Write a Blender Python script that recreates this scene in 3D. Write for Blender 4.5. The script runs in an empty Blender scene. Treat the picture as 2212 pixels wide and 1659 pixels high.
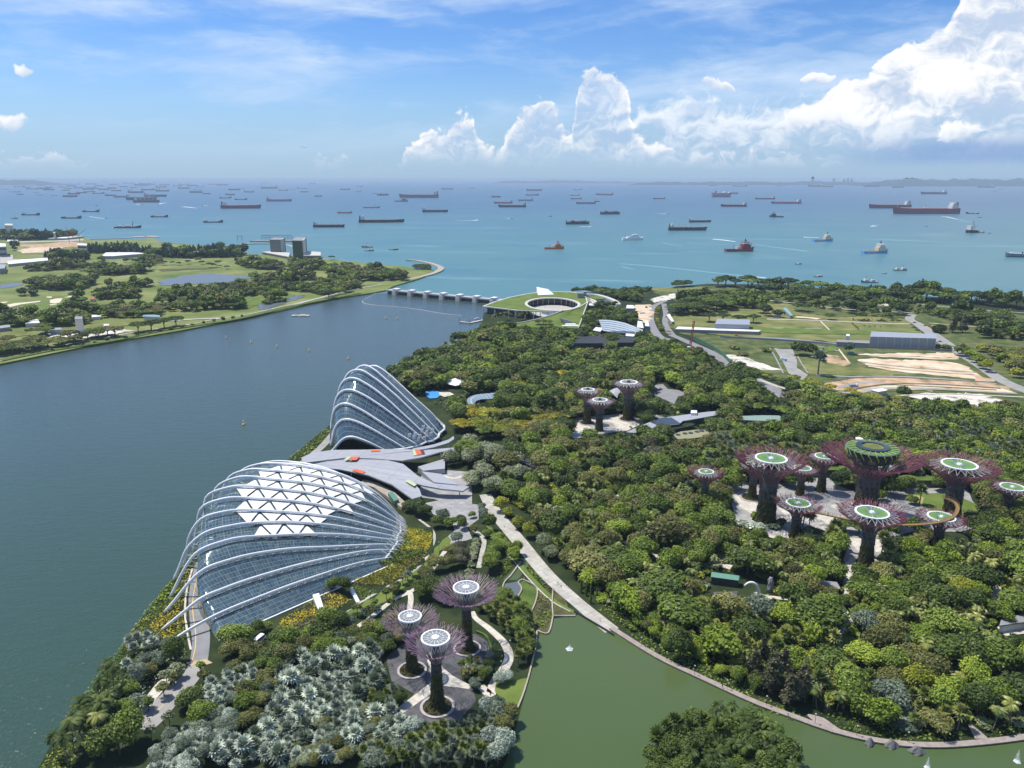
import bpy,math,random
import numpy as np
from math import sin,cos,pi,radians,atan2,hypot,sqrt
from mathutils import Vector
random.seed(7)
RNG=np.random.default_rng(7)
scene=bpy.context.scene
COL=scene.collection
# ------------------------------------------------------------------ camera
# all layout below was measured on a 2212 x 1659 view of the photograph
FPX,CX,CY,HOR=1661.6,1106.0,829.5,386.0
PITCH=math.atan((CY-HOR)/FPX)
CAM_H=195.0
cam=bpy.data.cameras.new("camera")
cam.sensor_fit='HORIZONTAL';cam.sensor_width=36.0
cam.lens=36.0*FPX/2212.0
cam.clip_start=1.0;cam.clip_end=400000.0
camera=bpy.data.objects.new("camera",cam);COL.objects.link(camera)
camera.location=(0,0,CAM_H)
camera.rotation_euler=(pi/2-PITCH,0,0)
scene.camera=camera
def ray(x,y):
 u=(x-CX)/FPX;v=(CY-y)/FPX
 return(u,cos(PITCH)+v*sin(PITCH),-sin(PITCH)+v*cos(PITCH))
LZ=2.0
def W(x,y,z=LZ):
 """point of the world at height z seen at (x, y) of the photograph"""
 d=ray(x,y);t=(z-CAM_H)/d[2]
 return(d[0]*t,d[1]*t,z)
CROPS={'V':(0,0,0.8640625),'c7':(0,1350,2.765),'c8':(700,1250,2.476),'c6':(380,900,2.2125),'c9':(750,780,4.148),'z1':(0,420,2.4578),'z2':(700,400,2.212),'z3':(1560,400,2.212),'z4':(1200,680,2.765),'z5':(1800,680,2.9105),'g1':(1100,900,3.16),'g2':(1700,1050,2.572),'g3':(1400,1400,1.907),'b1':(1180,700,5.267),'n1':(0,540,5.53),'n2':(400,480,4.424)}
def Q(c,x,y):
 ox,oy,s=CROPS[c]
 return((ox+x/s)*0.8640625,(oy+y/s)*0.8640625)if c!='V' else(x,y)
def WQ(c,pts,z=LZ):
 return[W(*Q(c,*p),z)for p in pts]
# ------------------------------------------------------------------ light
SUN_EL,SUN_AZ=radians(64),radians(-62);SKY_STRENGTH=0.115
sl=bpy.data.lights.new("sun",'SUN');sl.energy=4.9;sl.angle=radians(0.53);sl.color=(1.0,0.95,0.86)
sun=bpy.data.objects.new("sun",sl);COL.objects.link(sun)
SUNV=Vector((sin(SUN_AZ)*cos(SUN_EL),cos(SUN_AZ)*cos(SUN_EL),sin(SUN_EL)))
sun.rotation_euler=SUNV.to_track_quat('Z','Y').to_euler()
sun.location=(0,0,600)
world=bpy.data.worlds.new("World");scene.world=world;world.use_nodes=True
WN,WL=world.node_tree.nodes,world.node_tree.links
WN.clear()
class G_:
 """tiny wrapper: arithmetic on node sockets"""
 def __init__(s,tree):s.t=tree;s.n=tree.nodes;s.l=tree.links
 def put(s,sock,v):
  if hasattr(v,'is_linked')or hasattr(v,'links'):s.l.new(v,sock)
  else:sock.default_value=v
 def m(s,op,a,b=None,c=None,clamp=False):
  n=s.n.new('ShaderNodeMath');n.operation=op;n.use_clamp=clamp
  s.put(n.inputs[0],a)
  if b is not None:s.put(n.inputs[1],b)
  if c is not None:s.put(n.inputs[2],c)
  return n.outputs[0]
 def add(s,a,b):return s.m('ADD',a,b)
 def sub(s,a,b):return s.m('SUBTRACT',a,b)
 def mul(s,a,b,clamp=False):return s.m('MULTIPLY',a,b,clamp=clamp)
 def smooth(s,v,lo,hi,a=0.0,b=1.0):
  n=s.n.new('ShaderNodeMapRange');n.interpolation_type='SMOOTHSTEP'
  s.put(n.inputs[0],v);s.put(n.inputs[1],lo);s.put(n.inputs[2],hi);s.put(n.inputs[3],a);s.put(n.inputs[4],b)
  return n.outputs[0]
 def xyz(s,x,y,z=0.0):
  n=s.n.new('ShaderNodeCombineXYZ');s.put(n.inputs[0],x);s.put(n.inputs[1],y);s.put(n.inputs[2],z);return n.outputs[0]
 def noise(s,vec,scale,detail=4.0,rough=0.5,dist=0.0,lac=2.0):
  n=s.n.new('ShaderNodeTexNoise');s.l.new(vec,n.inputs['Vector'])
  n.inputs['Scale'].default_value=scale;n.inputs['Detail'].default_value=detail
  n.inputs['Roughness'].default_value=rough;n.inputs['Distortion'].default_value=dist;n.inputs['Lacunarity'].default_value=lac
  return n.outputs[0]
 def mix(s,f,a,b,blend='MIX'):
  n=s.n.new('ShaderNodeMix');n.data_type='RGBA';n.blend_type=blend
  s.put(n.inputs[0],f);s.put(n.inputs[6],a if hasattr(a,'links')else(*a[:3],1));s.put(n.inputs[7],b if hasattr(b,'links')else(*b[:3],1))
  return n.outputs[2]
 def ramp(s,f,stops,interp='LINEAR'):
  n=s.n.new('ShaderNodeValToRGB');n.color_ramp.interpolation=interp
  e=n.color_ramp.elements
  while len(e)<len(stops):e.new(0.5)
  for i,(p,c)in enumerate(stops):
   e[i].position=p;e[i].color=(*c[:3],1)
  s.put(n.inputs[0],f);return n.outputs[0]
def build_sky():
 g=G_(world.node_tree)
 tc=WN.new('ShaderNodeTexCoord');sep=WN.new('ShaderNodeSeparateXYZ')
 nrm=WN.new('ShaderNodeVectorMath');nrm.operation='NORMALIZE'
 WL.new(tc.outputs['Generated'],nrm.inputs[0]);WL.new(nrm.outputs[0],sep.inputs[0])
 x,y,z=sep.outputs
 az=g.mul(g.m('ARCTAN2',x,y),57.2958);el=g.mul(g.m('ARCSINE',z),57.2958)
 sky=WN.new('ShaderNodeTexSky');sky.sky_type='NISHITA';sky.sun_disc=False
 sky.sun_elevation=SUN_EL;sky.sun_rotation=SUN_AZ;sky.altitude=100;sky.air_density=1.0;sky.dust_density=0.6;sky.ozone_density=2.2
# ---- high thin cirrus, stretched along the horizon
 w1=g.noise(g.xyz(g.mul(az,0.06),g.mul(el,0.16)),1.0,5,0.6)
 vec=g.xyz(g.add(g.mul(az,0.05),g.mul(w1,0.8)),g.add(g.mul(el,0.33),g.add(g.mul(az,-0.012),g.mul(w1,1.3))),3.1)
 cir=g.noise(vec,1.0,6,0.58)
 cir2=g.noise(g.xyz(g.mul(az,0.11),g.add(g.mul(el,0.42),g.mul(az,0.02)),9.7),1.0,5,0.62,0.0)
 cm=g.add(g.mul(g.smooth(cir,0.43,0.72),0.75),g.mul(g.smooth(cir2,0.48,0.76),0.45))
 skyc=sky.outputs[0]
# ---- cumulus bank: top edge as a function of azimuth
 def ae(px,py):
  d=ray(px,py);return math.degrees(atan2(d[0],d[1])),math.degrees(math.asin(d[2]/sqrt(d[0]**2+d[1]**2+d[2]**2)))
 def top_curve(pts,lo=-4.0,hi=26.0):
  fc=WN.new('ShaderNodeFloatCurve');c=fc.mapping.curves[0]
  P=[((ae(a,b)[0]+60)/120,(ae(a,b)[1]-lo)/(hi-lo))for a,b in pts]
  P=[(0.0,P[0][1])]+P+[(1.0,P[-1][1])]
  while len(c.points)<len(P):c.points.new(0.5,0.5)
  for i,(a,b)in enumerate(P):c.points[i].location=(a,max(0,min(1,b)));c.points[i].handle_type='AUTO_CLAMPED'
  fc.mapping.update()
  g.put(fc.inputs['Value'],g.m('MULTIPLY_ADD',az,1/120,0.5,clamp=True))
  return g.add(g.mul(fc.outputs[0],hi-lo),lo)
 def n2d(vec,scale,detail,rough=0.55,dist=0.0):
  n=WN.new('ShaderNodeTexNoise');n.noise_dimensions='2D';WL.new(vec,n.inputs['Vector'])
  n.inputs['Scale'].default_value=scale;n.inputs['Detail'].default_value=detail;n.inputs['Roughness'].default_value=rough;n.inputs['Distortion'].default_value=dist
  return n
 wn=n2d(g.xyz(az,el),0.5,2);ws=WN.new('ShaderNodeSeparateColor');WL.new(wn.outputs['Color'],ws.inputs[0])
 azw=g.add(az,g.mul(g.sub(ws.outputs[0],0.5),2.4));elw=g.add(el,g.mul(g.sub(ws.outputs[1],0.5),1.5))
 def billow(ox,oy):
  v=g.xyz(g.add(azw,ox),g.mul(g.add(elw,oy),1.12))
  n=n2d(v,0.80,8,0.55).outputs[0]
  vo=WN.new('ShaderNodeTexVoronoi');vo.voronoi_dimensions='2D';vo.feature='F1';vo.inputs['Scale'].default_value=1.7
  vo.inputs['Detail'].default_value=2.0;vo.inputs['Roughness'].default_value=0.55;vo.normalize=True
  WL.new(g.xyz(g.add(g.add(azw,ox),g.mul(n,1.1)),g.add(g.mul(g.add(elw,oy),1.12),g.mul(n,0.9))),vo.inputs['Vector'])
  return g.add(g.mul(n,0.9),g.mul(g.sub(0.33,vo.outputs['Distance']),0.34))
 N0=billow(0,0);N1=billow(-0.20,0.34)
 LOWN=n2d(g.xyz(g.mul(azw,0.17),g.mul(elw,0.40)),1.0,6,0.6).outputs[0]
 REL=g.sub(N0,N1)
 def bank(col,pts,amp,soft,dens=None,lit=(1.0,0.985,0.96),dark=(0.5,0.6,0.78),base_lo=0.2,base_hi=1.6,gain=0.42,top_w=1.0,deep=2.6,rel=1.25,low=1.3,body=1.0):
  top=top_curve(pts)
  d=g.add(g.mul(g.sub(top,elw),1.0/top_w),g.mul(g.sub(N0,0.47),amp))
  mask=g.smooth(d,0.0,soft)
  if dens is not None:mask=g.mul(mask,g.smooth(g.add(LOWN,g.mul(N0,0.25)),dens[0],dens[1]))
  mask=g.mul(mask,g.smooth(el,base_lo,base_hi))
  rim=g.smooth(d,deep,0.05)
  if body<1:mask=g.mul(mask,g.smooth(g.add(rim,g.mul(g.sub(LOWN,0.5),1.6)),0.0,0.9,body,1.0))
  sh=g.add(g.mul(REL,rel),g.add(g.mul(rim,0.36),g.add(gain-0.06,g.mul(g.sub(LOWN,0.5),low))))
  sh=g.smooth(sh,-0.05,0.95)
  c=g.mix(sh,dark,lit)
  c=g.mix(g.smooth(el,2.6,0.3,0.0,0.6),c,(0.46,0.60,0.79))
  return g.mix(g.mul(mask,0.95),col,c)
 sc=WN.new('ShaderNodeVectorMath');sc.operation='SCALE';sc.inputs['Scale'].default_value=SKY_STRENGTH*.95
 WL.new(skyc,sc.inputs[0])
 col=g.mix(1.0,sc.outputs[0],(0.66,0.88,1.20),'MULTIPLY')
 col=g.mix(g.smooth(el,4.0,13.0),col,g.mix(1.0,col,(0.74,0.88,1.0),'MULTIPLY'))
 col=g.mix(g.smooth(el,8.0,-0.3,0.0,0.7),col,(0.36,0.53,0.76))
 col=g.mix(g.mul(cm,g.smooth(el,0.3,5.0)),col,(0.56,0.71,0.92))
 col=bank(col,[(0,386),(1280,386),(1380,225),(1500,188),(1600,215),(1700,200),(1790,186),(1900,200),(2212,190),(2500,200)],2.2,1.3,dens=(0.44,0.70),lit=(0.84,0.90,0.97),dark=(0.40,0.53,0.76),gain=0.46,base_lo=0.4,base_hi=2.4,rel=1.1,body=0.7)
 col=bank(col,[(0,345),(60,322),(130,325),(190,352),(300,400),(640,400),(690,335),(740,348),(840,352),(872,330),(890,300),(930,288),(975,262),(1012,236),(1032,285),(1062,318),(1100,278),(1130,232),(1172,208),(1200,226),(1236,278),(1252,172),(1290,150),(1345,168),(1362,236),(1390,300),(1450,322),(1560,335),(1640,322),(1760,350),(1900,372),(2212,372)],2.6,0.50,lit=(0.95,0.95,0.95),dark=(0.43,0.56,0.78),gain=0.36,base_lo=0.3,base_hi=2.6,deep=1.9,body=0.55,rel=1.7)
 col=bank(col,[(0,420),(1480,420),(1600,330),(1690,252),(1750,216),(1800,192),(1872,156),(1902,118),(1950,92),(2000,76),(2052,36),(2074,-4),(2120,-70),(2212,-160),(2600,-250)],1.7,0.42,lit=(0.98,0.975,0.97),dark=(0.50,0.61,0.79),gain=0.50,base_lo=1.3,base_hi=5.6,deep=3.0,low=3.0)
 db=g.mul(g.mul(g.smooth(az,20.0,29.0),g.smooth(el,0.5,1.4)),g.smooth(el,2.9,1.7))
 col=g.mix(g.mul(db,0.75),col,(0.22,0.36,0.64))
 def puff(col,px,py,rx,ry):
  a0,e0=ae(px,py)
  r=g.m('SQRT',g.add(g.m('POWER',g.mul(g.sub(azw,a0),1/rx),2.0),g.m('POWER',g.mul(g.sub(elw,e0),1/ry),2.0)))
  d=g.add(g.sub(1.0,r),g.mul(g.sub(N0,0.47),1.5))
  sh=g.smooth(g.add(g.mul(g.sub(elw,e0),0.6/ry),N0),-0.1,0.9)
  return g.mix(g.mul(g.smooth(d,0.0,0.4),0.93),col,g.mix(sh,(0.50,0.62,0.80),(0.95,0.96,0.97)))
 for px,py,rx,ry in((62,158,0.34,0.30),(2,258,1.5,0.6),(1560,188,1.2,0.36),(1768,170,0.8,0.4),(2062,285,1.7,0.8)):
  col=puff(col,px,py,rx,ry)
 lp=WN.new('ShaderNodeBackground');g.put(lp.inputs['Color'],col);lp.inputs['Strength'].default_value=1.0
 out=WN.new('ShaderNodeOutputWorld');WL.new(lp.outputs[0],out.inputs['Surface'])
build_sky()
world.cycles.sampling_method='MANUAL';world.cycles.sample_map_resolution=512
scene.view_settings.view_transform='Standard';scene.view_settings.look='None'
scene.view_settings.exposure=0.12;scene.view_settings.gamma=1.0;scene.view_settings.use_curve_mapping=False
cy=scene.cycles
cy.max_bounces=5;cy.diffuse_bounces=2;cy.glossy_bounces=2;cy.transmission_bounces=2;cy.transparent_max_bounces=8;cy.volume_bounces=0
cy.caustics_reflective=False;cy.caustics_refractive=False;cy.use_denoising=True;cy.sample_clamp_indirect=4.0
try:cy.denoising_prefilter='ACCURATE'
except Exception:pass
cy.use_adaptive_sampling=True;cy.adaptive_threshold=0.01
# ------------------------------------------------------------------ helpers
def tag(o,label=None,cat=None,group=None,kind=None):
 if label:o['label']=label
 if cat:o['category']=cat
 if group:o['group']=group
 if kind:o['kind']=kind
 return o
def empty(name,loc,label=None,cat=None,group=None,rz=0.0):
 o=bpy.data.objects.new(name,None);COL.objects.link(o);o.location=loc;o.rotation_euler=(0,0,rz)
 o.empty_display_size=0.5
 return tag(o,label,cat,group)
class MB:
 def __init__(s):s.v=[];s.f=[];s.mi=[];s.uv={}
 def nv(s):return len(s.v)
 def face(s,idx,m=0):s.f.append(tuple(idx));s.mi.append(m)
 def poly(s,pts,m=0):
  b=s.nv();s.v+=[tuple(p)for p in pts];s.face(range(b,b+len(pts)),m)
 def box(s,c,size,rz=0.0,m=0,taper=1.0,top_shift=(0,0)):
  cx,cy,cz=c;sx,sy,sz=(q/2 for q in size);b=s.nv();ca,sa=cos(rz),sin(rz)
  for k,zz in((1.0,-sz),(taper,sz)):
   for ax,ay in((-1,-1),(1,-1),(1,1),(-1,1)):
    X,Y=ax*sx*k,ay*sy*k
    if zz>0:X+=top_shift[0];Y+=top_shift[1]
    s.v.append((cx+X*ca-Y*sa,cy+X*sa+Y*ca,cz+zz))
  for q in((3,2,1,0),(4,5,6,7),(0,1,5,4),(1,2,6,5),(2,3,7,6),(3,0,4,7)):
   s.face([b+i for i in q],m)
  return s
 def prism(s,pts,z0,z1,m=0,ms=None):
  """z0 / z1: number or list per vertex"""
  n=len(pts);a=sum(pts[i][0]*pts[(i+1)%n][1]-pts[(i+1)%n][0]*pts[i][1]for i in range(n))
  idx=list(range(n))if a>0 else list(range(n))[::-1]
  g0=(lambda i:z0[i])if isinstance(z0,(list,tuple))else(lambda i:z0)
  g1=(lambda i:z1[i])if isinstance(z1,(list,tuple))else(lambda i:z1)
  b=s.nv()
  for i in idx:s.v.append((pts[i][0],pts[i][1],g0(i)))
  for i in idx:s.v.append((pts[i][0],pts[i][1],g1(i)))
  s.face(range(b+n,b+2*n),m);s.face(range(b+n-1,b-1,-1),m if ms is None else ms)
  for i in range(n):
   j=(i+1)%n;s.face((b+i,b+j,b+n+j,b+n+i),m if ms is None else ms)
  return s
 def tube(s,path,radii,n=6,m=0,cap=True,flat=None):
  if not isinstance(radii,(list,tuple,np.ndarray)):radii=[radii]*len(path)
  P=[Vector(p)for p in path];b=s.nv()
  up=Vector((0,0,1))
  for i,p in enumerate(P):
   t=(P[min(i+1,len(P)-1)]-P[max(i-1,0)])
   if t.length<1e-6:t=Vector((0,0,1))
   t.normalize()
   u=t.cross(up)
   if u.length<0.15:u=t.cross(Vector((0.3,1,0)))
   u.normalize();w=u.cross(t)
   for k in range(n):
    a=2*pi*(k+0.5)/n
    q=p+(u*cos(a)*(flat[0]if flat else 1)+w*sin(a)*(flat[1]if flat else 1))*radii[i]
    s.v.append(tuple(q))
  for i in range(len(P)-1):
   for k in range(n):
    k2=(k+1)%n
    s.face((b+i*n+k,b+i*n+k2,b+(i+1)*n+k2,b+(i+1)*n+k),m)
  if cap:
   s.face([b+k for k in range(n)][::-1],m);e=b+(len(P)-1)*n;s.face([e+k for k in range(n)],m)
  return s
 def lathe(s,prof,n=24,c=(0,0,0),m=0,close=False,wob=None):
  b=s.nv()
  for i,(r,z)in enumerate(prof):
   for k in range(n):
    a=2*pi*k/n;rr=r*(1 if wob is None else wob(a,z))
    s.v.append((c[0]+rr*cos(a),c[1]+rr*sin(a),c[2]+z))
  L=len(prof)
  for i in range(L if close else L-1):
   i2=(i+1)%L
   for k in range(n):
    k2=(k+1)%n;s.face((b+i*n+k,b+i*n+k2,b+i2*n+k2,b+i2*n+k),m)
  return s
 def disc(s,r,z,n=24,c=(0,0,0),m=0):
  s.poly([(c[0]+r*cos(2*pi*k/n),c[1]+r*sin(2*pi*k/n),c[2]+z)for k in range(n)],m);return s
 def build(s,name,mats,parent=None,smooth=False,loc=None):
  me=bpy.data.meshes.new(name);me.from_pydata([tuple(map(float,p))for p in s.v],[],s.f)
  if not isinstance(mats,(list,tuple)):mats=[mats]
  for m in mats:me.materials.append(m)
  if len(mats)>1:me.polygons.foreach_set('material_index',s.mi)
  if smooth:me.polygons.foreach_set('use_smooth',[True]*len(me.polygons))
  me.update()
  o=bpy.data.objects.new(name,me);COL.objects.link(o)
  if parent is not None:o.parent=parent
  if loc is not None:o.location=loc
  return o
def struct(o):o['kind']='structure';return o
# ------------------------------------------------------------------ materials
MATS={}
def mat_new(name):
 m=bpy.data.materials.new(name);m.use_nodes=True;m.node_tree.nodes.clear()
 g=G_(m.node_tree);out=g.n.new('ShaderNodeOutputMaterial');MATS[name]=m
 return m,g,out
def bsdf(g,out,col,rough=0.6,spec=0.3,metal=0.0):
 b=g.n.new('ShaderNodeBsdfPrincipled');g.put(b.inputs['Base Color'],col if hasattr(col,'links')else(*col[:3],1))
 g.put(b.inputs['Roughness'],rough);g.put(b.inputs['Specular IOR Level'],spec);g.put(b.inputs['Metallic'],metal)
 if out is not None:g.l.new(b.outputs[0],out.inputs['Surface'])
 return b
def geo_pos(g):return g.n.new('ShaderNodeNewGeometry').outputs['Position']
def obj_pos(g):return g.n.new('ShaderNodeTexCoord').outputs['Object']
def plain(name,col,rough=0.6,spec=0.3,metal=0.0,var=0.18,scale=0.5,detail=5):
 """one colour with uneven weathering in world space"""
 if name in MATS:return MATS[name]
 m,g,out=mat_new(name);p=geo_pos(g)
 n=g.noise(p,scale,detail,0.6);n2=g.noise(p,scale*9,3,0.6)
 k=g.add(g.mul(g.sub(n,0.5),2*var),g.add(g.mul(g.sub(n2,0.5),var),1.0))
 v=g.n.new('ShaderNodeVectorMath');v.operation='SCALE';v.inputs[0].default_value=col[:3];g.put(v.inputs['Scale'],k)
 bsdf(g,out,v.outputs[0],rough,spec,metal)
 return m
def blend(name,stops,scale=0.05,detail=6,rough=0.9,spec=0.15,fine=0.15,fine_scale=1.3,dist=0.0,joint=0.0):
 """ground material: several earth or grass tones mixed by noise"""
 if name in MATS:return MATS[name]
 m,g,out=mat_new(name);p=geo_pos(g)
 n=g.noise(p,scale,detail,0.62,dist)
 c=g.ramp(n,stops)
 f=g.noise(p,fine_scale,3,0.7)
 k=g.add(1.0-fine,g.mul(f,2*fine))
 if joint:
  q=g.n.new('ShaderNodeSeparateXYZ');g.l.new(p,q.inputs[0]);a=g.mul(g.add(g.mul(q.outputs[0],.8),g.mul(q.outputs[1],.6)),1/joint);b=g.mul(g.sub(g.mul(q.outputs[0],.6),g.mul(q.outputs[1],.8)),1/joint)
  ln=g.m('MAXIMUM',g.m('LESS_THAN',g.m('FRACT',a),.07),g.m('LESS_THAN',g.m('FRACT',b),.07))
  wn=g.n.new('ShaderNodeTexWhiteNoise');wn.noise_dimensions='2D';g.l.new(g.xyz(g.m('FLOOR',a),g.m('FLOOR',b)),wn.inputs['Vector'])
  st=g.smooth(g.noise(p,.12,5,.65),.5,.75,0,.22)
  k=g.mul(k,g.sub(g.sub(g.add(.90,g.mul(wn.outputs[0],.2)),g.mul(ln,.22)),st))
 v=g.n.new('ShaderNodeVectorMath');v.operation='SCALE';g.l.new(c,v.inputs[0]);g.put(v.inputs['Scale'],k)
 bsdf(g,out,v.outputs[0],rough,spec)
 return m
# ------------------------------------------------------------------ water
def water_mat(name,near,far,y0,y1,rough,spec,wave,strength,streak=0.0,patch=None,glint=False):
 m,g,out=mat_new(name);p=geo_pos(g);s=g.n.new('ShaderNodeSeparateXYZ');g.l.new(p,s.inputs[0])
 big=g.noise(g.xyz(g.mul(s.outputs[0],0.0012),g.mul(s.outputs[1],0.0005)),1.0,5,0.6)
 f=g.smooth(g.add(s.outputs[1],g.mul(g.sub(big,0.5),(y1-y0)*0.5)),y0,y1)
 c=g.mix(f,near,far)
 if patch:c=g.mix(g.smooth(g.noise(g.xyz(g.mul(s.outputs[0],0.004),g.mul(s.outputs[1],0.004)),1.0,4,0.6),0.45,0.75,0,patch[1]),c,patch[0])
 if streak:
  st=g.noise(g.xyz(g.mul(s.outputs[0],0.0016),g.add(g.mul(s.outputs[1],0.010),g.mul(s.outputs[0],0.0022))),1.0,7,0.66,0.8)
  c=g.mix(g.smooth(st,0.55,0.72,0,streak),c,(0.19,0.34,0.35))
 b=bsdf(g,out,c,rough,spec);b.inputs['IOR'].default_value=1.33
 w1=g.noise(p,wave,4,0.6,0.5);w2=g.noise(g.xyz(g.mul(s.outputs[0],wave*0.12),g.mul(s.outputs[1],wave*0.3)),1.0,4,0.6)
 bp=g.n.new('ShaderNodeBump');bp.inputs['Strength'].default_value=strength;bp.inputs['Distance'].default_value=0.5
 g.l.new(g.add(w1,g.mul(w2,1.2)),bp.inputs['Height']);g.l.new(bp.outputs[0],b.inputs['Normal'])
 return m
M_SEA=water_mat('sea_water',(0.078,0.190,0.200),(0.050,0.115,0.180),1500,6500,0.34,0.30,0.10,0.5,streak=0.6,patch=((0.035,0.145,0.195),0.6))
M_BAY=water_mat('bay_water',(0.034,0.068,0.047),(0.050,0.078,0.076),260,900,0.14,0.5,0.60,0.60)
M_LAKE=water_mat('lake_water',(0.066,0.104,0.036),(0.078,0.114,0.042),200,300,0.10,0.5,0.9,0.14,patch=((0.072,0.095,0.036),0.6))
M_POND=water_mat('pond_water',(0.11,0.13,0.14),(0.13,0.15,0.17),800,1600,0.3,0.3,0.4,0.3)
def sheet(name,pts,z,mat,kind='structure'):
 mb=MB();n=len(pts);a=sum(pts[i][0]*pts[(i+1)%n][1]-pts[(i+1)%n][0]*pts[i][1]for i in range(n))
 P=pts if a>0 else pts[::-1]
 mb.poly([(p[0],p[1],z)for p in P]);o=mb.build(name,mat);o['kind']=kind;return o
FAR=160000.0
sheet('sea',[(-FAR,-3000,0),(FAR,-3000,0),(FAR,FAR,0),(-FAR,FAR,0)],0.0,M_SEA)
sheet('bay_water',[W(*p,0.2)for p in((834,633),(1108,655),(1180,700),(1180,3000),(-7000,3000),(-2600,1000),(-600,760))],0.2,M_BAY)
# ------------------------------------------------------------------ land
M_SOIL=blend('garden_soil',[(0.3,(0.012,0.022,0.008)),(0.55,(0.030,0.045,0.015)),(0.75,(0.055,0.060,0.025))],0.08)
M_GOLF=blend('golf_turf',[(0.30,(0.085,0.125,0.030)),(0.48,(0.15,0.185,0.050)),(0.66,(0.24,0.245,0.095))],0.011,6)
M_FIELD=blend('meadow_grass',[(0.32,(0.085,0.115,0.028)),(0.48,(0.155,0.17,0.052)),(0.66,(0.25,0.225,0.095))],0.03,6)
M_LAWN=blend('mown_lawn',[(0.35,(0.085,0.14,0.025)),(0.65,(0.15,0.19,0.045))],0.06,5,fine=0.1)
M_SCRUB=blend('rough_scrub',[(0.32,(0.045,0.07,0.02)),(0.50,(0.09,0.115,0.035)),(0.68,(0.17,0.16,0.07))],0.06,7,fine=0.25,fine_scale=0.5)
M_SAND=blend('bare_sand',[(0.30,(0.16,0.16,0.06)),(0.37,(0.46,0.33,0.21)),(0.52,(0.62,0.49,0.34)),(0.7,(0.68,0.60,0.48))],0.05,7)
M_WHITE_SAND=blend('pale_rubble',[(0.36,(0.14,0.16,0.06)),(0.45,(0.55,0.51,0.44)),(0.7,(0.72,0.68,0.61))],0.09,8,fine=0.3)
M_ORANGE=blend('orange_earth',[(0.34,(0.17,0.17,0.08)),(0.42,(0.36,0.25,0.15)),(0.56,(0.50,0.34,0.21)),(0.7,(0.55,0.42,0.28))],0.07,7)
M_ASPH=blend('asphalt',[(0.35,(0.085,0.085,0.09)),(0.65,(0.125,0.123,0.125))],0.3,5,fine=0.12,joint=5.0)
M_ROAD=blend('worn_road',[(0.3,(0.25,0.245,0.235)),(0.7,(0.36,0.345,0.32))],0.1,6,fine=0.15)
M_ROADG=blend('grey_road',[(0.3,(0.20,0.20,0.205)),(0.7,(0.27,0.265,0.265))],0.2,6,fine=0.12)
M_CONC=blend('pale_concrete',[(0.3,(0.38,0.36,0.31)),(0.7,(0.50,0.475,0.42))],0.25,6,fine=0.12,joint=3.2)
M_CREAM=blend('cream_paving',[(0.3,(0.50,0.46,0.39)),(0.7,(0.62,0.58,0.50))],0.4,6,fine=0.12,joint=2.6)
M_DECK=blend('timber_boards',[(0.3,(0.25,0.21,0.185)),(0.7,(0.37,0.315,0.28))],0.5,6,fine=0.2,fine_scale=3)
M_REED=blend('pond_reeds',[(0.35,(0.055,0.06,0.025)),(0.6,(0.11,0.11,0.04))],0.2,6,fine=0.3)
M_BANK=blend('grassy_bank',[(0.35,(0.06,0.10,0.02)),(0.6,(0.11,0.155,0.035))],0.15,6,fine=0.3)
M_STONE=blend('sea_wall_stone',[(0.3,(0.30,0.26,0.21)),(0.7,(0.46,0.41,0.34))],0.2,6,fine=0.3)
M_GREYPAVE=blend('grey_plaza',[(0.3,(0.29,0.285,0.28)),(0.7,(0.37,0.36,0.35))],0.3,6,fine=0.12,joint=4.0)
NATURAL=(M_SAND,M_WHITE_SAND,M_ORANGE,M_REED,M_BANK,M_LAWN,M_FIELD,M_SCRUB,M_POND,M_SOIL)
GARDEN=[(-900,3000),(20,1720),(85,1655),(120,1590),(215,1470),(300,1345),(375,1245),(450,1155),(560,1052),(625,990),(705,925),(745,882),(790,850),(835,825),(905,785),(965,757),(1003,735),(1030,712),(1042,694),(1044,676),(1108,652),(1180,634),(1330,640),(1400,628),(1460,619),(1530,613),(1640,614),(1800,624),(1950,637),(2100,646),(2300,657),(2500,672),(3400,760),(3600,1750),(5000,3000)]
GOLF=[(-2600,1250),(-900,960),(-300,853),(0,786),(200,745),(400,712),(600,672),(700,648),(800,633),(832,627),(850,618),(905,602),(928,593),(938,584),(922,578),(900,581),(880,576),(770,566),(690,557),(600,550),(535,549),(520,533),(430,530),(345,522),(330,514),(300,517),(200,519),(165,508),(80,500),(0,494),(-900,484),(-2600,500)]
def land(name,pts,mat,side):
 P=[W(*p)for p in pts];mb=MB();mb.prism(P,-1.0,LZ,0,1)
 return struct(mb.build(name,[mat,side]))
land('garden_ground',GARDEN,M_SOIL,M_BANK)
land('golf_ground',GOLF,M_GOLF,M_BANK)
LAYER=[LZ]
def patch(name,crop,pts,mat,z=None):
 if z is None:LAYER[0]+=0.006;z=LAYER[0]
 P=WQ(crop,pts)
 if mat in NATURAL:P=rough(P)
 return sheet(name,P,z,mat)
def rough(P):
 """wandering edge for anything that was not built with a straight one"""
 out=[];n=len(P);R=random.Random(n*7+int(abs(P[0][0])))
 for i in range(n):
  a,b=Vector(P[i][:2]),Vector(P[(i+1)%n][:2]);e=b-a;k=max(2,min(14,int(e.length/4)));nr=Vector((-e.y,e.x))/max(e.length,1e-6)
  for j in range(k):
   t=j/k;w=min(e.length*.07,5)*sin(pi*t)**.5;out.append(tuple(a+e*t+nr*w*(sin(7*t+i*2.1)*.6+R.uniform(-.9,.9)))+(P[i][2],))
 return out
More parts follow.
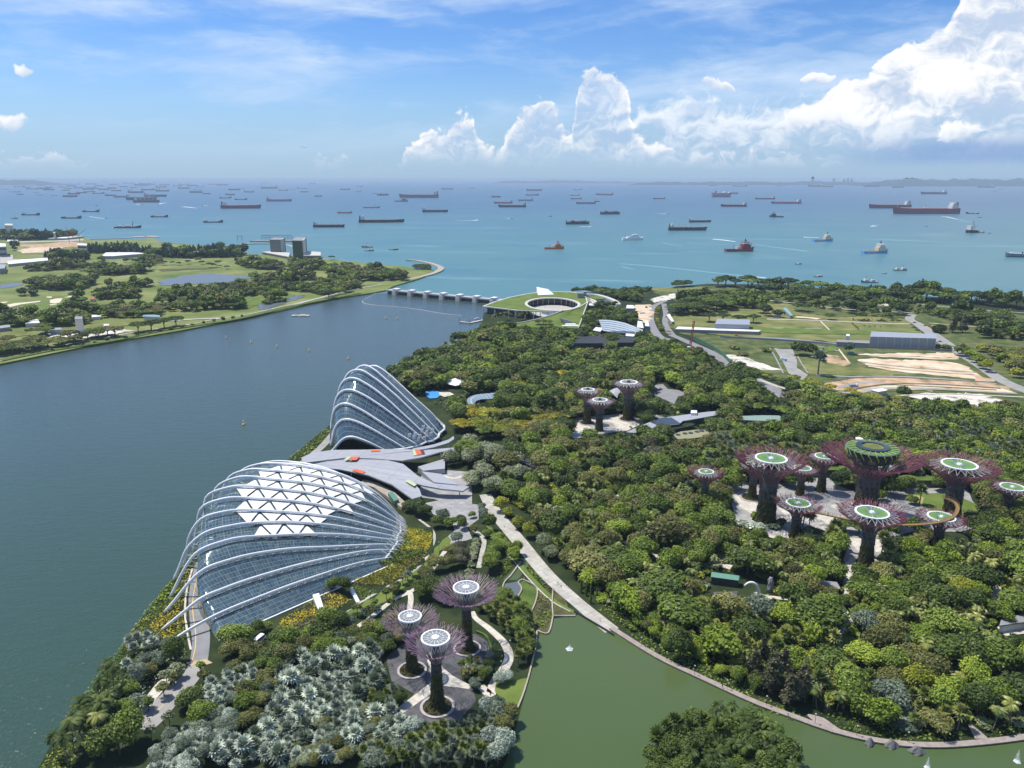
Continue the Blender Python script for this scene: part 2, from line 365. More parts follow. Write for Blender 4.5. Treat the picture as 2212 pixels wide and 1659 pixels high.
def strip_pts(line,width):
 """outline of a band of constant width round a line of world points; width may be a list"""
 n=len(line);L,R=[],[]
 for i,p in enumerate(line):
  a=Vector(line[max(i-1,0)][:2]);b=Vector(line[min(i+1,n-1)][:2]);t=(b-a).normalized()
  w=(width[i]if isinstance(width,(list,tuple))else width)/2
  L.append((p[0]-t.y*w,p[1]+t.x*w));R.append((p[0]+t.y*w,p[1]-t.x*w))
 return L,R
def smooth_line(pts,k=6):
 P=[Vector((p[0],p[1],0))for p in pts]
 if len(P)<3:return[tuple(p)for p in P]
 out=[]
 for i in range(len(P)-1):
  p0,p1,p2,p3=P[max(i-1,0)],P[i],P[i+1],P[min(i+2,len(P)-1)]
  for j in range(k):
   t=j/k
   out.append(tuple(0.5*((2*p1)+(p2-p0)*t+(2*p0-5*p1+4*p2-p3)*t*t+(3*p1-p0-3*p2+p3)*t**3)))
 out.append(tuple(P[-1]));return out
def band(name,crop,pts,width,mat,z=None,k=6,thick=0.0,kind='structure'):
 line=smooth_line(WQ(crop,pts),k)
 if isinstance(width,(list,tuple)):
  width=[float(v)for v in np.interp(np.linspace(0,len(pts)-1,len(line)),range(len(pts)),width)]
 if z is None:LAYER[0]+=0.006;z=LAYER[0]
 L,R=strip_pts(line,width);mb=MB();b=0
 for i in range(len(L)):
  mb.v+=[(L[i][0],L[i][1],z),(R[i][0],R[i][1],z)]
  if thick:mb.v+=[(L[i][0],L[i][1],z-thick),(R[i][0],R[i][1],z-thick)]
 s=4 if thick else 2
 for i in range(len(L)-1):
  a,c=i*s,(i+1)*s
  mb.face((a+1,c+1,c,a))
  if thick:mb.face((a,c,c+2,a+2));mb.face((a+3,c+3,c+1,a+1))
 if thick:
  mb.face((0,2,3,1));e=(len(L)-1)*s;mb.face((e+1,e+3,e+2,e))
 o=mb.build(name,mat)
 if kind:o['kind']=kind
 ROADS.append((line,max(width)if isinstance(width,(list,tuple))else width))
 return o
ORD=['','second ','third ','fourth ','fifth ','sixth ','seventh ','eighth ']
ROADS=[];KEEP=[]
def keep(crop,pts):KEEP.append([p[:2]for p in WQ(crop,pts)])
# ---- lake in front, with its boardwalk
LAKE=[(800,3000),(1060,1720),(1095,1640),(1118,1560),(1150,1440),(1160,1385),(1182,1338),(1246,1330),(1252,1318),(1300,1352),(1338,1372),(1450,1438),(1600,1505),(1750,1562),(1900,1606),(2000,1616),(2150,1606),(2330,1575),(2700,1500),(2900,1720),(3700,3000)]
LAKE_W=[W(*p)for p in LAKE];KEEP.append([p[:2]for p in LAKE_W])
LAYER[0]=LZ+0.02
sheet('lake_water',LAKE_W,LZ+0.02,M_LAKE)
# ---- wetland terraces at the head of the lake
patch('marsh','c8',[(1390,600),(1470,500),(1590,540),(1690,560),(1830,700),(1830,722),(1690,725),(1660,825),(1590,810),(1530,740),(1440,650)],M_REED)
patch('marsh','c8',[(1475,515),(1500,495),(1588,545),(1580,640),(1530,738),(1440,645),(1495,560)],M_BANK)
patch('pond_water','c8',[(1370,590),(1380,520),(1480,500),(1495,545),(1440,645)],M_POND)
patch('pond_water','c8',[(1380,495),(1490,380),(1545,385),(1500,460),(1470,495)],M_LAKE)
# ---- wide path beside the lake and boardwalk round it
WALK=[(1048,1068),(1072,1110),(1122,1170),(1182,1242),(1248,1302),(1322,1362)]
band('path','V',WALK,[7.5,8.5,8.5,8.0,7.0,7.5],M_CONC)
band('lawn_strip','V',[(1050,1130),(1098,1190),(1150,1250),(1200,1300),(1240,1322)],2.4,M_LAWN)
band('path_kerb','V',[(1092,1192),(1143,1252),(1190,1298),(1232,1322)],0.6,M_CREAM,z=LZ+0.35,thick=0.3)
BWALK=[(1320,1358),(1420,1420),(1520,1468),(1620,1514),(1700,1545),(1800,1580),(1900,1603),(2000,1612),(2100,1608),(2230,1592),(2400,1560),(2700,1480)]
o=band('boardwalk','V',BWALK,2.6,M_DECK,z=LZ+0.75,thick=0.45)
band('boardwalk_landing','g3',[(1180,745),(1240,775),(1300,812),(1360,835)],[1,5,4.2,1],M_DECK,z=LZ+0.74)
band('boardwalk_landing','g3',[(1950,790),(1985,830),(2010,860)],[1.0,3.5,5],M_DECK,z=LZ+0.74)
for line in([(1240,1150),(1300,1200),(1330,1130),(1415,990),(1390,890),(1300,800),(1215,735),(1190,690)],):
 band('path','c8',line,[3,4,4.2,4.0,3.6,3.2,2.6,2.2],M_CREAM)
# ---- plaza under the three silver steel trees
PLAZA=[(655,975),(760,890),(900,850),(1080,850),(1210,830),(1290,880),(1305,960),(1250,1050),(1120,1065),(1130,1125),(1195,1170),(1215,1250),(1110,1360),(1020,1400),(860,1365),(730,1325),(830,1200),(690,1120)]
patch('plaza','c8',PLAZA,M_ASPH);keep('c8',PLAZA)
patch('plaza_paving','c8',[(725,1290),(940,1125),(905,960),(950,930),(1010,1040),(1070,1090),(1185,1150),(1170,1170),(1010,1150),(760,1320)],M_CREAM)
keep('c8',[(1190,700),(1270,760),(1360,830),(1420,930),(1390,1030),(1350,1090),(1330,1200),(1240,1180),(1290,1080),(1310,950),(1290,860)])
# paths uphill of the plaza
band('path','c8',[(800,700),(810,610),(800,560)],2.6,M_CREAM)
band('path','c8',[(320,745),(470,650),(640,550),(770,480),(880,390),(940,290),(955,220),(925,170),(860,120)],1.6,M_CONC)
band('path','c8',[(470,790),(560,730),(700,620),(820,560),(900,480),(980,380),(1050,270)],[2.6,2.6,2.4,2.2,2,2.4,2.6],M_CREAM)
patch('forecourt','c8',[(900,20),(1000,0),(1150,20),(1230,30),(1230,120),(1160,170),(1190,240),(1050,280),(1000,260),(1080,190),(1060,120),(950,90)],M_GREYPAVE)
band('path','c8',[(1190,180),(1260,240),(1250,330),(1230,420)],2.6,M_CONC)
keep('c8',[(1130,0),(1225,20),(1225,180),(1290,240),(1240,430),(1215,430),(1240,260),(1160,240)])
patch('lawn_strip','c8',[(330,740),(640,555),(775,488),(890,400),(955,300),(1040,225),(1060,250),(960,370),(870,470),(720,590),(520,690)],M_LAWN)
# ---- flower slopes along the big dome (leaf beds are grown over them later)
patch('flower_slope','c8',[(0,745),(380,490),(660,340),(770,130),(940,170),(950,250),(900,380),(640,550),(330,740),(150,860),(0,880)],M_SOIL)
# ---- service road under the ribs of the big dome
ROADL=[(1390,150),(1370,260),(1362,400),(1378,560),(1390,700),(1375,840)]
band('service_road','c7',ROADL,[5.0,6.0,7.5,8.0,7.2,7.0],M_ROADG)
band('road_line','c7',[(1362,250),(1332,420),(1335,520),(1352,640),(1350,740),(1325,850)],0.28,plain('yellow_road_paint',(0.75,0.50,0.08),0.7))
band('road_kerb','c7',[(1330,200),(1295,330),(1280,450),(1284,560),(1305,690),(1320,760)],0.9,M_CREAM,z=LZ+0.25,thick=0.2)
patch('road_table','c7',[(1290,872),(1300,845),(1425,825),(1470,850),(1400,872)],plain('ochre_paving',(0.46,0.36,0.20),0.8))
band('service_road','c7',[(1345,865),(1330,930),(1260,1010),(1150,1120),(1060,1230),(980,1310)],[5.5,7.5,9,9.5,9,8],M_ROAD)
band('road_line','c7',[(1210,1060),(1100,1170),(1000,1270)],0.2,MATS['yellow_road_paint'])
band('promenade','c7',[(1220,920),(1130,990),(1040,1100),(960,1200),(880,1310)],[1.5,5,4.5,4,3],M_CREAM)
keep('c7',[(1300,860),(1420,860),(1500,900),(1300,1050),(1180,1240),(1050,1320),(900,1300),(1000,1130),(1130,960),(1230,900)])
# ---- promenade behind the domes
band('promenade','V',[(640,1010),(672,985),(700,960),(725,930)],6,M_ROAD)
# ---- paving between the domes
patch('forecourt','c6',[(1490,640),(1620,610),(1770,620),(1770,800),(1650,800),(1560,770),(1480,760)],M_GREYPAVE)
band('path','g1',[(0,905),(120,935),(260,880),(330,860)],3.0,M_CREAM)
# ---- plaza round the golden steel trees
SPLAZA=[(1050,470),(1130,450),(1400,430),(1560,455),(1640,480),(1480,560),(1230,590),(1090,585),(1040,540)]
patch('plaza','g1',SPLAZA,M_CREAM);keep('g1',SPLAZA)
patch('car_park','g1',[(1690,200),(1760,190),(1800,230),(1900,240),(1975,270),(1880,290),(1850,350),(1790,320),(1690,280)],M_ROADG)
keep('g1',[(1680,160),(1780,180),(1900,230),(1985,270),(1900,300),(1850,360),(1780,340),(1680,290)])
band('road','g1',[(1540,370),(1640,420),(1780,470)],7,M_ROADG)
# ---- grove plaza on the right
GROVE=[(300,430),(400,400),(560,420),(830,370),(950,360),(1000,420),(1180,480),(1430,440),(1560,430),(1700,440),(1850,450),(1880,520),(1960,620),(1920,690),(1800,720),(1500,720),(1340,760),(1290,860),(1180,960),(1080,960),(1050,900),(1090,790),(960,720),(820,680),(720,740),(600,760),(470,700),(360,640),(330,540)]
patch('plaza','g2',GROVE,M_GREYPAVE);keep('g2',GROVE)
patch('plaza_paving','g2',[(620,560),(780,600),(1060,620),(1000,740),(890,700),(700,640)],M_CREAM)
patch('plaza_paving','g2',[(1070,760),(1280,770),(1310,850),(1150,850)],M_CREAM)
patch('plaza_paving','g2',[(1110,880),(1240,890),(1330,930),(1150,960),(1060,930)],M_CREAM)
patch('plaza_paving','g2',[(340,470),(500,480),(520,560),(600,600),(560,660),(380,560)],M_CREAM)
patch('plaza_paving','g2',[(600,710),(720,740),(690,790),(560,750)],M_CREAM)
mb=MB();c=W(*Q('g2',1006,560));mb.disc(3.2,0,20,(c[0],c[1],LAYER[0]+0.03));struct(mb.build('plaza_paving',M_CREAM))
patch('lawn','g2',[(1430,490),(1560,470),(1750,475),(1900,540),(1960,610),(1880,660),(1760,640),(1640,600),(1560,560)],M_LAWN)
patch('lawn','g2',[(1430,490),(1480,470),(1570,500),(1550,560)],plain('dry_lawn',(0.30,0.28,0.10),0.9))
for line,w in(([(1120,950),(1075,1030),(1075,1130),(1000,1180),(980,1210),(1060,1260)],3.2),([(480,1115),(560,1140),(680,1150),(780,1170),(930,1180),(1000,1170)],3.0),([(1980,1060),(2040,1080),(2010,1180),(1940,1230)],3.4),([(250,930),(330,950)],5)):
 band('path','g2',line,w,M_CREAM)
for line,w in(([(1440,1440),(1560,1470),(1700,1540),(1760,1590)],2.8),([(990,1330),(1060,1310),(1110,1350)],4),([(1390,1070),(1460,1100)],4)):
 band('path','g1',line,w,M_CREAM)
for line,w in(([(1330,200),(1380,300),(1340,340),(1390,400),(1440,450),(1520,480)],[3,3,2.6,4,3.4,2.4]),):
 band('path','g3',line,w,M_CONC)
patch('lawn','g3',[(1270,420),(1390,310),(1430,330),(1400,390),(1440,440),(1330,460)],M_LAWN)
patch('patterned_court','g3',[(730,155),(850,150),(830,200),(740,200)],M_ASPH)
patch('terrace','g3',[(2080,320),(2212,275),(2240,350),(2120,365)],M_CREAM)
keep('g3',[(2060,310),(2240,260),(2260,380),(2110,380)])
keep('g3',[(700,60),(860,60),(1010,90),(1010,130),(960,170),(880,205),(720,205)])
# ---- right-hand fields, roads and building sites
patch('meadow','V',[(1440,690),(1500,660),(1640,655),(1760,660),(1960,690),(2000,735),(1880,742),(1700,735),(1560,725),(1450,712)],M_FIELD)
patch('scrub','V',[(1410,630),(1520,618),(1800,632),(2000,655),(2300,690),(2330,900),(2100,860),(2000,735),(1960,690),(1700,655),(1480,660)],M_SCRUB)
patch('scrub','V',[(1460,712),(1560,727),(1880,745),(2010,752),(2100,770),(2150,830),(2212,880),(1950,870),(1760,850),(1640,800),(1560,770)],M_SCRUB)
patch('orange_ground','z5',[(740,600),(850,610),(950,670),(880,690),(760,675)],M_ORANGE)
patch('sand_lot','z5',[(1000,640),(1100,630),(1600,650),(1720,665),(1800,690),(1900,760),(1950,790),(1700,765),(1500,745),(1250,720),(1080,690)],M_SAND)
patch('sand_lot','z5',[(1000,600),(1300,590),(1700,590),(1740,635),(1620,640),(1200,622)],M_SAND)
patch('orange_ground','z5',[(1850,760),(1990,780),(2000,800),(1860,800)],M_ORANGE)
patch('earthworks','z5',[(760,820),(1000,760),(1400,765),(1900,800),(2120,840),(2120,880),(1600,850),(1250,850),(1000,875),(850,860)],M_ORANGE)
patch('earthworks','z5',[(1000,850),(1200,815),(1600,820),(2050,850),(2150,880),(1700,870),(1300,855)],M_SAND)
patch('pale_rubble_ground','z5',[(1370,905),(1500,880),(1900,890),(2010,920),(2120,960),(2250,1000),(2250,1060),(2000,1040),(1740,1040),(1600,980)],M_WHITE_SAND)
patch('rubble_heap','z5',[(45,605),(140,600),(250,650),(400,700),(470,715),(300,715),(180,680),(90,655)],M_WHITE_SAND)
patch('concrete_apron','z5',[(390,550),(520,545),(560,640),(560,700),(640,750),(600,790),(500,740),(450,640)],M_ROAD)
patch('grass_verge','z5',[(560,620),(700,640),(900,690),(1250,720),(1500,745),(1100,760),(740,745),(640,740)],M_FIELD)
for line,w in(([(1190,800),(1000,812),(850,845)],5),([(700,750),(1000,765),(1300,762),(1700,785),(2010,815)],4),([(760,870),(1000,880),(1150,850),(1500,850),(1900,872),(2160,885)],5)):
 band('site_track','z5',line,w,M_ROAD)
band('road','z5',[(1400,310),(1380,345),(1440,380),(1500,420),(1640,520),(1760,600),(1900,690),(2050,790),(2212,860),(2400,930)],[12,12,14,16,16,13,13,14,15,15],M_ROAD)
band('road','z5',[(340,345),(600,350),(900,362),(1200,375),(1380,378)],6,M_CONC)
band('road','z5',[(0,478),(300,480),(500,490),(800,520),(1000,535)],8,M_ROADG)
band('road','z5',[(0,200),(300,205),(560,230),(900,270),(1100,280),(1400,300)],5,M_CONC)
band('road','z5',[(1400,230),(1700,260),(2212,300)],4,M_CONC)
# divided avenue by the green-roofed building
band('road','z4',[(1280,200),(1200,240),(1180,300),(1190,370),(1240,450),(1330,470)],[9,9,9,10,12,10],M_ROADG)
band('road','z4',[(1270,220),(1285,290),(1280,350),(1320,430),(1380,460),(1470,500),(1580,550),(1680,610),(1740,660)],[8,8,8,10,10,11,12,13,13],M_ROADG)
band('road','z4',[(1900,740),(1990,790),(2060,830),(2100,870)],[13,14,13,10],M_ROADG)
band('road_verge','z4',[(1930,745),(2050,790),(2180,830),(2300,870)],5,M_CONC)
patch('sand_lot','z4',[(1070,230),(1180,225),(1185,300),(1150,360),(1075,320)],M_SAND)
patch('sand_lot','z4',[(1180,190),(1330,150),(1450,155),(1320,190),(1200,215)],M_WHITE_SAND)
patch('sand_lot','z4',[(1000,460),(1130,450),(1180,475),(1080,490)],M_SAND)
patch('coast_grass','z4',[(860,135),(1000,110),(1200,108),(1560,105),(1560,140),(1300,140),(1200,130),(960,150)],M_FIELD)
patch('lawn','z4',[(700,310),(900,300),(1080,340),(1090,390),(830,390),(690,390)],M_SCRUB)
patch('nursery_yard','z4',[(310,470),(500,465),(440,560),(300,520)],M_ROADG)
# ---- golf links on the left
for pts in([(0,955),(160,930),(300,925),(320,960),(150,990),(0,1005)],):
 patch('pond_water','n1',pts,M_POND)
patch('pond_water','n2',[(0,985),(250,930),(520,905),(700,915),(900,930),(1020,930),(960,965),(760,1000),(520,1010),(200,1030),(0,1040)],M_POND)
patch('pond_water','n2',[(1090,1240),(1160,1250),(1340,1200),(1500,1150),(1600,1140),(1580,1170),(1400,1220),(1180,1300),(1090,1300)],M_POND)
patch('reed_bank','n1',[(380,750),(700,700),(1100,680),(1400,690),(1100,740),(700,760),(380,775)],M_REED)
patch('reed_bank','n2',[(0,855),(300,845),(560,840),(700,830),(560,855),(0,880)],M_REED)
for pts in([(0,1250),(200,1210),(420,1190),(560,1175),(560,1190),(300,1225),(150,1260),(0,1270)],[(690,1165),(780,1145),(870,1140),(830,1200),(760,1215),(690,1205)],[(680,1225),(880,1215),(870,1235),(700,1240)],[(540,1245),(670,1235),(660,1260),(560,1260)],[(880,1130),(1000,1105),(1060,1105),(960,1130)],[(940,1150),(1050,1135),(1050,1155),(940,1162)],[(0,1195),(120,1185),(80,1205),(0,1215)],[(640,1120),(720,1115),(710,1135),(650,1135)]):
 patch('sand_bunker','n1',pts,plain('bunker_sand',(0.60,0.54,0.40),0.9))
patch('fairway','n1',[(0,1290),(300,1230),(700,1240),(1050,1170),(900,1300),(560,1370),(400,1390),(300,1310),(0,1330)],M_LAWN)
patch('fairway','n2',[(880,1180),(1100,1140),(1400,1110),(1500,1150),(1200,1220),(960,1290),(880,1260)],M_LAWN)
patch('dry_field','n1',[(680,1560),(1100,1520),(1500,1480),(2000,1440),(2212,1440),(2212,1490),(1700,1520),(1180,1570),(700,1600)],M_FIELD)
patch('dry_field','z1',[(0,1010),(160,1000),(180,1030),(0,1045)],M_FIELD)
patch('building_site','n1',[(660,1620),(900,1590),(1300,1560),(1600,1560),(1880,1590),(1500,1650),(1100,1700),(700,1690)],M_WHITE_SAND)
patch('building_site','n1',[(270,400),(560,390),(960,350),(1250,390),(1240,420),(800,440),(500,450),(280,420)],M_ORANGE)
patch('building_site','n1',[(240,470),(420,440),(900,430),(700,500),(300,520)],M_SAND)
patch('building_site','n1',[(250,350),(700,345),(1150,320),(1160,340),(960,350),(300,370)],M_CONC)
patch('building_site','n1',[(0,560),(180,540),(180,600),(400,600),(330,640),(0,660)],M_CONC)
band('path','z1',[(0,1190),(300,1110),(560,1060),(900,1000),(1150,965),(1330,930),(1500,905),(1750,850),(1960,800),(2060,770),(2212,745)],4,M_CONC)
band('path','z1',[(1000,945),(1200,930),(1350,925)],8,M_CONC)
band('shore_bank','z1',[(0,1185),(300,1125),(560,1085),(760,1050),(1000,1000),(1300,955),(1500,920),(1800,850),(2000,810),(2212,770)],10,M_BANK,z=LZ+0.9)
band('path','z2',[(0,825),(200,770),(420,715),(560,690)],5,M_CONC)
# sea wall hook, sand spit, breakwater
band('sea_wall','z2',[(700,551),(760,556),(830,570),(880,588),(888,604),(850,625),(780,645),(700,665)],[7,9,10,12,14,12,10,9],M_STONE,z=2.5,thick=3.4)
band('sand_spit','n1',[(1000,320),(1500,310),(1800,292),(1900,285),(2050,278),(2190,288)],[8,8,14,40,44,8],M_STONE,z=1.6,thick=2.4)
band('breakwater','n2',[(880,585),(1000,570),(1240,570),(1420,590),(1480,610)],[10,12,12,12,9],M_STONE,z=2.4,thick=3.2)
# shallow sandy margin and stone edge along the lake's left bank
patch('lake_lawn','c8',[(1340,1130),(1400,1080),(1460,1130),(1530,1110),(1520,1180),(1470,1300),(1430,1360),(1390,1300),(1330,1190)],M_LAWN)
def low_wall(label,crop,pts,w,h,mat,name='terrace_wall'):
 L=smooth_line(WQ(crop,pts),4)if len(pts)>2 else WQ(crop,pts);a,b=strip_pts(L,w);x,y=L[0][:2];mb=MB();mb.prism([(p[0]-x,p[1]-y)for p in a+b[::-1]],0,h)
 o=mb.build(name,mat,loc=(x,y,LZ));return tag(o,label,'wall')
for lab,pts in(('curved stone edge of the upper terrace pond',[(1370,600),(1385,520),(1430,470),(1490,385)]),('stone wall between the terrace pond and the pale marsh',[(1440,648),(1495,560),(1475,515),(1500,495)]),('stone wall on the lake side of the pale marsh',[(1500,495),(1588,545),(1580,640),(1530,738)]),('stone wall along the brown marsh terrace',[(1690,545),(1685,640),(1690,722)]),('stone wall at the head of the lake',[(1690,722),(1828,722)]),('stone wall stepping down into the lake',[(1590,812),(1660,828),(1690,722)]),('long stone edge of the lake below the palms',[(1590,812),(1585,900),(1560,1010),(1535,1110),(1500,1220),(1450,1340)])):
 low_wall(lab,'c8',pts,.6,.7,M_STONE)
low_wall('curved dark hedge wall round the rear planter of the plaza','c8',[(1215,820),(1275,850),(1305,920),(1300,990)],.8,1.0,M_BANK)
for i,(x,y,r_)in enumerate(((1475,878,1.6),(1580,888,2.0),(1700,918,2.1))):
 p=W(*Q('g3',x,y));mb=MB();mb.lathe([(r_*1.1,-.2),(r_,.6),(r_*.6,1.7),(r_*.2,2.6),(.02,2.8)],9,wob=lambda a,z:1+.28*sin(2*a+i)+.16*sin(5*a+z*2));tag(mb.build('lake_rock',plain('wet_rock',(0.16,0.155,0.15),.7),loc=(p[0],p[1],LZ)),('left','middle','right')[i]+' one of three dark rocks standing in the lake beside the boardwalk','rock')
# kerbs, trenches and haul tracks of the building sites on the right
for pts,w,mt in(([(820,800),(1000,772),(1300,770),(1700,792),(2000,805)],2.5,M_ASPH),([(900,870),(1080,838),(1250,818),(1600,822),(2040,850)],3,M_ASPH),([(1010,845),(1200,825),(1500,835),(2010,862)],2,M_BANK),([(1100,880),(1500,862),(1900,880),(2170,895)],3,M_SCRUB),([(1280,905),(1600,890),(2000,905),(2212,915)],2.5,M_CREAM),([(1040,625),(1300,628),(1600,645)],4,M_SCRUB),([(1010,655),(1300,690),(1600,715),(1880,735)],2,M_ROAD),([(1060,680),(1400,718),(1850,752)],1.6,M_ORANGE),([(350,540),(400,620),(460,740)],1.6,M_ROAD),([(560,610),(600,680),(640,740)],1.4,M_ROAD),([(860,560),(890,600),(945,670)],2,M_SAND),([(680,545),(760,550),(860,580)],3,M_ROAD),([(1000,605),(1300,612),(1620,625),(1760,625)],3,M_WHITE_SAND),([(730,360),(760,390),(795,425)],2,M_CREAM),([(230,405),(450,412),(735,415)],1.5,M_CREAM),([(550,330),(640,335),(720,345)],12,M_SAND),([(700,285),(820,292),(920,298)],3,M_CREAM),([(1160,245),(1200,232),(1210,250)],6,M_CREAM),([(1520,375),(1700,390),(1900,405)],3,M_SAND),([(1540,395),(1640,402)],12,M_ORANGE)):
 band('site_track','z5',pts,w,mt)
for pts in([(160,505),(340,500),(520,530),(560,560),(300,560)],[(600,560),(760,590),(900,560),(820,540)],[(0,405),(240,400),(800,425),(1450,440),(1440,460),(700,455),(0,440)],[(560,250),(900,285),(1360,305),(1300,320),(800,330),(560,290)]):patch('grass_patch','z5',pts,M_LAWN if pts[0][0]in(0,600)else M_SCRUB)
# ------------------------------------------------------------------ the two glasshouses
M_RIB=plain('white_rib_paint',(0.83,0.84,0.85),0.35,0.4,var=0.06,scale=0.3)
M_WHITE=plain('white_paint',(0.78,0.78,0.77),0.5,0.35,var=0.06)
M_GREYM=plain('grey_metal',(0.35,0.36,0.38),0.45,0.4,var=0.1)
M_DARK=plain('dark_metal',(0.05,0.052,0.058),0.5,0.4,var=0.15)
M_SAIL=plain('shade_fabric',(0.80,0.79,0.76),0.8,0.1,var=0.06,scale=0.8)
def glass_mat(name,tint,dark,nu):
 m,g,out=mat_new(name)
 uv=g.n.new('ShaderNodeUVMap');s=g.n.new('ShaderNodeSeparateXYZ');g.l.new(uv.outputs[0],s.inputs[0])
 fu=g.m('FRACT',g.mul(s.outputs[0],nu));fv=g.m('FRACT',s.outputs[1])
 lu=g.m('LESS_THAN',fu,0.10);lv=g.m('LESS_THAN',fv,0.07)
 heavy=g.m('LESS_THAN',g.m('FRACT',g.mul(s.outputs[1],0.2)),0.035)
 line=g.m('MAXIMUM',g.m('MAXIMUM',lu,lv),heavy)
 wn=g.n.new('ShaderNodeTexWhiteNoise');wn.noise_dimensions='3D'
 g.l.new(g.xyz(g.m('FLOOR',g.mul(s.outputs[0],nu)),g.m('FLOOR',s.outputs[1])),wn.inputs['Vector'])
 tr=g.n.new('ShaderNodeBsdfTransparent');tr.inputs[0].default_value=(*tint,1)
 df=g.n.new('ShaderNodeBsdfDiffuse');g.put(df.inputs[0],g.mix(wn.outputs[0],dark,tuple(c*1.8 for c in dark)))
 a=g.n.new('ShaderNodeMixShader');a.inputs[0].default_value=0.42;g.l.new(tr.outputs[0],a.inputs[1]);g.l.new(df.outputs[0],a.inputs[2])
 gl=g.n.new('ShaderNodeBsdfGlossy');gl.inputs['Roughness'].default_value=0.06;gl.inputs[0].default_value=(0.80,0.86,0.78,1)
 geo=g.n.new('ShaderNodeNewGeometry');off=g.n.new('ShaderNodeVectorMath');off.operation='SCALE';off.inputs['Scale'].default_value=0.13
 cen=g.n.new('ShaderNodeVectorMath');cen.operation='SUBTRACT';cen.inputs[1].default_value=(0.5,0.5,0.5);g.l.new(wn.outputs[1],cen.inputs[0]);g.l.new(cen.outputs[0],off.inputs[0])
 nn=g.n.new('ShaderNodeVectorMath');nn.operation='ADD';g.l.new(geo.outputs['Normal'],nn.inputs[0]);g.l.new(off.outputs[0],nn.inputs[1])
 nz=g.n.new('ShaderNodeVectorMath');nz.operation='NORMALIZE';g.l.new(nn.outputs[0],nz.inputs[0]);g.l.new(nz.outputs[0],gl.inputs['Normal'])
 fr=g.n.new('ShaderNodeFresnel');fr.inputs[0].default_value=1.55
 b=g.n.new('ShaderNodeMixShader');g.l.new(g.m('MULTIPLY_ADD',fr.outputs[0],1.15,0.20,clamp=True),b.inputs[0]);g.l.new(a.outputs[0],b.inputs[1]);g.l.new(gl.outputs[0],b.inputs[2])
 md=g.n.new('ShaderNodeBsdfDiffuse');md.inputs[0].default_value=(0.33,0.37,0.40,1)
 c=g.n.new('ShaderNodeMixShader');g.l.new(g.mul(line,0.42),c.inputs[0]);g.l.new(b.outputs[0],c.inputs[1]);g.l.new(md.outputs[0],c.inputs[2])
 g.l.new(c.outputs[0],out.inputs['Surface'])
 return m
M_GLASS=glass_mat('glasshouse_panes',(0.38,0.55,0.62),(0.060,0.104,0.098),5.0)
M_GLASS2=glass_mat('glasshouse_panes_dark',(0.30,0.46,0.52),(0.036,0.066,0.072),4.0)
def prof(pts,n):
 """resample a (t, z) profile smoothly"""
 t=np.array([p[0]for p in pts],float);z=np.array([p[1]for p in pts],float)
 d=np.r_[0,np.cumsum(np.hypot(np.diff(t)*110,np.diff(z)))]
 k=len(pts);out=[]
 m_t=np.gradient(t,d);m_z=np.gradient(z,d)
 for q in np.linspace(0,d[-1],n):
  i=min(np.searchsorted(d,q,side='right')-1,k-2);h=d[i+1]-d[i];u=(q-d[i])/h
  h00,h10,h01,h11=2*u**3-3*u*u+1,u**3-2*u*u+u,-2*u**3+3*u*u,u**3-u*u
  out.append((h00*t[i]+h10*h*m_t[i]+h01*t[i+1]+h11*h*m_t[i+1],h00*z[i]+h10*h*m_z[i]+h01*z[i+1]+h11*h*m_z[i+1]))
 return out
def rib_pts(L,R,pts,n):
 return[Vector((L[0]+(R[0]-L[0])*t,L[1]+(R[1]-L[1])*t,max(z,2.0)))for t,z in prof(pts,n)]
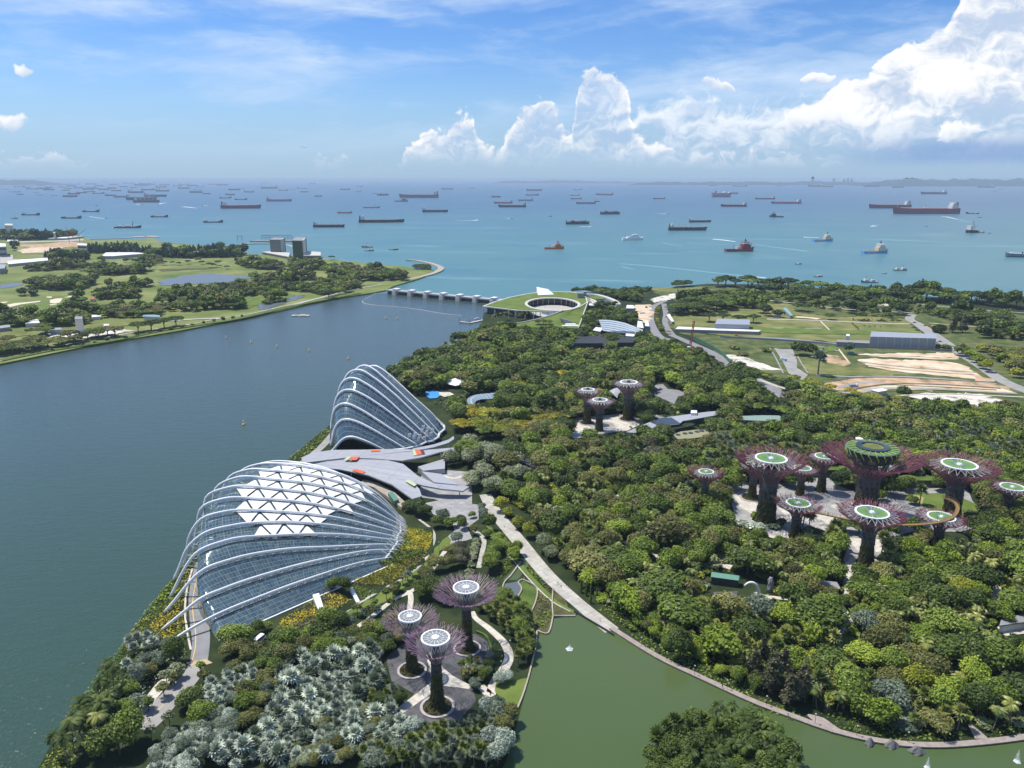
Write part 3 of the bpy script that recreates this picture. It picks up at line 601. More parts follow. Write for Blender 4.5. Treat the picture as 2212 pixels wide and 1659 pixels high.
def glasshouse(name,label,ribs,tgs,wid,M,skirt_front=None,sub=5,drop=1.7,cell=1.8):
 root=empty(name,(0,0,0),label,'glasshouse')
 n=44;shell=[]
 for k,(L,R,P)in enumerate(ribs):
  pts=rib_pts(L,R,P,n);mb=MB()
  rad=[wid*(1.0 if i<n*0.55 else 1.0-0.55*(i-n*0.55)/(n*0.45))for i in range(n)]
  e=(pts[-1]-pts[-2]).normalized()
  mb.tube(pts+[pts[-1]+e*3.5],rad+[wid*0.12],8,flat=(0.62,1.0))
  tg=tgs[min(k,len(tgs)-1)]
  t0=P[0][0]+tg;pr=prof(P,160)
  up=[(t,z-drop)for t,z in pr if t>=t0]
  gp=[(t0-0.004,2.0)]+[(t0+0.002*q,2.0+(up[0][1]-2.0)*q/4)for q in range(1,4)]+up
  gp=[(t,max(z,2.0))for t,z in gp]
  X=[Vector((L[0]+(R[0]-L[0])*t,L[1]+(R[1]-L[1])*t,z))for t,z in gp]
  d=np.r_[0,np.cumsum([(X[i+1]-X[i]).length for i in range(len(X)-1)])];q=np.linspace(0,d[-1],n)
  shell.append([Vector((np.interp(a,d,[x.x for x in X]),np.interp(a,d,[x.y for x in X]),np.interp(a,d,[x.z for x in X])))for a in q])
  G0=shell[-1]
  for i in range(2,n-6,2):
   p=G0[i];j=min(range(n),key=lambda a:(pts[a]-p).length)
   for dj in(-1,1):
    a=pts[max(0,min(n-1,j+dj))]
    if 0.4<(a-p).length<14:mb.tube([a,p],0.11,4,cap=False)
  mb.build('rib',M_RIB,root,smooth=True)
 if skirt_front:
  L,R=skirt_front;G0=shell[0]
  shell=[[Vector((L[0]+(R[0]-L[0])*i/(n-1),L[1]+(R[1]-L[1])*i/(n-1),2.0))for i in range(n)]]+shell
 K=len(shell);rows=(K-1)*sub+1;grid=[]
 for r in range(rows):
  a=r/sub;k=min(int(a),K-2);u=a-k
  p0,p1,p2,p3=shell[max(k-1,0)],shell[k],shell[k+1],shell[min(k+2,K-1)]
  row=[]
  for i in range(n):
   v=0.5*((2*p1[i])+(p2[i]-p0[i])*u+(2*p0[i]-5*p1[i]+4*p2[i]-p3[i])*u*u+(3*p1[i]-p0[i]-3*p2[i]+p3[i])*u**3)
   v.z=max(v.z,1.9);row.append(v)
  grid.append(row)
 V=[tuple(v)for row in grid for v in row];F=[];UV=[]
 length=sum((shell[K//2][i+1]-shell[K//2][i]).length for i in range(n-1))
 for r in range(rows-1):
  for i in range(n-1):
   F.append((r*n+i,r*n+i+1,(r+1)*n+i+1,(r+1)*n+i))
   a,b=r/sub,(r+1)/sub;c,d=i/(n-1)*length/cell,(i+1)/(n-1)*length/cell
   UV+=[a,c,a,d,b,d,b,c]
 me=bpy.data.meshes.new('glass_shell');me.from_pydata(V,[],F);me.materials.append(M)
 me.uv_layers.new(name='UVMap').data.foreach_set('uv',UV);me.polygons.foreach_set('use_smooth',[True]*len(F));me.update()
 o=bpy.data.objects.new('glass_shell',me);COL.objects.link(o);o.parent=root
 return root,shell
BIG=[((-148,290),(-65,364),[(0,2),(.08,4.8),(.17,6.85),(.38,8.3),(.63,8.3),(.9,6.3),(1,4)]),((-155,301),(-63,373),[(0,2),(.08,7.0),(.15,11.1),(.24,12.4),(.46,12.9),(.7,11),(.92,7),(1,4)]),((-160,315),(-62,379),[(0,2),(.045,7),(.09,12.5),(.15,17.8),(.27,19.9),(.46,18.5),(.69,12.9),(.95,5.8),(1,4)]),((-163,328),(-61,384),[(0,2),(.03,8),(.06,14),(.12,22.3),(.23,25.2),(.45,22.2),(.69,16.3),(1,4)]),((-168,343),(-62,388),[(0,2),(.035,10),(.07,18.4),(.14,24.9),(.26,26.8),(.45,24.8),(.65,19.2),(.85,11),(1,4)]),((-169,358),(-62,393),[(0,2),(.02,10),(.04,18.6),(.1,27.4),(.19,29.6),(.43,26.2),(.67,19.3),(.87,10.5),(1,4)]),((-170,373),(-61,397),[(0,2),(.03,17),(.06,27.6),(.16,31.6),(.33,30.0),(.58,24.3),(.82,14.2),(1,4)]),((-171,387),(-62,402),[(0,2),(.025,17),(.05,28.5),(.15,32.8),(.39,30.6),(.62,25),(.84,14.5),(1,4)]),((-172,401),(-62.5,405),[(0,2),(.03,17),(.06,28),(.15,33.2),(.37,32.2),(.62,27.5),(.84,17.5),(1,4)]),((-173,415),(-63.5,409),[(0,2),(.04,18),(.1,29.6),(.18,33.2),(.36,33.4),(.6,29.8),(.84,20),(1,4)]),((-173,429),(-64,412),[(0,2),(.05,18),(.13,28.8),(.21,32.3),(.34,33.8),(.54,32.4),(.73,27.5),(.88,18),(1,4)]),((-171,443),(-66,416),[(0,2),(.06,16),(.14,26),(.24,29.8),(.4,31),(.6,28.5),(.8,20),(1,4)]),((-167,456),(-69,420),[(0,2),(.07,13),(.15,20),(.28,24),(.45,24),(.65,21),(.82,14),(1,4)]),((-160,467),(-74,425),[(0,2),(.08,8),(.18,13),(.32,15.5),(.5,15),(.7,12),(1,3)])]
dome,SH=glasshouse('glasshouse','nearer and wider shell-shaped glasshouse with white triangular sunshades under its white ribs',BIG,[.17,.15,.125,.115,.11,.105,.10,.10,.10,.11,.11,.11,.12,.12],0.76,M_GLASS,skirt_front=((-127,293),(-62,361)),cell=1.7)
# triangular sunshades, a row between each pair of ribs
mb=MB()
def shell_at(k,s):
 row=SH[k];a=s*(len(row)-1);i=min(int(a),len(row)-2);return row[i].lerp(row[i+1],a-i)
for k,(s0,s1)in{4:(.40,.60),5:(.355,.655),6:(.335,.70),7:(.325,.745),8:(.34,.77),9:(.36,.79),10:(.38,.80),11:(.42,.80)}.items():
 w=0.046;s=s0;flip=k%2;c=(shell_at(k+1,.5)-shell_at(k,.5)).normalized()
 while s<s1:
  A=[shell_at(k,s-w*(.95 if not flip else 0)),shell_at(k,s+w*(.95 if not flip else 0.0))];B=[shell_at(k+1,s-w*(.95 if flip else 0)),shell_at(k+1,s+w*(.95 if flip else 0.0))]
  base,tip=(A,B[0])if not flip else(B,A[0])
  nrm=(base[1]-base[0]).cross(tip-base[0]);nrm.normalize()
  if nrm.z<0:nrm=-nrm
  up=nrm*0.75
  a,b_,t_=base[0]+up,base[1]+up,tip+up
  cen=(a+b_+t_)/3
  q=[cen+(p-cen)*0.88 for p in(a,b_,t_)]
  tl=q[2].lerp(q[0],0.10),q[2].lerp(q[1],0.10)
  mb.poly([q[0],q[1],tl[1],tl[0]]);s+=w;flip=1-flip
mb.build('sunshade',M_SAIL,dome)
# white end frame and doorway bridges on the garden side
mb=MB();ends=[Vector((*r[1],3.2))for r in BIG]
mb.tube([e+Vector((-1.5,-0.5,0))for e in ends],0.55,6)
for a in range(len(ends)-1):
 for q in(0.25,0.75):
  p=ends[a].lerp(ends[a+1],q);mb.tube([p+Vector((-4,0.5,4.0)),p+Vector((2.2,0,-0.6))],0.16,4)
mb.build('end_frame',M_WHITE,dome)
mb=MB();p=WQ('c6',[(890,1325),(925,1315),(965,1420),(935,1425)]);mb.prism(p,LZ,[4.6,4.6,2.6,2.6]);mb.build('entrance_ramp',M_WHITE,dome)
mb=MB();p=WQ('c6',[(1095,1285),(1110,1278),(1150,1338),(1130,1345)]);mb.prism(p,LZ,[4.2,4.2,2.4,2.4]);mb.build('entrance_ramp',M_WHITE,dome)
mb=MB();base=[Vector((-127+(65)*i/30,293+68*i/30,2.0))for i in range(31)]
mb.tube([b+Vector((0.4,-0.5,0.2))for b in base],0.5,4);mb.build('base_kerb',M_WHITE,dome)
CLOUD=[((-135,531),(-92,524),[(.06,2),(.14,5.5),(.22,9.6),(.33,13.4),(.45,14.4),(.63,12.6),(1,6)]),((-139,543),(-78,528),[(.06,2),(.1,10),(.14,17.6),(.21,22.8),(.3,24.3),(.4,23.4),(.57,19.3),(.8,12.3),(1,6)]),((-142,556),(-69,534),[(.05,2),(.07,14.2),(.13,28.6),(.2,32.3),(.27,32.7),(.38,30),(.58,22.4),(.78,14.1),(1,6)]),((-143,569),(-64,543),[(.05,2),(.07,21),(.13,35.4),(.19,39.3),(.27,40.2),(.37,37.9),(.53,31.5),(.71,22.5),(1,6)]),((-144,582),(-60,545),[(.055,2),(.09,29),(.15,42.4),(.21,46.1),(.28,46.8),(.38,43.9),(.54,36.4),(.76,22.1),(1,6)]),((-145,595),(-56,554),[(.06,2),(.08,22),(.12,37.5),(.19,47.4),(.27,50.6),(.32,50.3),(.41,46.6),(.59,36.2),(.8,21.1),(1,6)]),((-146,608),(-56,563),[(.07,2),(.1,22),(.16,38.5),(.24,47.8),(.29,51),(.34,51.7),(.4,49.9),(.51,43.3),(.7,30),(.87,17.4),(1,6)]),((-146,621),(-53,573),[(.08,2),(.13,20),(.2,36),(.28,45.2),(.34,48.4),(.39,49.1),(.44,47.5),(.54,41.6),(.72,28.7),(.93,13.5),(1,6)]),((-142,632),(-54,582),[(.08,2),(.15,18),(.25,33),(.35,39.5),(.44,39.5),(.58,32),(.78,20),(1,6)]),((-135,641),(-58,590),[(.08,2),(.18,13),(.3,22),(.42,25),(.6,21),(.8,13),(1,6)])]
cool,SH2=glasshouse('glasshouse','farther and taller domed glasshouse with dark panes between bare white ribs',CLOUD,[.06,.05,.045,.045,.04,.04,.045,.05,.06,.06],0.95,M_GLASS2,cell=2.4)
mb=MB()
ends=[Vector((*r[1],5.2))for r in CLOUD];mb.tube(ends,0.9,6)
for a in range(3,7):
 p=ends[a]
 for q in range(3):mb.box((p.x-11+q*3.2,p.y-9+q*1.2,13.5-q*1.8),(2.2,0.5,2.6),0.4)
mb.build('end_frame',M_WHITE,cool)
mb=MB();mb.lathe([(26,2),(23,8),(17,20),(11,32),(6,38),(0.5,39)],22,(-104,577,0),wob=lambda a,z:1+0.13*sin(3*a+z*.3)+0.08*sin(7*a-z*.5))
tag(mb.build('planted_mound',blend('dim_planting',[(0.3,(0.02,0.035,0.015)),(0.6,(0.05,0.08,0.03)),(0.8,(0.16,0.17,0.15))],0.12)),'tall planted mound showing darkly through the panes of the farther glasshouse','mound')
KEEP.append([(-118,286),(-58,360),(-56,425),(-150,480),(-182,440),(-172,330),(-150,282)])
KEEP.append([(-92,518),(-50,548),(-46,600),(-125,650),(-152,620),(-145,520)])
sheet('dome_floor',[(-126,296,0),(-64,364,0),(-66,416,0),(-150,455,0),(-156,350,0)],LZ+0.05,M_SOIL)
sheet('dome_floor',[(-130,530,0),(-92,524,0),(-60,548,0),(-56,590,0),(-132,638,0)],LZ+0.05,M_SOIL)
# ------------------------------------------------------------------ the winged roof between the glasshouses
def roof_mat():
 m,g,out=mat_new('standing_seam_roof');p=geo_pos(g);s=g.n.new('ShaderNodeSeparateXYZ');g.l.new(p,s.inputs[0])
 a=g.m('FRACT',g.mul(g.add(g.mul(s.outputs[0],0.35),g.mul(s.outputs[1],0.94)),0.16));b=g.m('FRACT',g.mul(g.sub(g.mul(s.outputs[0],0.94),g.mul(s.outputs[1],0.35)),0.055))
 l=g.m('MAXIMUM',g.m('LESS_THAN',a,0.05),g.m('LESS_THAN',b,0.02))
 n=g.noise(p,0.25,5,0.6)
 c=g.mix(n,(0.30,0.305,0.325),(0.40,0.405,0.425));c=g.mix(g.mul(l,0.6),c,(0.16,0.16,0.18))
 bsdf(g,out,c,0.45,0.4,0.0);return m
M_ROOF=roof_mat()
M_ORG=plain('orange_panel',(0.62,0.13,0.045),0.6);M_MAR=plain('maroon_panel',(0.13,0.03,0.04),0.6);M_LIME=plain('lime_panel',(0.45,0.52,0.30),0.6)
def winged_roof(label,crop,pts,zs,panels,cols):
 root=empty('winged_roof',(*WQ(crop,[pts[0]],8)[0][:2],LZ),label,'roof');ox,oy,oz=root.location
 P=[W(*Q(crop,*p),z)for p,z in zip(pts,zs)]
 mb=MB();mb.prism([(p[0]-ox,p[1]-oy)for p in P],[z-0.9-oz for z in zs],[z-oz for z in zs],0,1);mb.build('roof_sheet',[M_ROOF,M_GREYM],root)
 for col,q,z in panels:
  mb=MB();mb.poly([(a-ox,b-oy,z+0.25-oz)for a,b,_ in WQ(crop,q,z)]);o=mb.build('roof_panel',col,root);o['label']={'orange_panel':'orange','maroon_panel':'maroon','lime_panel':'lime green'}[col.name]+' coloured roof panel'
 for x,y,z in cols:
  p=W(*Q(crop,x,y),z-0.9);mb=MB();mb.tube([(p[0]-ox,p[1]-oy,0),(p[0]-ox,p[1]-oy,z-0.9-oz)],0.35,8);mb.build('column',M_WHITE,root)
 KEEP.append([p[:2]for p in WQ(crop,pts)])
 return root
winged_roof('long grey two-tongued roof with one orange panel, nearer of the two roofs between the glasshouses','c6',[(885,578),(1000,553),(1120,545),(1280,548),(1390,575),(1470,640),(1560,682),(1755,700),(1720,724),(1600,712),(1500,694),(1450,680),(1480,715),(1492,752),(1440,768),(1330,690),(1200,638),(1040,605),(895,590)],[9.0,9.5,10,10.5,10.5,10,9,7.5,7.3,8.5,9.2,9.4,8.6,7.6,7.4,9,9.2,9,8.8],[(M_ORG,[(1105,612),(1125,603),(1180,618),(1165,632)],9.4),(M_LIME,[(1400,672),(1420,662),(1465,690),(1450,700)],9.7)],[(1100,590,9.3),(1330,640,9.8),(1700,710,7.4),(1440,745,7.6),(1250,600,9.7)])
winged_roof('grey swept roof with orange and maroon panels in front of the taller glasshouse','c6',[(826,540),(880,514),(1000,497),(1160,496),(1330,492),(1500,496),(1620,488),(1715,480),(1715,497),(1600,507),(1480,540),(1380,557),(1230,545),(1090,538),(985,550),(890,562),(835,570)],[9.5,10,10.5,11,11,11,10.5,10,10,10.5,10.8,10.8,11,11,10.4,9.8,9.4],[(M_ORG,[(1085,555),(1110,536),(1150,536),(1130,555)],11),(M_LIME,[(1060,553),(1085,536),(1105,536),(1083,554)],11),(M_ORG,[(1210,500),(1260,498),(1262,507),(1212,509)],11.1),(M_ORG,[(1455,497),(1480,496),(1490,524),(1466,527)],11.0),(M_MAR,[(1482,496),(1500,495),(1510,519),(1492,523)],11.0),(M_LIME,[(1440,500),(1454,498),(1464,528),(1450,529)],11.0)],[(1380,540,10.9),(1600,497,10.5),(1000,530,10.5)])
winged_roof('narrow curved white ledge roof along the planted edge of the taller glasshouse','c6',[(1440,490),(1560,466),(1640,440),(1668,420),(1672,436),(1640,458),(1560,482),(1450,503)],[8]*8,[],[(1550,476,8),(1640,450,8)])
winged_roof('grey covered walkway running from the winged roofs behind the pale trees','g1',[(0,700),(150,690),(300,680),(480,685),(640,690),(640,705),(480,712),(300,700),(0,735)],[7]*9,[],[(100,715,7),(450,700,7)])
for c,pts,z in(('c6',[(1470,590),(1620,545),(1620,600),(1500,612)],LZ+4.0),('c6',[(1490,615),(1600,630),(1690,690),(1560,676)],LZ+3.5)):
 mb=MB();mb.prism(WQ(c,pts,z),LZ,z);tag(mb.build('pavilion',M_GREYM),'low flat-roofed grey pavilion under the '+('upper' if z>5.8 else 'lower')+' swept roof by the glasshouses','pavilion');keep(c,pts)
mb=MB();mb.prism(WQ('c6',[(1170,660),(1250,680),(1340,730),(1410,795),(1380,815),(1310,760),(1230,705),(1150,680)],4),LZ,4)
tag(mb.build('terrace_block',M_STONE),'low stone terrace block tucked behind the ribs of the wider glasshouse','terrace')
for q in([(1305,735),(1330,725),(1365,770),(1340,780)],):
 mb=MB();mb.prism(WQ('c6',q,6.0),4.0,6.0);tag(mb.build('plant_house',plain('green_roof_sheet',(0.10,0.22,0.17),0.6)),'small box with green roof behind the wider glasshouse','plant room')
mb=MB();mb.prism(WQ('c6',[(1490,780),(1560,735),(1740,700),(1770,790),(1700,830),(1560,840)],LZ),LZ,LZ+.001)
# ------------------------------------------------------------------ steel garden trees
def steel_mat(name,lo,hi):
 m,g,out=mat_new(name);p=obj_pos(g);s=g.n.new('ShaderNodeSeparateXYZ');g.l.new(p,s.inputs[0])
 n=g.noise(p,0.35,3,0.6)
 bsdf(g,out,g.mix(n,lo,hi),0.45,0.35);return m
M_BR_P=steel_mat('lilac_branches',(0.25,0.12,0.20),(0.46,0.33,0.39))
M_BR_M=steel_mat('magenta_branches',(0.17,0.035,0.075),(0.30,0.11,0.14))
M_BR_G=steel_mat('rose_branches',(0.22,0.08,0.11),(0.33,0.19,0.21))
M_LATT=plain('lattice_steel',(0.15,0.14,0.15),0.5,0.3)
M_BARK=blend('trunk_planting',[(0.30,(0.020,0.028,0.010)),(0.48,(0.045,0.050,0.018)),(0.62,(0.075,0.060,0.025)),(0.75,(0.10,0.10,0.04))],0.5,7,fine=0.35,fine_scale=2.0)
M_CORE=plain('trunk_concrete',(0.13,0.14,0.14),0.8,0.2)
M_PLANTER=blend('planter_paving',[(0.35,(0.33,0.29,0.30)),(0.65,(0.46,0.41,0.41))],0.6,5)
M_GREEN=plain('green_disc_panel',(0.20,0.40,0.075),0.5,0.3,var=0.2)
M_GREEND=plain('dark_green_disc',(0.11,0.16,0.12),0.4,0.4,var=0.2)
M_CLEAR,_g,_o=mat_new('disc_glazing')
_t=_g.n.new('ShaderNodeBsdfTransparent');_t.inputs[0].default_value=(0.80,0.85,0.86,1);_b=bsdf(_g,None,(0.42,0.45,0.46),0.15,0.5);_x=_g.n.new('ShaderNodeMixShader');_x.inputs[0].default_value=0.5
_g.l.new(_t.outputs[0],_x.inputs[1]);_g.l.new(_b.outputs[0],_x.inputs[2]);_g.l.new(_x.outputs[0],_o.inputs['Surface'])
M_PANEL=plain('solar_panel',(0.035,0.05,0.06),0.25,0.5,var=0.2)
def ring(mb,r0,r1,z,h,n=40,m=0):
 mb.lathe([(r0,z),(r1,z),(r1,z+h),(r0,z+h)],n,m=m,close=True)
def supertree(label,px,py,h,r0,r1,rc,rd,style,tilt=0.0,planter=None,seed=1,neck=0.5,nb=None,group=None):
 """px, py: foot of the trunk in the photograph; h height; r0/r1 trunk radius low/high; rc crown radius; rd disc radius"""
 R=random.Random(seed);x,y,_=W(px,py)
 root=empty('steel_tree',(x,y,LZ),label,'steel tree',group)
 zt=h*0.86
 def rad(z):
  q=z/h
  if q<neck:return r0+(r1-r0)*(q/neck)**0.7
  u=(q-neck)/(0.90-neck);return r1+(rd*0.92-r1)*max(0,u)**2.1
 prof_=[(rad(h*q)*(1.12 if q<0.05 else 1.0),h*q)for q in np.linspace(0,neck+0.08,26)]
 mb=MB();N=30
 ph=[R.uniform(0,6.28)for _ in range(6)]
 wob=lambda a,z:1+0.05*sin(5*a+ph[0]+z*.4)+0.05*sin(11*a+ph[1]-z*.9)+0.035*sin(17*a+ph[2]+2.3*z)
 mb.lathe(prof_,N,wob=wob)
 for _ in range(int(360*(r0/3.0))):
  z=h*(neck+0.05)*R.random()**1.25;a=R.uniform(0,2*pi);rr=rad(z)*(1.02+0.10*R.random());s=R.uniform(0.18,0.45)*(1.4 if z<h*.15 else 1)
  c=Vector((rr*cos(a),rr*sin(a),z));o=Vector((cos(a),sin(a),0));t=Vector((-sin(a),cos(a),0));u=Vector((0,0,1))
  d1=(t*R.uniform(-1,1)+u*R.uniform(-1,.6)+o*.5).normalized()*s;d2=d1.cross(o+u*R.uniform(-.6,.9)).normalized()*s*.55
  mb.poly([c-d2,c+d1*.7-d2*.3,c+d1*1.3+o*s*.3,c+d1*.4+d2])
 mb.build('trunk',M_BARK,root)
 mb=MB();mb.lathe([(r1*0.72,h*neck),(r1*0.72,h*0.88)],16);mb.build('core',M_CORE,root)
 mb=MB();nl=max(18,int(r1*14));wl=0.075+0.012*r1
 zs=np.linspace(h*(neck-.10),h*0.93,9)
 for k in range(nl):
  a=2*pi*k/nl;mb.tube([((rad(z)+.12)*cos(a+.10*sin(i*1.3+k)),(rad(z)+.12)*sin(a+.10*sin(i*1.3+k)),z)for i,z in enumerate(zs)],wl,4,cap=False)
 for z in np.linspace(h*neck,h*0.9,6):
  mb.tube([((rad(z)+.12)*cos(2*pi*k/24),(rad(z)+.12)*sin(2*pi*k/24),z)for k in range(25)],wl*.9,4,cap=False)
 mb.build('lattice',M_LATT,root)
 mb=MB();nb=nb or int(20+rc*1.0);wb=0.050+0.0042*rc
 z0=h*0.66;rs=rad(z0)
 def zr(r):return z0+(h*(1.0 if style!='green' else 1.045)-z0)*max(0,(r-rs)/(rc-rs))**(0.62 if style=='silver' else 0.75)
 def P(r,a,j=0.25):return(r*cos(a),r*sin(a),zr(r)+R.uniform(-j,j)*(r/rc))
 for k in range(nb):
  a=2*pi*(k+R.uniform(-.3,.3))/nb;da=2*pi/nb
  ra=rs+(rc-rs)*R.uniform(.25,.34);rb=rs+(rc-rs)*R.uniform(.50,.62);rm=rs+(rc-rs)*R.uniform(.42,.48)
  A=P(ra,a+R.uniform(-.3,.3)*da);mb.tube([P(rs+.1,a,0),P((rs+ra)/2,a+R.uniform(-.3,.3)*da),A],[wb*1.25,wb*1.15,wb*1.1],4,cap=False)
  for s in(-1,1):
   b0=a+s*da*R.uniform(.2,.38);B=P(rb,b0+R.uniform(-.15,.15)*da)
   mb.tube([A,P(rm,a+s*da*R.uniform(.05,.4)),B],[wb*1.05,wb,wb],4,cap=False)
   for s2 in(-1,1):
    re=rs+(rc-rs)*R.uniform(.86,1.03);b1=b0+s2*da*R.uniform(.10,.42)
    rk=rb+(re-rb)*R.uniform(.35,.6)
    K=P(rk,b0+s2*da*R.uniform(-.06,.30),.5);K2=P(rk+(re-rk)*.5,b1+da*R.uniform(-.16,.16),.7);mb.tube([B,K,K2,P(re,b1+da*R.uniform(-.1,.1),.6)],[wb,wb*.92,wb*.8,wb*.6],4,cap=False)
    if R.random()<.75:mb.tube([K,P(rk+(re-rk)*R.uniform(.6,.95),b1-s2*da*R.uniform(.12,.3),.5)],[wb*.85,wb*.6],4,cap=False)
 mb.build('branch_crown',{'silver':M_BR_P,'green':M_BR_M,'gold':M_BR_G}[style],root)
 zd=h+(0.25 if style!='green' else 0.2)
 mb=MB();ring(mb,rd*(.88 if style!='gold' else.82),rd,zd,0.55);mb.build('rim_ring',M_WHITE,root)
 mb=MB()
 if style=='silver':
  mb.disc(rd*.86,zd+.2,40);mb.build('disc',M_CLEAR,root)
  mb=MB();ns=16
  for k in range(ns):a=2*pi*k/ns;mb.tube([(rd*.22*cos(a),rd*.22*sin(a),zd+.45),(rd*.88*cos(a),rd*.88*sin(a),zd+.35)],.10,4,cap=False)
  mb.tube([(rd*.55*cos(2*pi*k/24),rd*.55*sin(2*pi*k/24),zd+.4)for k in range(25)],.07,4,cap=False);mb.build('spoke_frame',M_WHITE,root)
  mb=MB();mb.lathe([(rd*.26,zd+.2),(rd*.26,zd+.75),(rd*.16,zd+1.0),(.01,zd+1.05)],20);mb.build('hub',M_WHITE,root)
 elif style=='green':
  mb.disc(rd*.86,zd+.2,40);mb.build('disc',M_GREEND,root)
  mb=MB();ns=26
  for k in range(ns):
   a=2*pi*(k+R.uniform(-.1,.1))/ns
   if(k*7)%13 in(3,):continue
   w0,w1=.035,.066;ri,ro=rd*R.uniform(.28,.36),rd*.85
   mb.poly([(ri*cos(a-w0),ri*sin(a-w0),zd+.3),(ro*cos(a-w1),ro*sin(a-w1),zd+.3),(ro*cos(a+w1),ro*sin(a+w1),zd+.3),(ri*cos(a+w0),ri*sin(a+w0),zd+.3)])
  mb.build('leaf_panel',M_GREEN,root)
  mb=MB();mb.lathe([(rd*.17,zd+.2),(rd*.12,zd+.9),(.01,zd+1.0)],10)
  for k in range(9):a=2*pi*k/9;mb.tube([(0,0,zd+.9),(rd*.3*cos(a),rd*.3*sin(a),zd+.55)],.09,4)
  mb.build('hub',M_WHITE,root)
 else:
  mb.disc(rd*.80,zd+.2,40);mb.build('disc',M_CLEAR if False else plain('stone_disc',(0.24,0.23,0.20),0.7),root)
  mb=MB()
  for k in range(12):a=2*pi*k/12;mb.tube([(0,0,zd+.35),(rd*.82*cos(a),rd*.82*sin(a),zd+.35)],.08,4)
  mb.build('spoke_frame',M_GREYM,root)
  mb=MB();mb.lathe([(rd*.22,zd+.2),(rd*.18,zd+1.5),(.01,zd+1.6)],8);mb.tube([(0,0,zd),(0,0,zd+3)],.15,6);mb.build('hub',M_DARK,root)
 mb=MB();ns=22
 for k in range(ns):
  a=2*pi*k/ns;b=2*pi*(k+.5)/ns;c=2*pi*(k+1)/ns
  ro,zo=(rd*1.0,zd)
  if style=='silver':ri,zi=rd*.78,h*0.89
  else:ri,zi=rd*1.58,h*.965
  ri*=R.uniform(.93,1.07)
  for q in(a,c):mb.tube([(ro*cos(q)*.98,ro*sin(q)*.98,zo+.1),(ri*cos(b),ri*sin(b),zi)],(.07 if style=='silver' else.095),4,cap=False)
  if style!='silver':mb.tube([(rad(h*.84)*cos(b),rad(h*.84)*sin(b),h*.84),(ri*cos(b),ri*sin(b),zi)],.09,4,cap=False)
 mb.build('strut_frame',M_WHITE if style!='green' else plain('pale_struts',(0.55,0.52,0.53),0.5),root)
 if planter:
  mb=MB();ring(mb,planter*.84,planter,0.0,0.55,44);mb.build('planter_ring',M_PLANTER,root)
  mb=MB();mb.lathe([(planter*.84,0.02),(planter*.84,.35),(r0*.9,.9)],36)
  for _ in range(int(150*planter/6)):
   q=R.uniform(r0*1.0,planter*.82);a=R.uniform(0,2*pi);s=R.uniform(.25,.6);c=Vector((q*cos(a),q*sin(a),.5+.5*(planter-q)/planter))
   d1=Vector((R.uniform(-1,1),R.uniform(-1,1),R.uniform(.2,1))).normalized()*s;d2=d1.cross(Vector((R.uniform(-1,1),R.uniform(-1,1),.2))).normalized()*s*.6
   mb.poly([c-d2,c+d1*.6-d2*.5,c+d1*1.4,c+d2])
  mb.build('planter_bed',M_BARK,root)
 KEEP.append([(x+(planter or r0+1)*cos(2*pi*k/10),y+(planter or r0+1)*sin(2*pi*k/10))for k in range(10)])
 return root
SG,GG,OG='steel trees with silver discs','steel trees with green discs','steel trees with pale stone discs'
supertree('nearest steel tree with lilac branches and a white spoked disc, foremost of its three',945,1528,29.3,3.0,1.75,12.2,5.4,'silver',planter=6.6,seed=1,neck=.62,nb=27,group=SG)
supertree('shorter lilac-branched steel tree with white spoked disc, left of its three',890,1449,24.3,2.8,1.7,12.0,4.7,'silver',planter=6.0,seed=2,neck=.60,nb=27,group=SG)
supertree('lilac-branched steel tree with white spoked disc beside the lake terraces, rearmost of its three',1009,1402,28.6,2.9,1.75,14.4,5.5,'silver',planter=6.0,seed=3,neck=.62,nb=31,group=SG)
supertree('steel tree standing apart at the left edge of the green-disc grove',1520,1097,23.0,2.7,1.9,11.5,4.6,'green',planter=4.5,seed=4,group=GG)
supertree('small steel tree partly hidden behind the big left tree of the grove',*Q('g2',462,500),22.0,2.9,2.1,10.5,5.2,'green',planter=7.5,seed=5,group=GG)
supertree('big steel tree with wide green disc at the left of the grove',1653,1128,39.0,6.0,4.6,21.0,8.9,'green',planter=9.0,seed=6,neck=.46,group=GG)
supertree('small steel tree between the big left tree and the restaurant tree',*Q('g2',770,480),17.5,2.6,2.0,10.5,5.4,'green',seed=7,group=GG)
supertree('steel tree at the back left of the grove beside the low canopy',*Q('g2',905,460),23.5,3.0,2.2,11.5,6.0,'green',planter=4.5,seed=8,group=GG)
supertree('small steel tree peeping out behind the restaurant tree',*Q('g2',1272,470),18.5,3.0,2.2,12.0,5.6,'green',seed=9,group=GG)
supertree('big steel tree with a wide green disc on the right, above the curved walkway',*Q('g2',1740,640),34.0,4.9,4.3,23.0,9.6,'green',planter=7.0,seed=10,neck=.52,group=GG)
supertree('mid-size steel tree in front of the walkway at the left of the grove',*Q('g2',738,755),20.2,3.2,2.4,13.5,6.6,'green',seed=11,group=GG)
supertree('foremost steel tree of the grove with a broad green disc and long leaning trunk',*Q('g2',1192,925),28.5,4.1,2.9,17.5,8.3,'green',planter=5.5,seed=12,group=GG)
supertree('low steel tree in front on the right of the grove by the dark shrubs',*Q('g2',1650,820),17.6,3.0,2.3,13.0,7.0,'green',seed=13,group=GG)
supertree('steel tree at the right edge of the photo with a green disc',*Q('g2',2100,640),20.0,3.2,2.3,12.0,6.6,'green',seed=14,group=GG)
supertree('left steel tree of the pale-disc trio beyond the wood',1268,914,28.0,3.4,2.6,11.5,5.4,'gold',planter=7.0,seed=15,group=OG)
supertree('front steel tree of the pale-disc trio beyond the wood',1294,930,24.8,3.2,2.4,12.5,6.0,'gold',seed=16,group=OG)
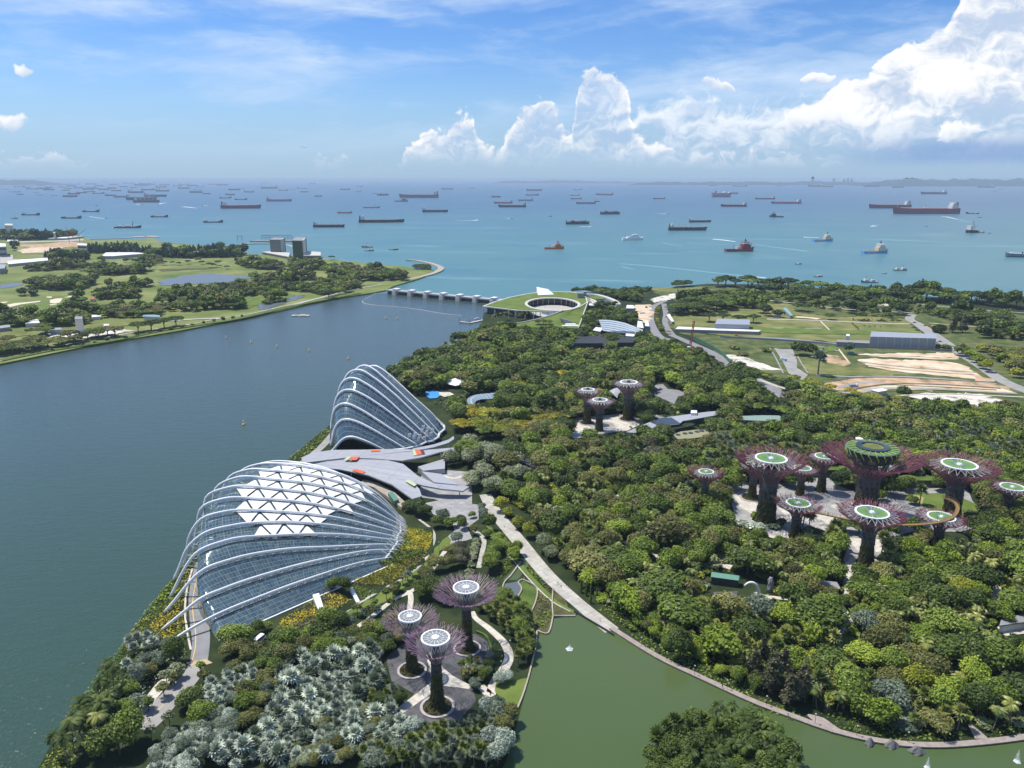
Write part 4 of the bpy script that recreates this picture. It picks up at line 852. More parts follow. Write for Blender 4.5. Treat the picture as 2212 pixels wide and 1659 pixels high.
supertree('tallest steel tree of the pale-disc trio beyond the wood',1355,906,31.5,3.9,2.9,14.5,7.3,'gold',planter=7.5,seed=17,group=OG)
# the tallest tree of the grove carries a restaurant
def restaurant_tree():
 x,y,_=W(*Q('g2',1185,610));h=43.5
 big=supertree('tallest steel tree carrying a round dark restaurant under green leaf roof',*Q('g2',1185,610),37.0,7.2,5.8,29.0,10.5,'green',seed=21,neck=.45,nb=52,group=GG)
 for ch in list(big.children):
  if ch.name.split('.')[0]in('rim_ring','disc','leaf_panel','hub','strut_frame'):bpy.data.objects.remove(ch,do_unlink=True)
 mb=MB();mb.lathe([(9,34.2),(13.0,36.0),(13.8,38.5),(13.8,41.2),(12.6,42.0)],44);mb.build('glass_drum',plain('dark_glazing',(0.022,0.03,0.034),0.12,0.6,var=.3),big)
 mb=MB();mb.disc(14.0,42.05,44);mb.lathe([(13.6,41.9),(14.6,42.0),(14.4,42.4),(13.4,42.5)],44,close=True);mb.build('roof_deck',M_GREEND,big)
 mb=MB()
 for k in range(22):
  a=2*pi*k/22;w=.105
  mb.poly([(9.3*cos(a-w),9.3*sin(a-w),42.5),(13.6*cos(a-w),13.6*sin(a-w),42.35),(13.6*cos(a+w),13.6*sin(a+w),42.35),(9.3*cos(a+w),9.3*sin(a+w),42.5)])
 mb.build('roof_panel',plain('mossy_panel',(0.13,0.18,0.10),0.7,var=.5,scale=.3),big)
 mb=MB()
 for k in range(22):
  a=2*pi*(k+.5)/22;b=a+.10
  mb.tube([(9.2*cos(a),9.2*sin(a),42.7),(13.9*cos(a),13.9*sin(a),42.6),(14.7*cos(a),14.7*sin(a),41.6),(14.2*cos(b),14.2*sin(b),39.4),(12.6*cos(b+.05),12.6*sin(b+.05),36.2)],[.28,.3,.32,.26,.16],5)
 mb.build('leaf_frame',plain('leaf_green_steel',(0.27,0.46,0.06),0.5),big)
 mb=MB();mb.lathe([(9.2,42.3),(9.2,43.4),(6.2,43.6),(6.2,42.9),(.01,42.9)],36);mb.build('inner_deck',M_PANEL,big)
 mb=MB();mb.disc(6.0,43.0,30);mb.build('roof_garden',M_FIELD,big)
 mb=MB();mb.lathe([(.9,42.5),(.9,45.2),(2.1,45.5),(2.1,45.8),(.01,46)],18,(-5.5,6.5,0));mb.build('roof_pavilion',M_WHITE,big)
 mb=MB()
 for q in((1,1),(2.2,-.6),(-.4,.8),(3,1.2)):mb.tube([(q[0],q[1],42.9),(q[0],q[1],45.6)],.14,5)
 mb.build('mast',M_GREYM,big)
restaurant_tree()
# aerial walkway hung between the two big trees
def walkway():
 pts=[(512,425),(540,455),(600,492),(680,540),(760,570),(860,590),(980,615),(1100,640),(1210,660),(1340,670),(1470,672),(1600,664),(1700,645),(1760,615),(1785,575),(1770,530),(1720,505),(1690,500)]
 z=LZ+19
 line=smooth_line([W(*Q('g2',*p),z)for p in pts],5);x,y=line[0][:2]
 root=empty('aerial_walkway',(x,y,LZ),'thin curving ochre walkway hung between the big grove trees','walkway')
 L,R=strip_pts(line,1.8);mb=MB();mr=MB()
 ln=[(a-x,b-y)for a,b in L];rn=[(a-x,b-y)for a,b in R];Z=z-LZ
 for i in range(len(ln)-1):
  b=mb.nv();mb.v+=[(*ln[i],Z),(*rn[i],Z),(*rn[i+1],Z),(*ln[i+1],Z),(*ln[i],Z-.5),(*rn[i],Z-.5),(*rn[i+1],Z-.5),(*ln[i+1],Z-.5)]
  for q in((0,1,2,3),(7,6,5,4),(0,3,7,4),(1,5,6,2)):mb.face([b+j for j in q])
 mb.build('deck',plain('ochre_steel',(0.27,0.17,0.065),0.5),root)
 for S in(ln,rn):
  mr.tube([(*p,Z+1.15)for p in S],.07,4)
  for p in S[::1]:mr.tube([(*p,Z-.1),(*p,Z+1.2)],.05,4,cap=False)
 mr.build('railing',plain('railing_steel',(0.27,0.19,0.09),0.5),root)
 mc=MB()
 for i in range(4,len(ln)-4,6):
  mc.tube([(*ln[i],Z),(ln[i][0]*.96+2,ln[i][1]*.96,Z+10)],.05,3,cap=False)
 mc.build('hanger_cable',M_LATT,root)
 return z
WALK_Z=walkway()
# ------------------------------------------------------------------ tidal barrage and the green-roofed spiral building
M_SHADE=plain('tinted_facade',(0.05,0.055,0.06),0.3,0.5,var=.3)
M_PALEC=plain('pale_render',(0.52,0.50,0.46),0.75,0.2,var=.1,scale=.15)
M_GREYC=plain('grey_concrete',(0.26,0.26,0.265),0.8,0.2,var=.15,scale=.1)
M_SHED=plain('shed_cladding',(0.30,0.325,0.36),0.5,0.3,var=.08,scale=.1)
M_TERRA=plain('terracotta_tile',(0.38,0.14,0.08),0.8,0.1)
M_YELLOW=plain('yellow_machine_paint',(0.62,0.36,0.03),0.5)
M_RED=plain('red_paint',(0.42,0.05,0.04),0.5)
M_BLUE=plain('blue_paint',(0.06,0.20,0.52),0.5)
M_GRNP=plain('green_sheet_roof',(0.12,0.27,0.20),0.55)
M_TEALR=plain('teal_roof',(0.22,0.36,0.37),0.5)
M_RUBBER=plain('black_rubber',(0.02,0.02,0.022),0.8)
def barrage():
 a0,a1=Vector(W(838,628,5)),Vector(W(1112,653,5));root=empty('tidal_barrage',(a0.x,a0.y,0),'long low tidal barrage with eight piers across the mouth of the bay','barrage')
 d=a1-a0;L=hypot(d.x,d.y);rz=atan2(d.y,d.x)
 mb=MB();mb.box((d.x/2,d.y/2,6.2),(L,11,2.0),rz);mb.build('deck',M_PALEC,root)
 mb=MB();mb.box((d.x/2,d.y/2,2.4),(L,3,6.4),rz);mb.build('gate_wall',M_SHADE,root)
 nx,ny=-sin(rz),cos(rz)
 mb=MB()
 for s in(-4.3,4.3):mb.box((d.x/2+nx*s,d.y/2+ny*s,7.4),(L,.25,1.0),rz)
 mb.build('parapet',M_WHITE,root)
 pier=MB();pier.box((0,0,2.5),(8,17,7.6),rz,taper=.92);
 cap=MB();cap.box((0,0,8.6),(6,12,2.2),rz);cap.box((0,0,10.1),(7.5,12,.6),rz,taper=1.1)
 p0=c0=None
 for i in range(8):
  t=(i+.62)/7.75
  if p0 is None:p=p0=pier.build('pier',M_PALEC,root);c=c0=cap.build('cap',M_WHITE,p)
  else:
   p=p0.copy();COL.objects.link(p);p.parent=root;c=c0.copy();COL.objects.link(c);c.parent=p
  p.location=(d.x*t-nx*2,d.y*t-ny*2,0)
barrage()
def spiral_building():
 zt=13.0;c=lambda x,y,z=zt:W(*Q('b1',x,y),z)
 outer=[c(*p)for p in((135,345),(300,283),(500,225),(700,185),(870,160),(1100,153),(1310,155),(1440,178),(1500,215),(1525,290),(1440,345),(1330,385),(1200,405),(1000,414),(780,409),(600,401),(400,377))]
 X,Y=c(1060,318)[:2];root=empty('spiral_building',(X,Y,LZ),'round building with a grass roof that spirals down to the ground','building')
 loc=lambda p:(p[0]-X,p[1]-Y)
 O=[loc(p)for p in outer]
 e=[loc(c(*p))for p in((695,322),(1060,230),(1430,318),(1060,404))]
 ex=((e[0][0]+e[2][0])/2,(e[1][1]+e[3][1])/2);rx=(e[2][0]-e[0][0])/2;ry=(e[1][1]-e[3][1])/2
 def hit(a):
  dx,dy=cos(a),sin(a);best=0
  for i in range(len(O)):
   p,q=O[i],O[(i+1)%len(O)];sx,sy=q[0]-p[0],q[1]-p[1];den=dx*sy-dy*sx
   if abs(den)<1e-9:continue
   t=((p[0]-ex[0])*sy-(p[1]-ex[1])*sx)/den;u=((p[0]-ex[0])*dy-(p[1]-ex[1])*dx)/den
   if t>0 and-1e-6<=u<=1+1e-6:best=max(best,t)
  return best
 n=120;ang=sorted([2*pi*k/n for k in range(n)]+[atan2(p[1]-ex[1],p[0]-ex[0])%(2*pi)for p in O])
 ring_o=[(ex[0]+cos(a)*hit(a),ex[1]+sin(a)*hit(a))for a in ang]
 def elli(a,k):r=1/sqrt((cos(a)/(rx*k))**2+(sin(a)/(ry*k))**2);return(ex[0]+r*cos(a),ex[1]+r*sin(a))
 z=zt-LZ
 def annulus(name,A,B,z0,z1,mat):
  mb=MB();m=len(A)
  for(p,q)in zip(A,B):mb.v+=[(*p,z1),(*q,z1),(*p,z0),(*q,z0)]
  for i in range(m):
   j=(i+1)%m;a,b=4*i,4*j
   mb.face((a,a+1,b+1,b));mb.face((a+3,a+2,b+2,b+3));mb.face((a,b,b+2,a+2));mb.face((a+1,a+3,b+3,b+1))
  return mb.build(name,mat,root)
 inn,inn2=[elli(a,.90)for a in ang],[elli(a,1.0)for a in ang]
 edge=[(ex[0]+(p[0]-ex[0])*.965,ex[1]+(p[1]-ex[1])*.965)for p in ring_o]
 edge=[e_ if hypot(e_[0]-ex[0],e_[1]-ex[1])>hypot(i_[0]-ex[0],i_[1]-ex[1])else i_ for e_,i_ in zip(edge,inn2)]
 annulus('grass_roof',inn2,edge,z-.9,z,M_LAWN)
 annulus('roof_edge',edge,ring_o,z-1.2,z+.25,M_PALEC)
 annulus('court_edge',inn,inn2,z-1.2,z+.3,M_PALEC)
 w_out=[(ex[0]+(p[0]-ex[0])*.93,ex[1]+(p[1]-ex[1])*.93)for p in ring_o]
 mb=MB();m=len(ang)
 for i in range(m):
  j=(i+1)%m
  if-2.35<((ang[i]+pi)%(2*pi)-pi)<-0.75:continue
  for S,k in((w_out,0),([elli(a,1.04)for a in ang],1)):
   if hypot(S[i][0]-ex[0],S[i][1]-ex[1])<5:continue
   mb.poly([(*S[i],0),(*S[j],0),(*S[j],z-1.2),(*S[i],z-1.2)])
 mb.build('glazed_wall',M_SHADE,root)
 col=None
 for i in range(0,m,4):
  for S in(elli(ang[i],.96),):
   mb=MB();mb.tube([(*S,0),(*S,z-1.2)],.5,6)
   if col is None:col=o=mb.build('column',M_PALEC,root)
   else:o=mb.build('column',M_PALEC,root)
 for x,y in((150,365),(300,385),(485,395),(570,405),(700,412),(810,414)):
  p=loc(c(x,y));mb=MB();mb.tube([(*p,0),(*p,z-1.2)],.7,6);mb.build('column',M_PALEC,root)
 mb=MB();mb.poly([(*elli(a,.9),.12)for a in ang]);mb.build('courtyard',M_CONC,root)
 mb=MB();mb.poly([(ex[0]+rx*.42*cos(a),ex[1]-ry*.3+ry*.30*sin(a),.3)for a in ang]);mb.build('court_pool',M_POND,root)
 A=[loc(c(*p))for p in((1200,405),(1330,385),(1440,345),(1525,290))];B=[loc(c(*p,LZ))for p in((430,603),(800,622),(1120,632),(1400,636))]
 mb=MB();me=MB();R_=14
 for i in range(4):
  for k in range(R_+1):
   t=k/R_;bow=0.18*sin(pi*t)*(1-i/3)
   px=A[i][0]+(B[i][0]-A[i][0])*(t-bow*.5);py=A[i][1]+(B[i][1]-A[i][1])*(t-bow*-.25)
   mb.v.append((px,py,(z-.05)*(1-t)**1.15+.15))
 for i in range(3):
  for k in range(R_):a=i*(R_+1)+k;mb.face((a,a+R_+1,a+R_+2,a+1))
 for i,s in((0,1),(3,1)):
  P=mb.v[i*(R_+1):(i+1)*(R_+1)]
  for k in range(R_):
   p,q=P[k],P[k+1];me.poly([(p[0],p[1],p[2]+.5),(q[0],q[1],q[2]+.5),(q[0],q[1],0),(p[0],p[1],0)])
  me.tube([(p[0],p[1],p[2]+.5)for p in P],.9,4)
 mb.build('grass_ramp',M_LAWN,root);me.build('ramp_wall',M_PALEC,root)
 mb=MB();S=[loc(c(*p))for p in((850,150),(870,200),(1080,192),(1000,160))]
 mb.v+=[(*S[0],z+7.5),(*S[1],z+.2),(*S[2],z+.4),(*S[3],z+5),(*S[0],z),(*S[3],z)]
 mb.face((0,1,2,3));mb.face((0,4,1));mb.face((3,2,5));mb.face((0,3,5,4));mb.build('sail_canopy',M_WHITE,root)
 for q,s,h in(((1425,232),9,7),((1475,212),7,7)):
  p=loc(c(*q));mb=MB();mb.box((p[0],p[1],z+h/2-2),(s,s,h+4));mb.box((p[0],p[1],z+h+.3),(s+2,s+2,.6));mb.build('stair_tower',M_GREYC,root)
 for pts,zz,w,mat in(([(1500,182),(1640,190),(1780,225),(1890,275),(1930,318)],8.5,7,M_PALEC),([(1462,228),(1540,240),(1620,275),(1640,308)],9,5,M_PALEC),([(1500,250),(1570,272),(1600,306)],9,3,M_PALEC)):
  L=smooth_line([loc(c(*p,zz))for p in pts],6);a,b=strip_pts(L,w);P=a+b[::-1];mb=MB();mb.prism(P,0,zz-LZ);mb.build('curved_wall',mat,root)
 P=[loc(c(*p,7))for p in((1510,190),(1640,195),(1780,232),(1720,250),(1630,255),(1560,225))];mb=MB();mb.prism(P,0,5);mb.build('terrace_lawn',M_LAWN,root)
 P=[loc(c(*p,6))for p in((1650,262),(1790,240),(1880,285),(1890,325),(1700,318),(1660,300))];mb=MB();mb.prism(P,0,4);mb.build('lower_roof',M_SHADE,root)
 P=[loc(c(*p,5))for p in((1580,312),(1940,328),(1900,350),(1590,345))];mb=MB();mb.prism(P,0,3);mb.build('wall',M_GREYC,root)
 KEEP.append([p[:2]for p in outer]);KEEP.append([W(*Q('b1',*p))[:2]for p in((1200,405),(1525,290),(1400,640),(430,605))])
spiral_building()
# white monument with a fan of fins on the lawn
p=W(*Q('b1',1290,605));root=empty('monument',p,'white stepped plinth with a slanting fan of grey fins on the ramp lawn','sculpture')
mb=MB();mb.box((0,0,.6),(22,12,1.2));mb.box((1,3,1.7),(14,7,1.1));mb.build('plinth',M_WHITE,root)
for k in range(7):
 mb=MB();mb.box((-7+k*2.1,12,4.2-.3*k),(.7,16,8-.5*k),rz=.35,taper=.55,top_shift=(-4,3));mb.build('fin',M_GREYM,root)
# ------------------------------------------------------------------ simple building shapes
def block(name,label,cat,crop,pts,h,mat,roofmat=None,pitch=0.0,win=0,group=None,z0=LZ,over=0.4,extra=None):
 """walled building on a traced ground outline with its own roof slab and a strip of windows per storey"""
 P=WQ(crop,pts,z0);X=sum(p[0]for p in P)/len(P);Y=sum(p[1]for p in P)/len(P)
 root=empty(name,(X,Y,z0),label,cat,group);L=[(p[0]-X,p[1]-Y)for p in P]
 mb=MB();mb.prism(L,0,h);mb.build('wall',mat,root)
 grow=lambda k:[(a*(1+k/max(hypot(a,b),1)),b*(1+k/max(hypot(a,b),1)))for a,b in L]
 if pitch and len(L)==4:
  G=grow(over);mb=MB();m0=((G[0][0]+G[3][0])/2,(G[0][1]+G[3][1])/2);m1=((G[1][0]+G[2][0])/2,(G[1][1]+G[2][1])/2)
  mb.v+=[(*G[0],h),(*G[1],h),(*G[2],h),(*G[3],h),(*m0,h+pitch),(*m1,h+pitch)]
  for q in((0,1,5,4),(2,3,4,5),(3,0,4),(1,2,5),(3,2,1,0)):mb.face(q)
  mb.build('roof',roofmat or mat,root)
 else:
  mb=MB();mb.prism(grow(over),h+.002,h+.55);mb.build('roof',roofmat or mat,root)
 if win:
  for k in range(win):
   zc=h*(k+.55)/win;mb=MB()
   for i in range(len(L)):
    a,b=L[i],L[(i+1)%len(L)];e=Vector((b[0]-a[0],b[1]-a[1],0));ln=e.length
    if ln<4:continue
    e.normalize();nrm=Vector((e.y,-e.x,0))
    mid=Vector((sum(q[0]for q in L)/len(L),sum(q[1]for q in L)/len(L),0))
    if nrm.dot(Vector((a[0],a[1],0))-mid)<0:nrm=-nrm
    c=Vector(((a[0]+b[0])/2,(a[1]+b[1])/2,zc))+nrm*.04
    mb.box(tuple(c),(ln*.9,.12,h/win*.42),atan2(e.y,e.x))
   mb.build('window',M_SHADE,root)
 keep(crop,pts);return root
def tower_pair():
 for q,lab,mat in(([(1225,690),(1345,692),(1395,665),(1270,662)],'grey windowless tower block on the left beside the breakwater',plain('grey_green_cladding',(0.17,0.19,0.17),0.8)),([(1475,735),(1585,738),(1630,690),(1510,690)],'dark green-clad tower block right of the grey one by the sea',plain('ivy_cladding',(0.07,0.10,0.05),0.85,var=.4))):
  r=block('tower_block',lab,'tower','n2',q,38 if 'grey wind' in lab else 44,mat,M_GREYC)
  h=38 if 'grey wind' in lab else 44;P=[Vector(p)for p in WQ('n2',q)];c=Vector(r.location)
  mb=MB();a,b=P[1]-c,P[2]-c;d=(b-a).normalized();n=Vector((d.y,-d.x,0));n=n if n.x>0 else-n
  mb.prism([tuple((a+d*1)[:2]),tuple((a+d*(b-a).length*.55)[:2]),tuple((a+d*(b-a).length*.55+n*3)[:2]),tuple((a+d*1+n*3)[:2])],0,h+1.5);mb.build('stair_shaft',M_PALEC,r)
tower_pair()
block('annex','low grey annex at the foot of the grey seaside tower block','building','n2',[(1130,690),(1425,745),(1440,700),(1250,680)],6,M_GREYC,M_PALEC,win=1)
block('annex','low annex right of the green-clad seaside tower block','building','n2',[(1590,745),(1780,745),(1780,705),(1640,695)],9,M_GREYC,M_PALEC,win=1)
# jetty with shore loading frames beyond the trees
p=W(*Q('n2',1270,545),0);root=empty('cargo_jetty',p,'grey jetty stacked with cages at the end of the breakwater','jetty')
mb=MB();mb.prism([(-75,-18),(-10,-30),(90,-22),(95,10),(20,22),(-60,10)],-1,3.2);mb.build('deck',M_GREYC,root)
mb=MB()
for k in range(9):
 for s in(-9,9):mb.box((-40+k*12,s,11),(.9,.9,16))
 mb.box((-40+k*12,0,19),(.9,20,.9))
for s in(-9,9):mb.box((8,s,19),(98,.9,.9));mb.box((8,s,12),(98,.7,.7))
mb.build('cage_frame',M_GREYM,root)
mb=MB();mb.box((-105,0,9),(1.5,1.5,14));mb.box((-120,0,9),(1.5,1.5,14));mb.box((-112,0,16.5),(18,1.5,1.5));mb.build('gantry',M_GREYM,root)
# works and depots on the far left
for q,h,mat,rf,lab,nm,ct in(([(0,330),(240,330),(205,285),(0,280)],9,M_PALEC,M_WHITE,'long white-roofed works hall at the far left edge below the trees','works_hall','hall'),([(85,265),(195,268),(195,240),(90,238)],34,M_PALEC,M_PALEC,'pale concrete silo tower above the white-roofed works hall','silo_tower','silo'),([(105,385),(250,388),(250,365),(110,362)],7,M_PALEC,M_WHITE,'small white shed in front of the works hall','shed','shed'),([(0,570),(105,565),(100,520),(20,515)],26,M_SHED,M_WHITE,'tall grey batching plant at the far left edge','batching_plant','plant'),([(750,330),(780,330),(776,310),(752,310)],22,M_PALEC,M_PALEC,'slim white silo behind the orange earthworks','silo','silo'),([(660,332),(1030,300),(1160,300),(900,330)],5,M_SHED,M_WHITE,'long low white-roofed depot behind the orange earthworks','depot','depot'),([(1085,520),(1215,525),(1215,500),(1090,498)],22,M_PALEC,M_WHITE,'white three-storey block standing among the dark trees','site_office','office'),([(120,705),(670,650),(660,615),(300,640),(110,665)],6,M_SHED,M_WHITE,'grey walled compound with pale heaps inside','compound','compound'),([(1410,595),(1560,595),(1990,560),(1990,540),(1470,545)],7,M_SHED,M_WHITE,'grey-walled yard heaped with white sand beside the casuarinas','yard_wall','yard'),([(0,805),(75,800),(95,745),(0,740)],11,M_GREYC,M_SHED,'dark two-storey house at the left edge of the golf links','clubhouse','house'),([(360,1540),(560,1530),(540,1500),(400,1505)],5,M_PALEC,M_WHITE,'white-roofed store by the near left tree clump','store','store'),([(450,1500),(545,1500),(545,1480),(455,1480)],6,M_PALEC,M_WHITE,'small white hut behind the white-roofed store','hut','hut'),([(1060,1610),(1165,1610),(1165,1570),(1065,1565)],17,M_PALEC,M_GREYC,'white framed gantry tower on the white building site by the bay','gantry_tower','tower'),([(700,1640),(860,1625),(850,1600),(720,1605)],5,M_SHED,M_SHED,'blue-grey site shed left of the gantry tower','site_shed','shed'),([(1440,1560),(1510,1556),(1510,1540),(1445,1540)],4,M_PALEC,M_WHITE,'small white cabin on the white building site','cabin','cabin'),([(1980,1430),(2212,1440),(2212,1415),(1990,1405)],4,M_PALEC,M_TEALR,'long low pale-roofed shelter beside the dry field','shelter','shelter'),([(1250,1190),(1320,1190),(1320,1165),(1255,1160)],4,M_PALEC,M_TERRA,'little red-roofed rest hut on the golf links','rest_hut','hut'),([(1235,1445),(1400,1430),(1400,1410),(1240,1410)],4,M_PALEC,M_WHITE,'white-roofed shed among the trees behind the dry field','shed','shed'),([(0,1610),(150,1590),(145,1560),(0,1575)],5,M_GREYC,M_SHED,'long grey depot shed at the left frame edge by the bay road','depot_shed','shed')):
 block(nm,lab,ct,'n1',q,h,mat,rf,win=2 if h>20 and 'silo' not in lab else 0)
for x,y in((960,355),(1105,345),(1010,290)):
 p=W(*Q('n1',x,y+25));root=empty('tower_crane',p,['thin red crane left of its neighbour over the orange earthworks','thin red crane right of its neighbour over the orange earthworks','slanting crane jib against the far left trees'][(960,1105,1010).index(x)],'crane')
 mb=MB();mb.tube([(0,0,0),(0,0,24)],.8,4);mb.build('mast',M_RED,root);mb=MB();mb.tube([(-6,0,22),(-22 if x==1010 else 18,3,38)],.6,4);mb.build('jib',M_RED,root)
# right-hand side: sheds, containers, the station roof, nursery
block('transformer_hall','long grey shed on the meadow, the farther of two','shed','z3',[(500,950),(690,955),(692,925),(515,920)],10,M_SHED,M_SHED)
block('covered_way','long thin white-roofed walkway in front of the farther grey shed','shelter','z3',[(285,953),(740,968),(755,960),(300,940)],4,M_GREYC,M_WHITE)
r=block('transformer_hall','longest grey ribbed hall beside the sand lots on the right','shed','z5',[(1085,545),(1560,560),(1562,525),(1095,505)],12,M_SHED,M_SHED)
P=[Vector(p)-r.location for p in WQ('z5',[(1085,545),(1560,560)])]
mb=MB()
for k in range(9):
 q=P[0].lerp(P[1],k/8);mb.box((q.x,q.y-.2,6),(.8,.5,12.1))
mb.build('wall_rib',M_PALEC,r)
block('boundary_wall','low grey wall with a hut running left from the longest hall','wall','z5',[(845,535),(1085,546),(1088,528),(850,518)],4,M_GREYC,M_GREYC)
block('guard_hut','small white-topped hut rising from the low grey wall','hut','z5',[(912,520),(936,521),(936,508),(914,508)],9,M_PALEC,M_WHITE)
block('work_sheds','teal-roofed row of site cabins on the meadow','shed','z5',[(455,285),(510,340),(528,338),(480,280)],4,M_GREYC,M_TEALR)
block('work_sheds','grey site cabins beside the parked cars on the meadow','shed','z5',[(385,335),(440,335),(430,318),(390,318)],4,M_GREYC,M_SHED)
block('tent','white tent roof on the grass below the curving earthworks','tent','z5',[(1095,890),(1150,905),(1210,895),(1180,880)],4,M_PALEC,M_WHITE)
def shell_station():
 A,B=[(820,365),(900,360),(1000,372),(1080,395),(1125,405)],[(850,405),(920,412),(1000,420),(1060,426),(1120,415)]
 P=[W(*Q('z4',*p),6)for p in A];S=[W(*Q('z4',*p),6)for p in B];X,Y,_=P[2]
 root=empty('station_canopy',(X,Y,LZ),'silvery shell-shaped station roof of overlapping ribs near the avenue','canopy');k=6
 for j in range(k):
  mb=MB();n=20;L1=smooth_line([tuple(np.array(a)*(1-j/k)+np.array(b)*(j/k))for a,b in zip(P,S)],5);L2=smooth_line([tuple(np.array(a)*(1-(j+.78)/k)+np.array(b)*((j+.78)/k))for a,b in zip(P,S)],5)
  for i,(a,b)in enumerate(zip(L1,L2)):
   t=i/(len(L1)-1);z=11*(1-.55*t)-j*1.2
   mb.v+=[(a[0]-X,a[1]-Y,z),(b[0]-X,b[1]-Y,z-.9),(a[0]-X,a[1]-Y,z-.5),(b[0]-X,b[1]-Y,z-1.4)]
  for i in range(len(L1)-1):
   a,b=4*i,4*i+4;mb.face((a,a+1,b+1,b));mb.face((a+2,b+2,b+3,a+3));mb.face((a+1,a+3,b+3,b+1))
  mb.build('roof_shell',plain('silver_shell',(0.42,0.47,0.50),0.35,0.5),root)
 mb=MB();mb.prism([(p[0]-X,p[1]-Y)for p in P[:4]]+[(p[0]-X,p[1]-Y)for p in S[3::-1]],0,3.2);mb.build('wall',M_SHADE,root);keep('z4',A+B[::-1])
shell_station()
block('nursery_shed','wide dark net-roofed nursery shed among the trees, left of the pair','shed','z4',[(610,530),(885,530),(895,480),(630,470)],6,M_SHADE,plain('shade_net',(0.035,0.038,0.045),0.7))
block('nursery_shed','narrower dark net-roofed nursery shed, right of the pair','shed','z4',[(925,525),(1095,525),(1055,482),(935,480)],6,M_SHADE,MATS['shade_net'])
for i,(q,lab)in enumerate((([(1010,270),(1065,272),(1060,250),(1015,248)],'white-roofed shed at the edge of the sandy site by the avenue'),([(750,250),(805,252),(800,240),(755,238)],'white tent roof right of the spiral building'),([(780,425),(830,435),(850,410),(800,405)],'small white gabled roof left of the shell-shaped station'),([(1085,405),(1130,410),(1120,365),(1090,360)],'white covered stair beside the shell-shaped station'),([(1290,320),(1325,365),(1340,362),(1310,310)],'white bus shelter roof along the avenue'),([(1140,395),(1170,398),(1160,360),(1142,360)],'second white covered stair, nearer the avenue'),([(1005,465),(1075,470),(1080,455),(1010,450)],'white site roof on the sand behind the dark nursery sheds'))):
 block('shelter',lab,'shelter','z4',q,4,M_GREYC,M_WHITE)
# red lattice crane by the curved road, green hoarding beside it
p=W(*Q('z4',1450,535));root=empty('lattice_crane',p,'red and white lattice crane standing beside the curved road','crane')
mb=MB()
for s in((-1,-1),(1,-1),(1,1),(-1,1)):mb.tube([(s[0],s[1],0),(s[0]*.8+3,s[1]*.8,34)],.28,4)
for k in range(10):mb.tube([(-1+.3*k,-1,3.4*k),(1+.3*(k+1),1,3.4*(k+1))],.22,4);mb.tube([(1+.3*k,-1,3.4*k),(-1+.3*(k+1),1,3.4*(k+1))],.22,4)
mb.build('lattice_mast',M_RED,root);mb=MB();mb.box((-2,0,1.8),(7,4,3));mb.build('cab',M_WHITE,root);mb=MB();mb.box((0,-2.2,.7),(9,1,1.4));mb.box((0,2.2,.7),(9,1,1.4));mb.build('crawler_track',M_RUBBER,root)
def fence(label,crop,pts,h,mat,cat='fence',name='hoarding'):
 L=smooth_line(WQ(crop,pts),5);mb=MB();x,y=L[0][:2];a,b=strip_pts(L,.3);n=len(L);P=a+b[::-1]
 mb.prism([(p[0]-x,p[1]-y)for p in P],0,h);o=mb.build(name,mat,None,loc=(x,y,LZ));tag(o,label,cat)
fence('green hoarding curving along the road bend','z4',[(1420,455),(1480,470),(1560,510),(1640,555),(1700,605),(1740,650)],4.5,plain('green_hoarding',(0.06,0.15,0.10),0.6))
fence('long grey hoarding across the scrub behind the sand lots','z5',[(0,480),(350,497),(700,522),(850,540)],2.6,M_SHED)
fence('grey hoarding running right from the road across the dry meadow','z5',[(1930,575),(2212,580),(2400,585)],3.2,M_SHED)
fence('grey hoarding in front of the longest ribbed hall','z5',[(845,545),(1200,560),(1690,580)],2.6,M_GREYC)
fence('dark railing wall along the shaded road by the yellow trees','z5',[(530,830),(640,860),(760,890),(860,900)],2.2,M_DARK,'wall','road_wall')
fence('black lake railing on the wide path','V',[(1240,1322),(1290,1352),(1326,1374)],1.1,M_DARK,'railing','railing')
# ------------------------------------------------------------------ garden buildings
def slab(name,label,cat,crop,pts,z,mat,h0=None,th=.6,zs=None):
 P=WQ(crop,pts,LZ+z);X,Y=P[0][:2];root=empty(name,(X,Y,LZ),label,cat);L=[(p[0]-X,p[1]-Y)for p in P]
 mb=MB();mb.prism(L,z-th,z);mb.build('roof',mat,root)
 cx,cy=sum(p[0]for p in L)/len(L),sum(p[1]for p in L)/len(L)
 mb=MB();mb.prism([(cx+(a-cx)*.88,cy+(b-cy)*.88)for a,b in L],0,z-th-.01);mb.build('wall',M_SHADE,root)
 keep(crop,pts);return root
r=slab('pavilion_roof','long swept grey roof with dark glazed panels beside the pale-disc trio','pavilion','g1',[(1470,570),(1560,530),(1680,480),(1800,450),(1950,430),(2100,410),(2240,398),(2240,425),(2100,450),(1960,475),(1920,480),(1890,505),(1760,520),(1650,545),(1540,575)],5.5,M_ROOF)
p=WQ('g1',[(1660,490),(1760,455),(1830,455),(1900,500),(1790,512),(1720,515)],LZ+5.7);mb=MB();mb.poly([(a-r.location.x,b-r.location.y,5.75)for a,b,_ in p]);mb.build('solar_array',M_PANEL,r)
slab('planted_terrace','dark planted roof terrace with a white kerb beside the swept grey roof','terrace','g1',[(1890,500),(1925,482),(2020,505),(1990,520),(1820,555),(1800,548)],3.5,M_SOIL)
block('lift_tower','small white lift tower beside the swept grey roof','tower','g1',[(1978,485),(2024,487),(2024,468),(1982,466)],7,M_WHITE,M_WHITE,win=1)
r=slab('green_roof_hall','long low building with pale green striped roof behind the wood','hall','z4',[(1645,1010),(1800,995),(1960,990),(2070,992),(2110,1025),(1980,1030),(1800,1022),(1650,1020)],6.5,plain('green_stripe_roof',(0.22,0.30,0.25),0.6,var=.2,scale=.4))
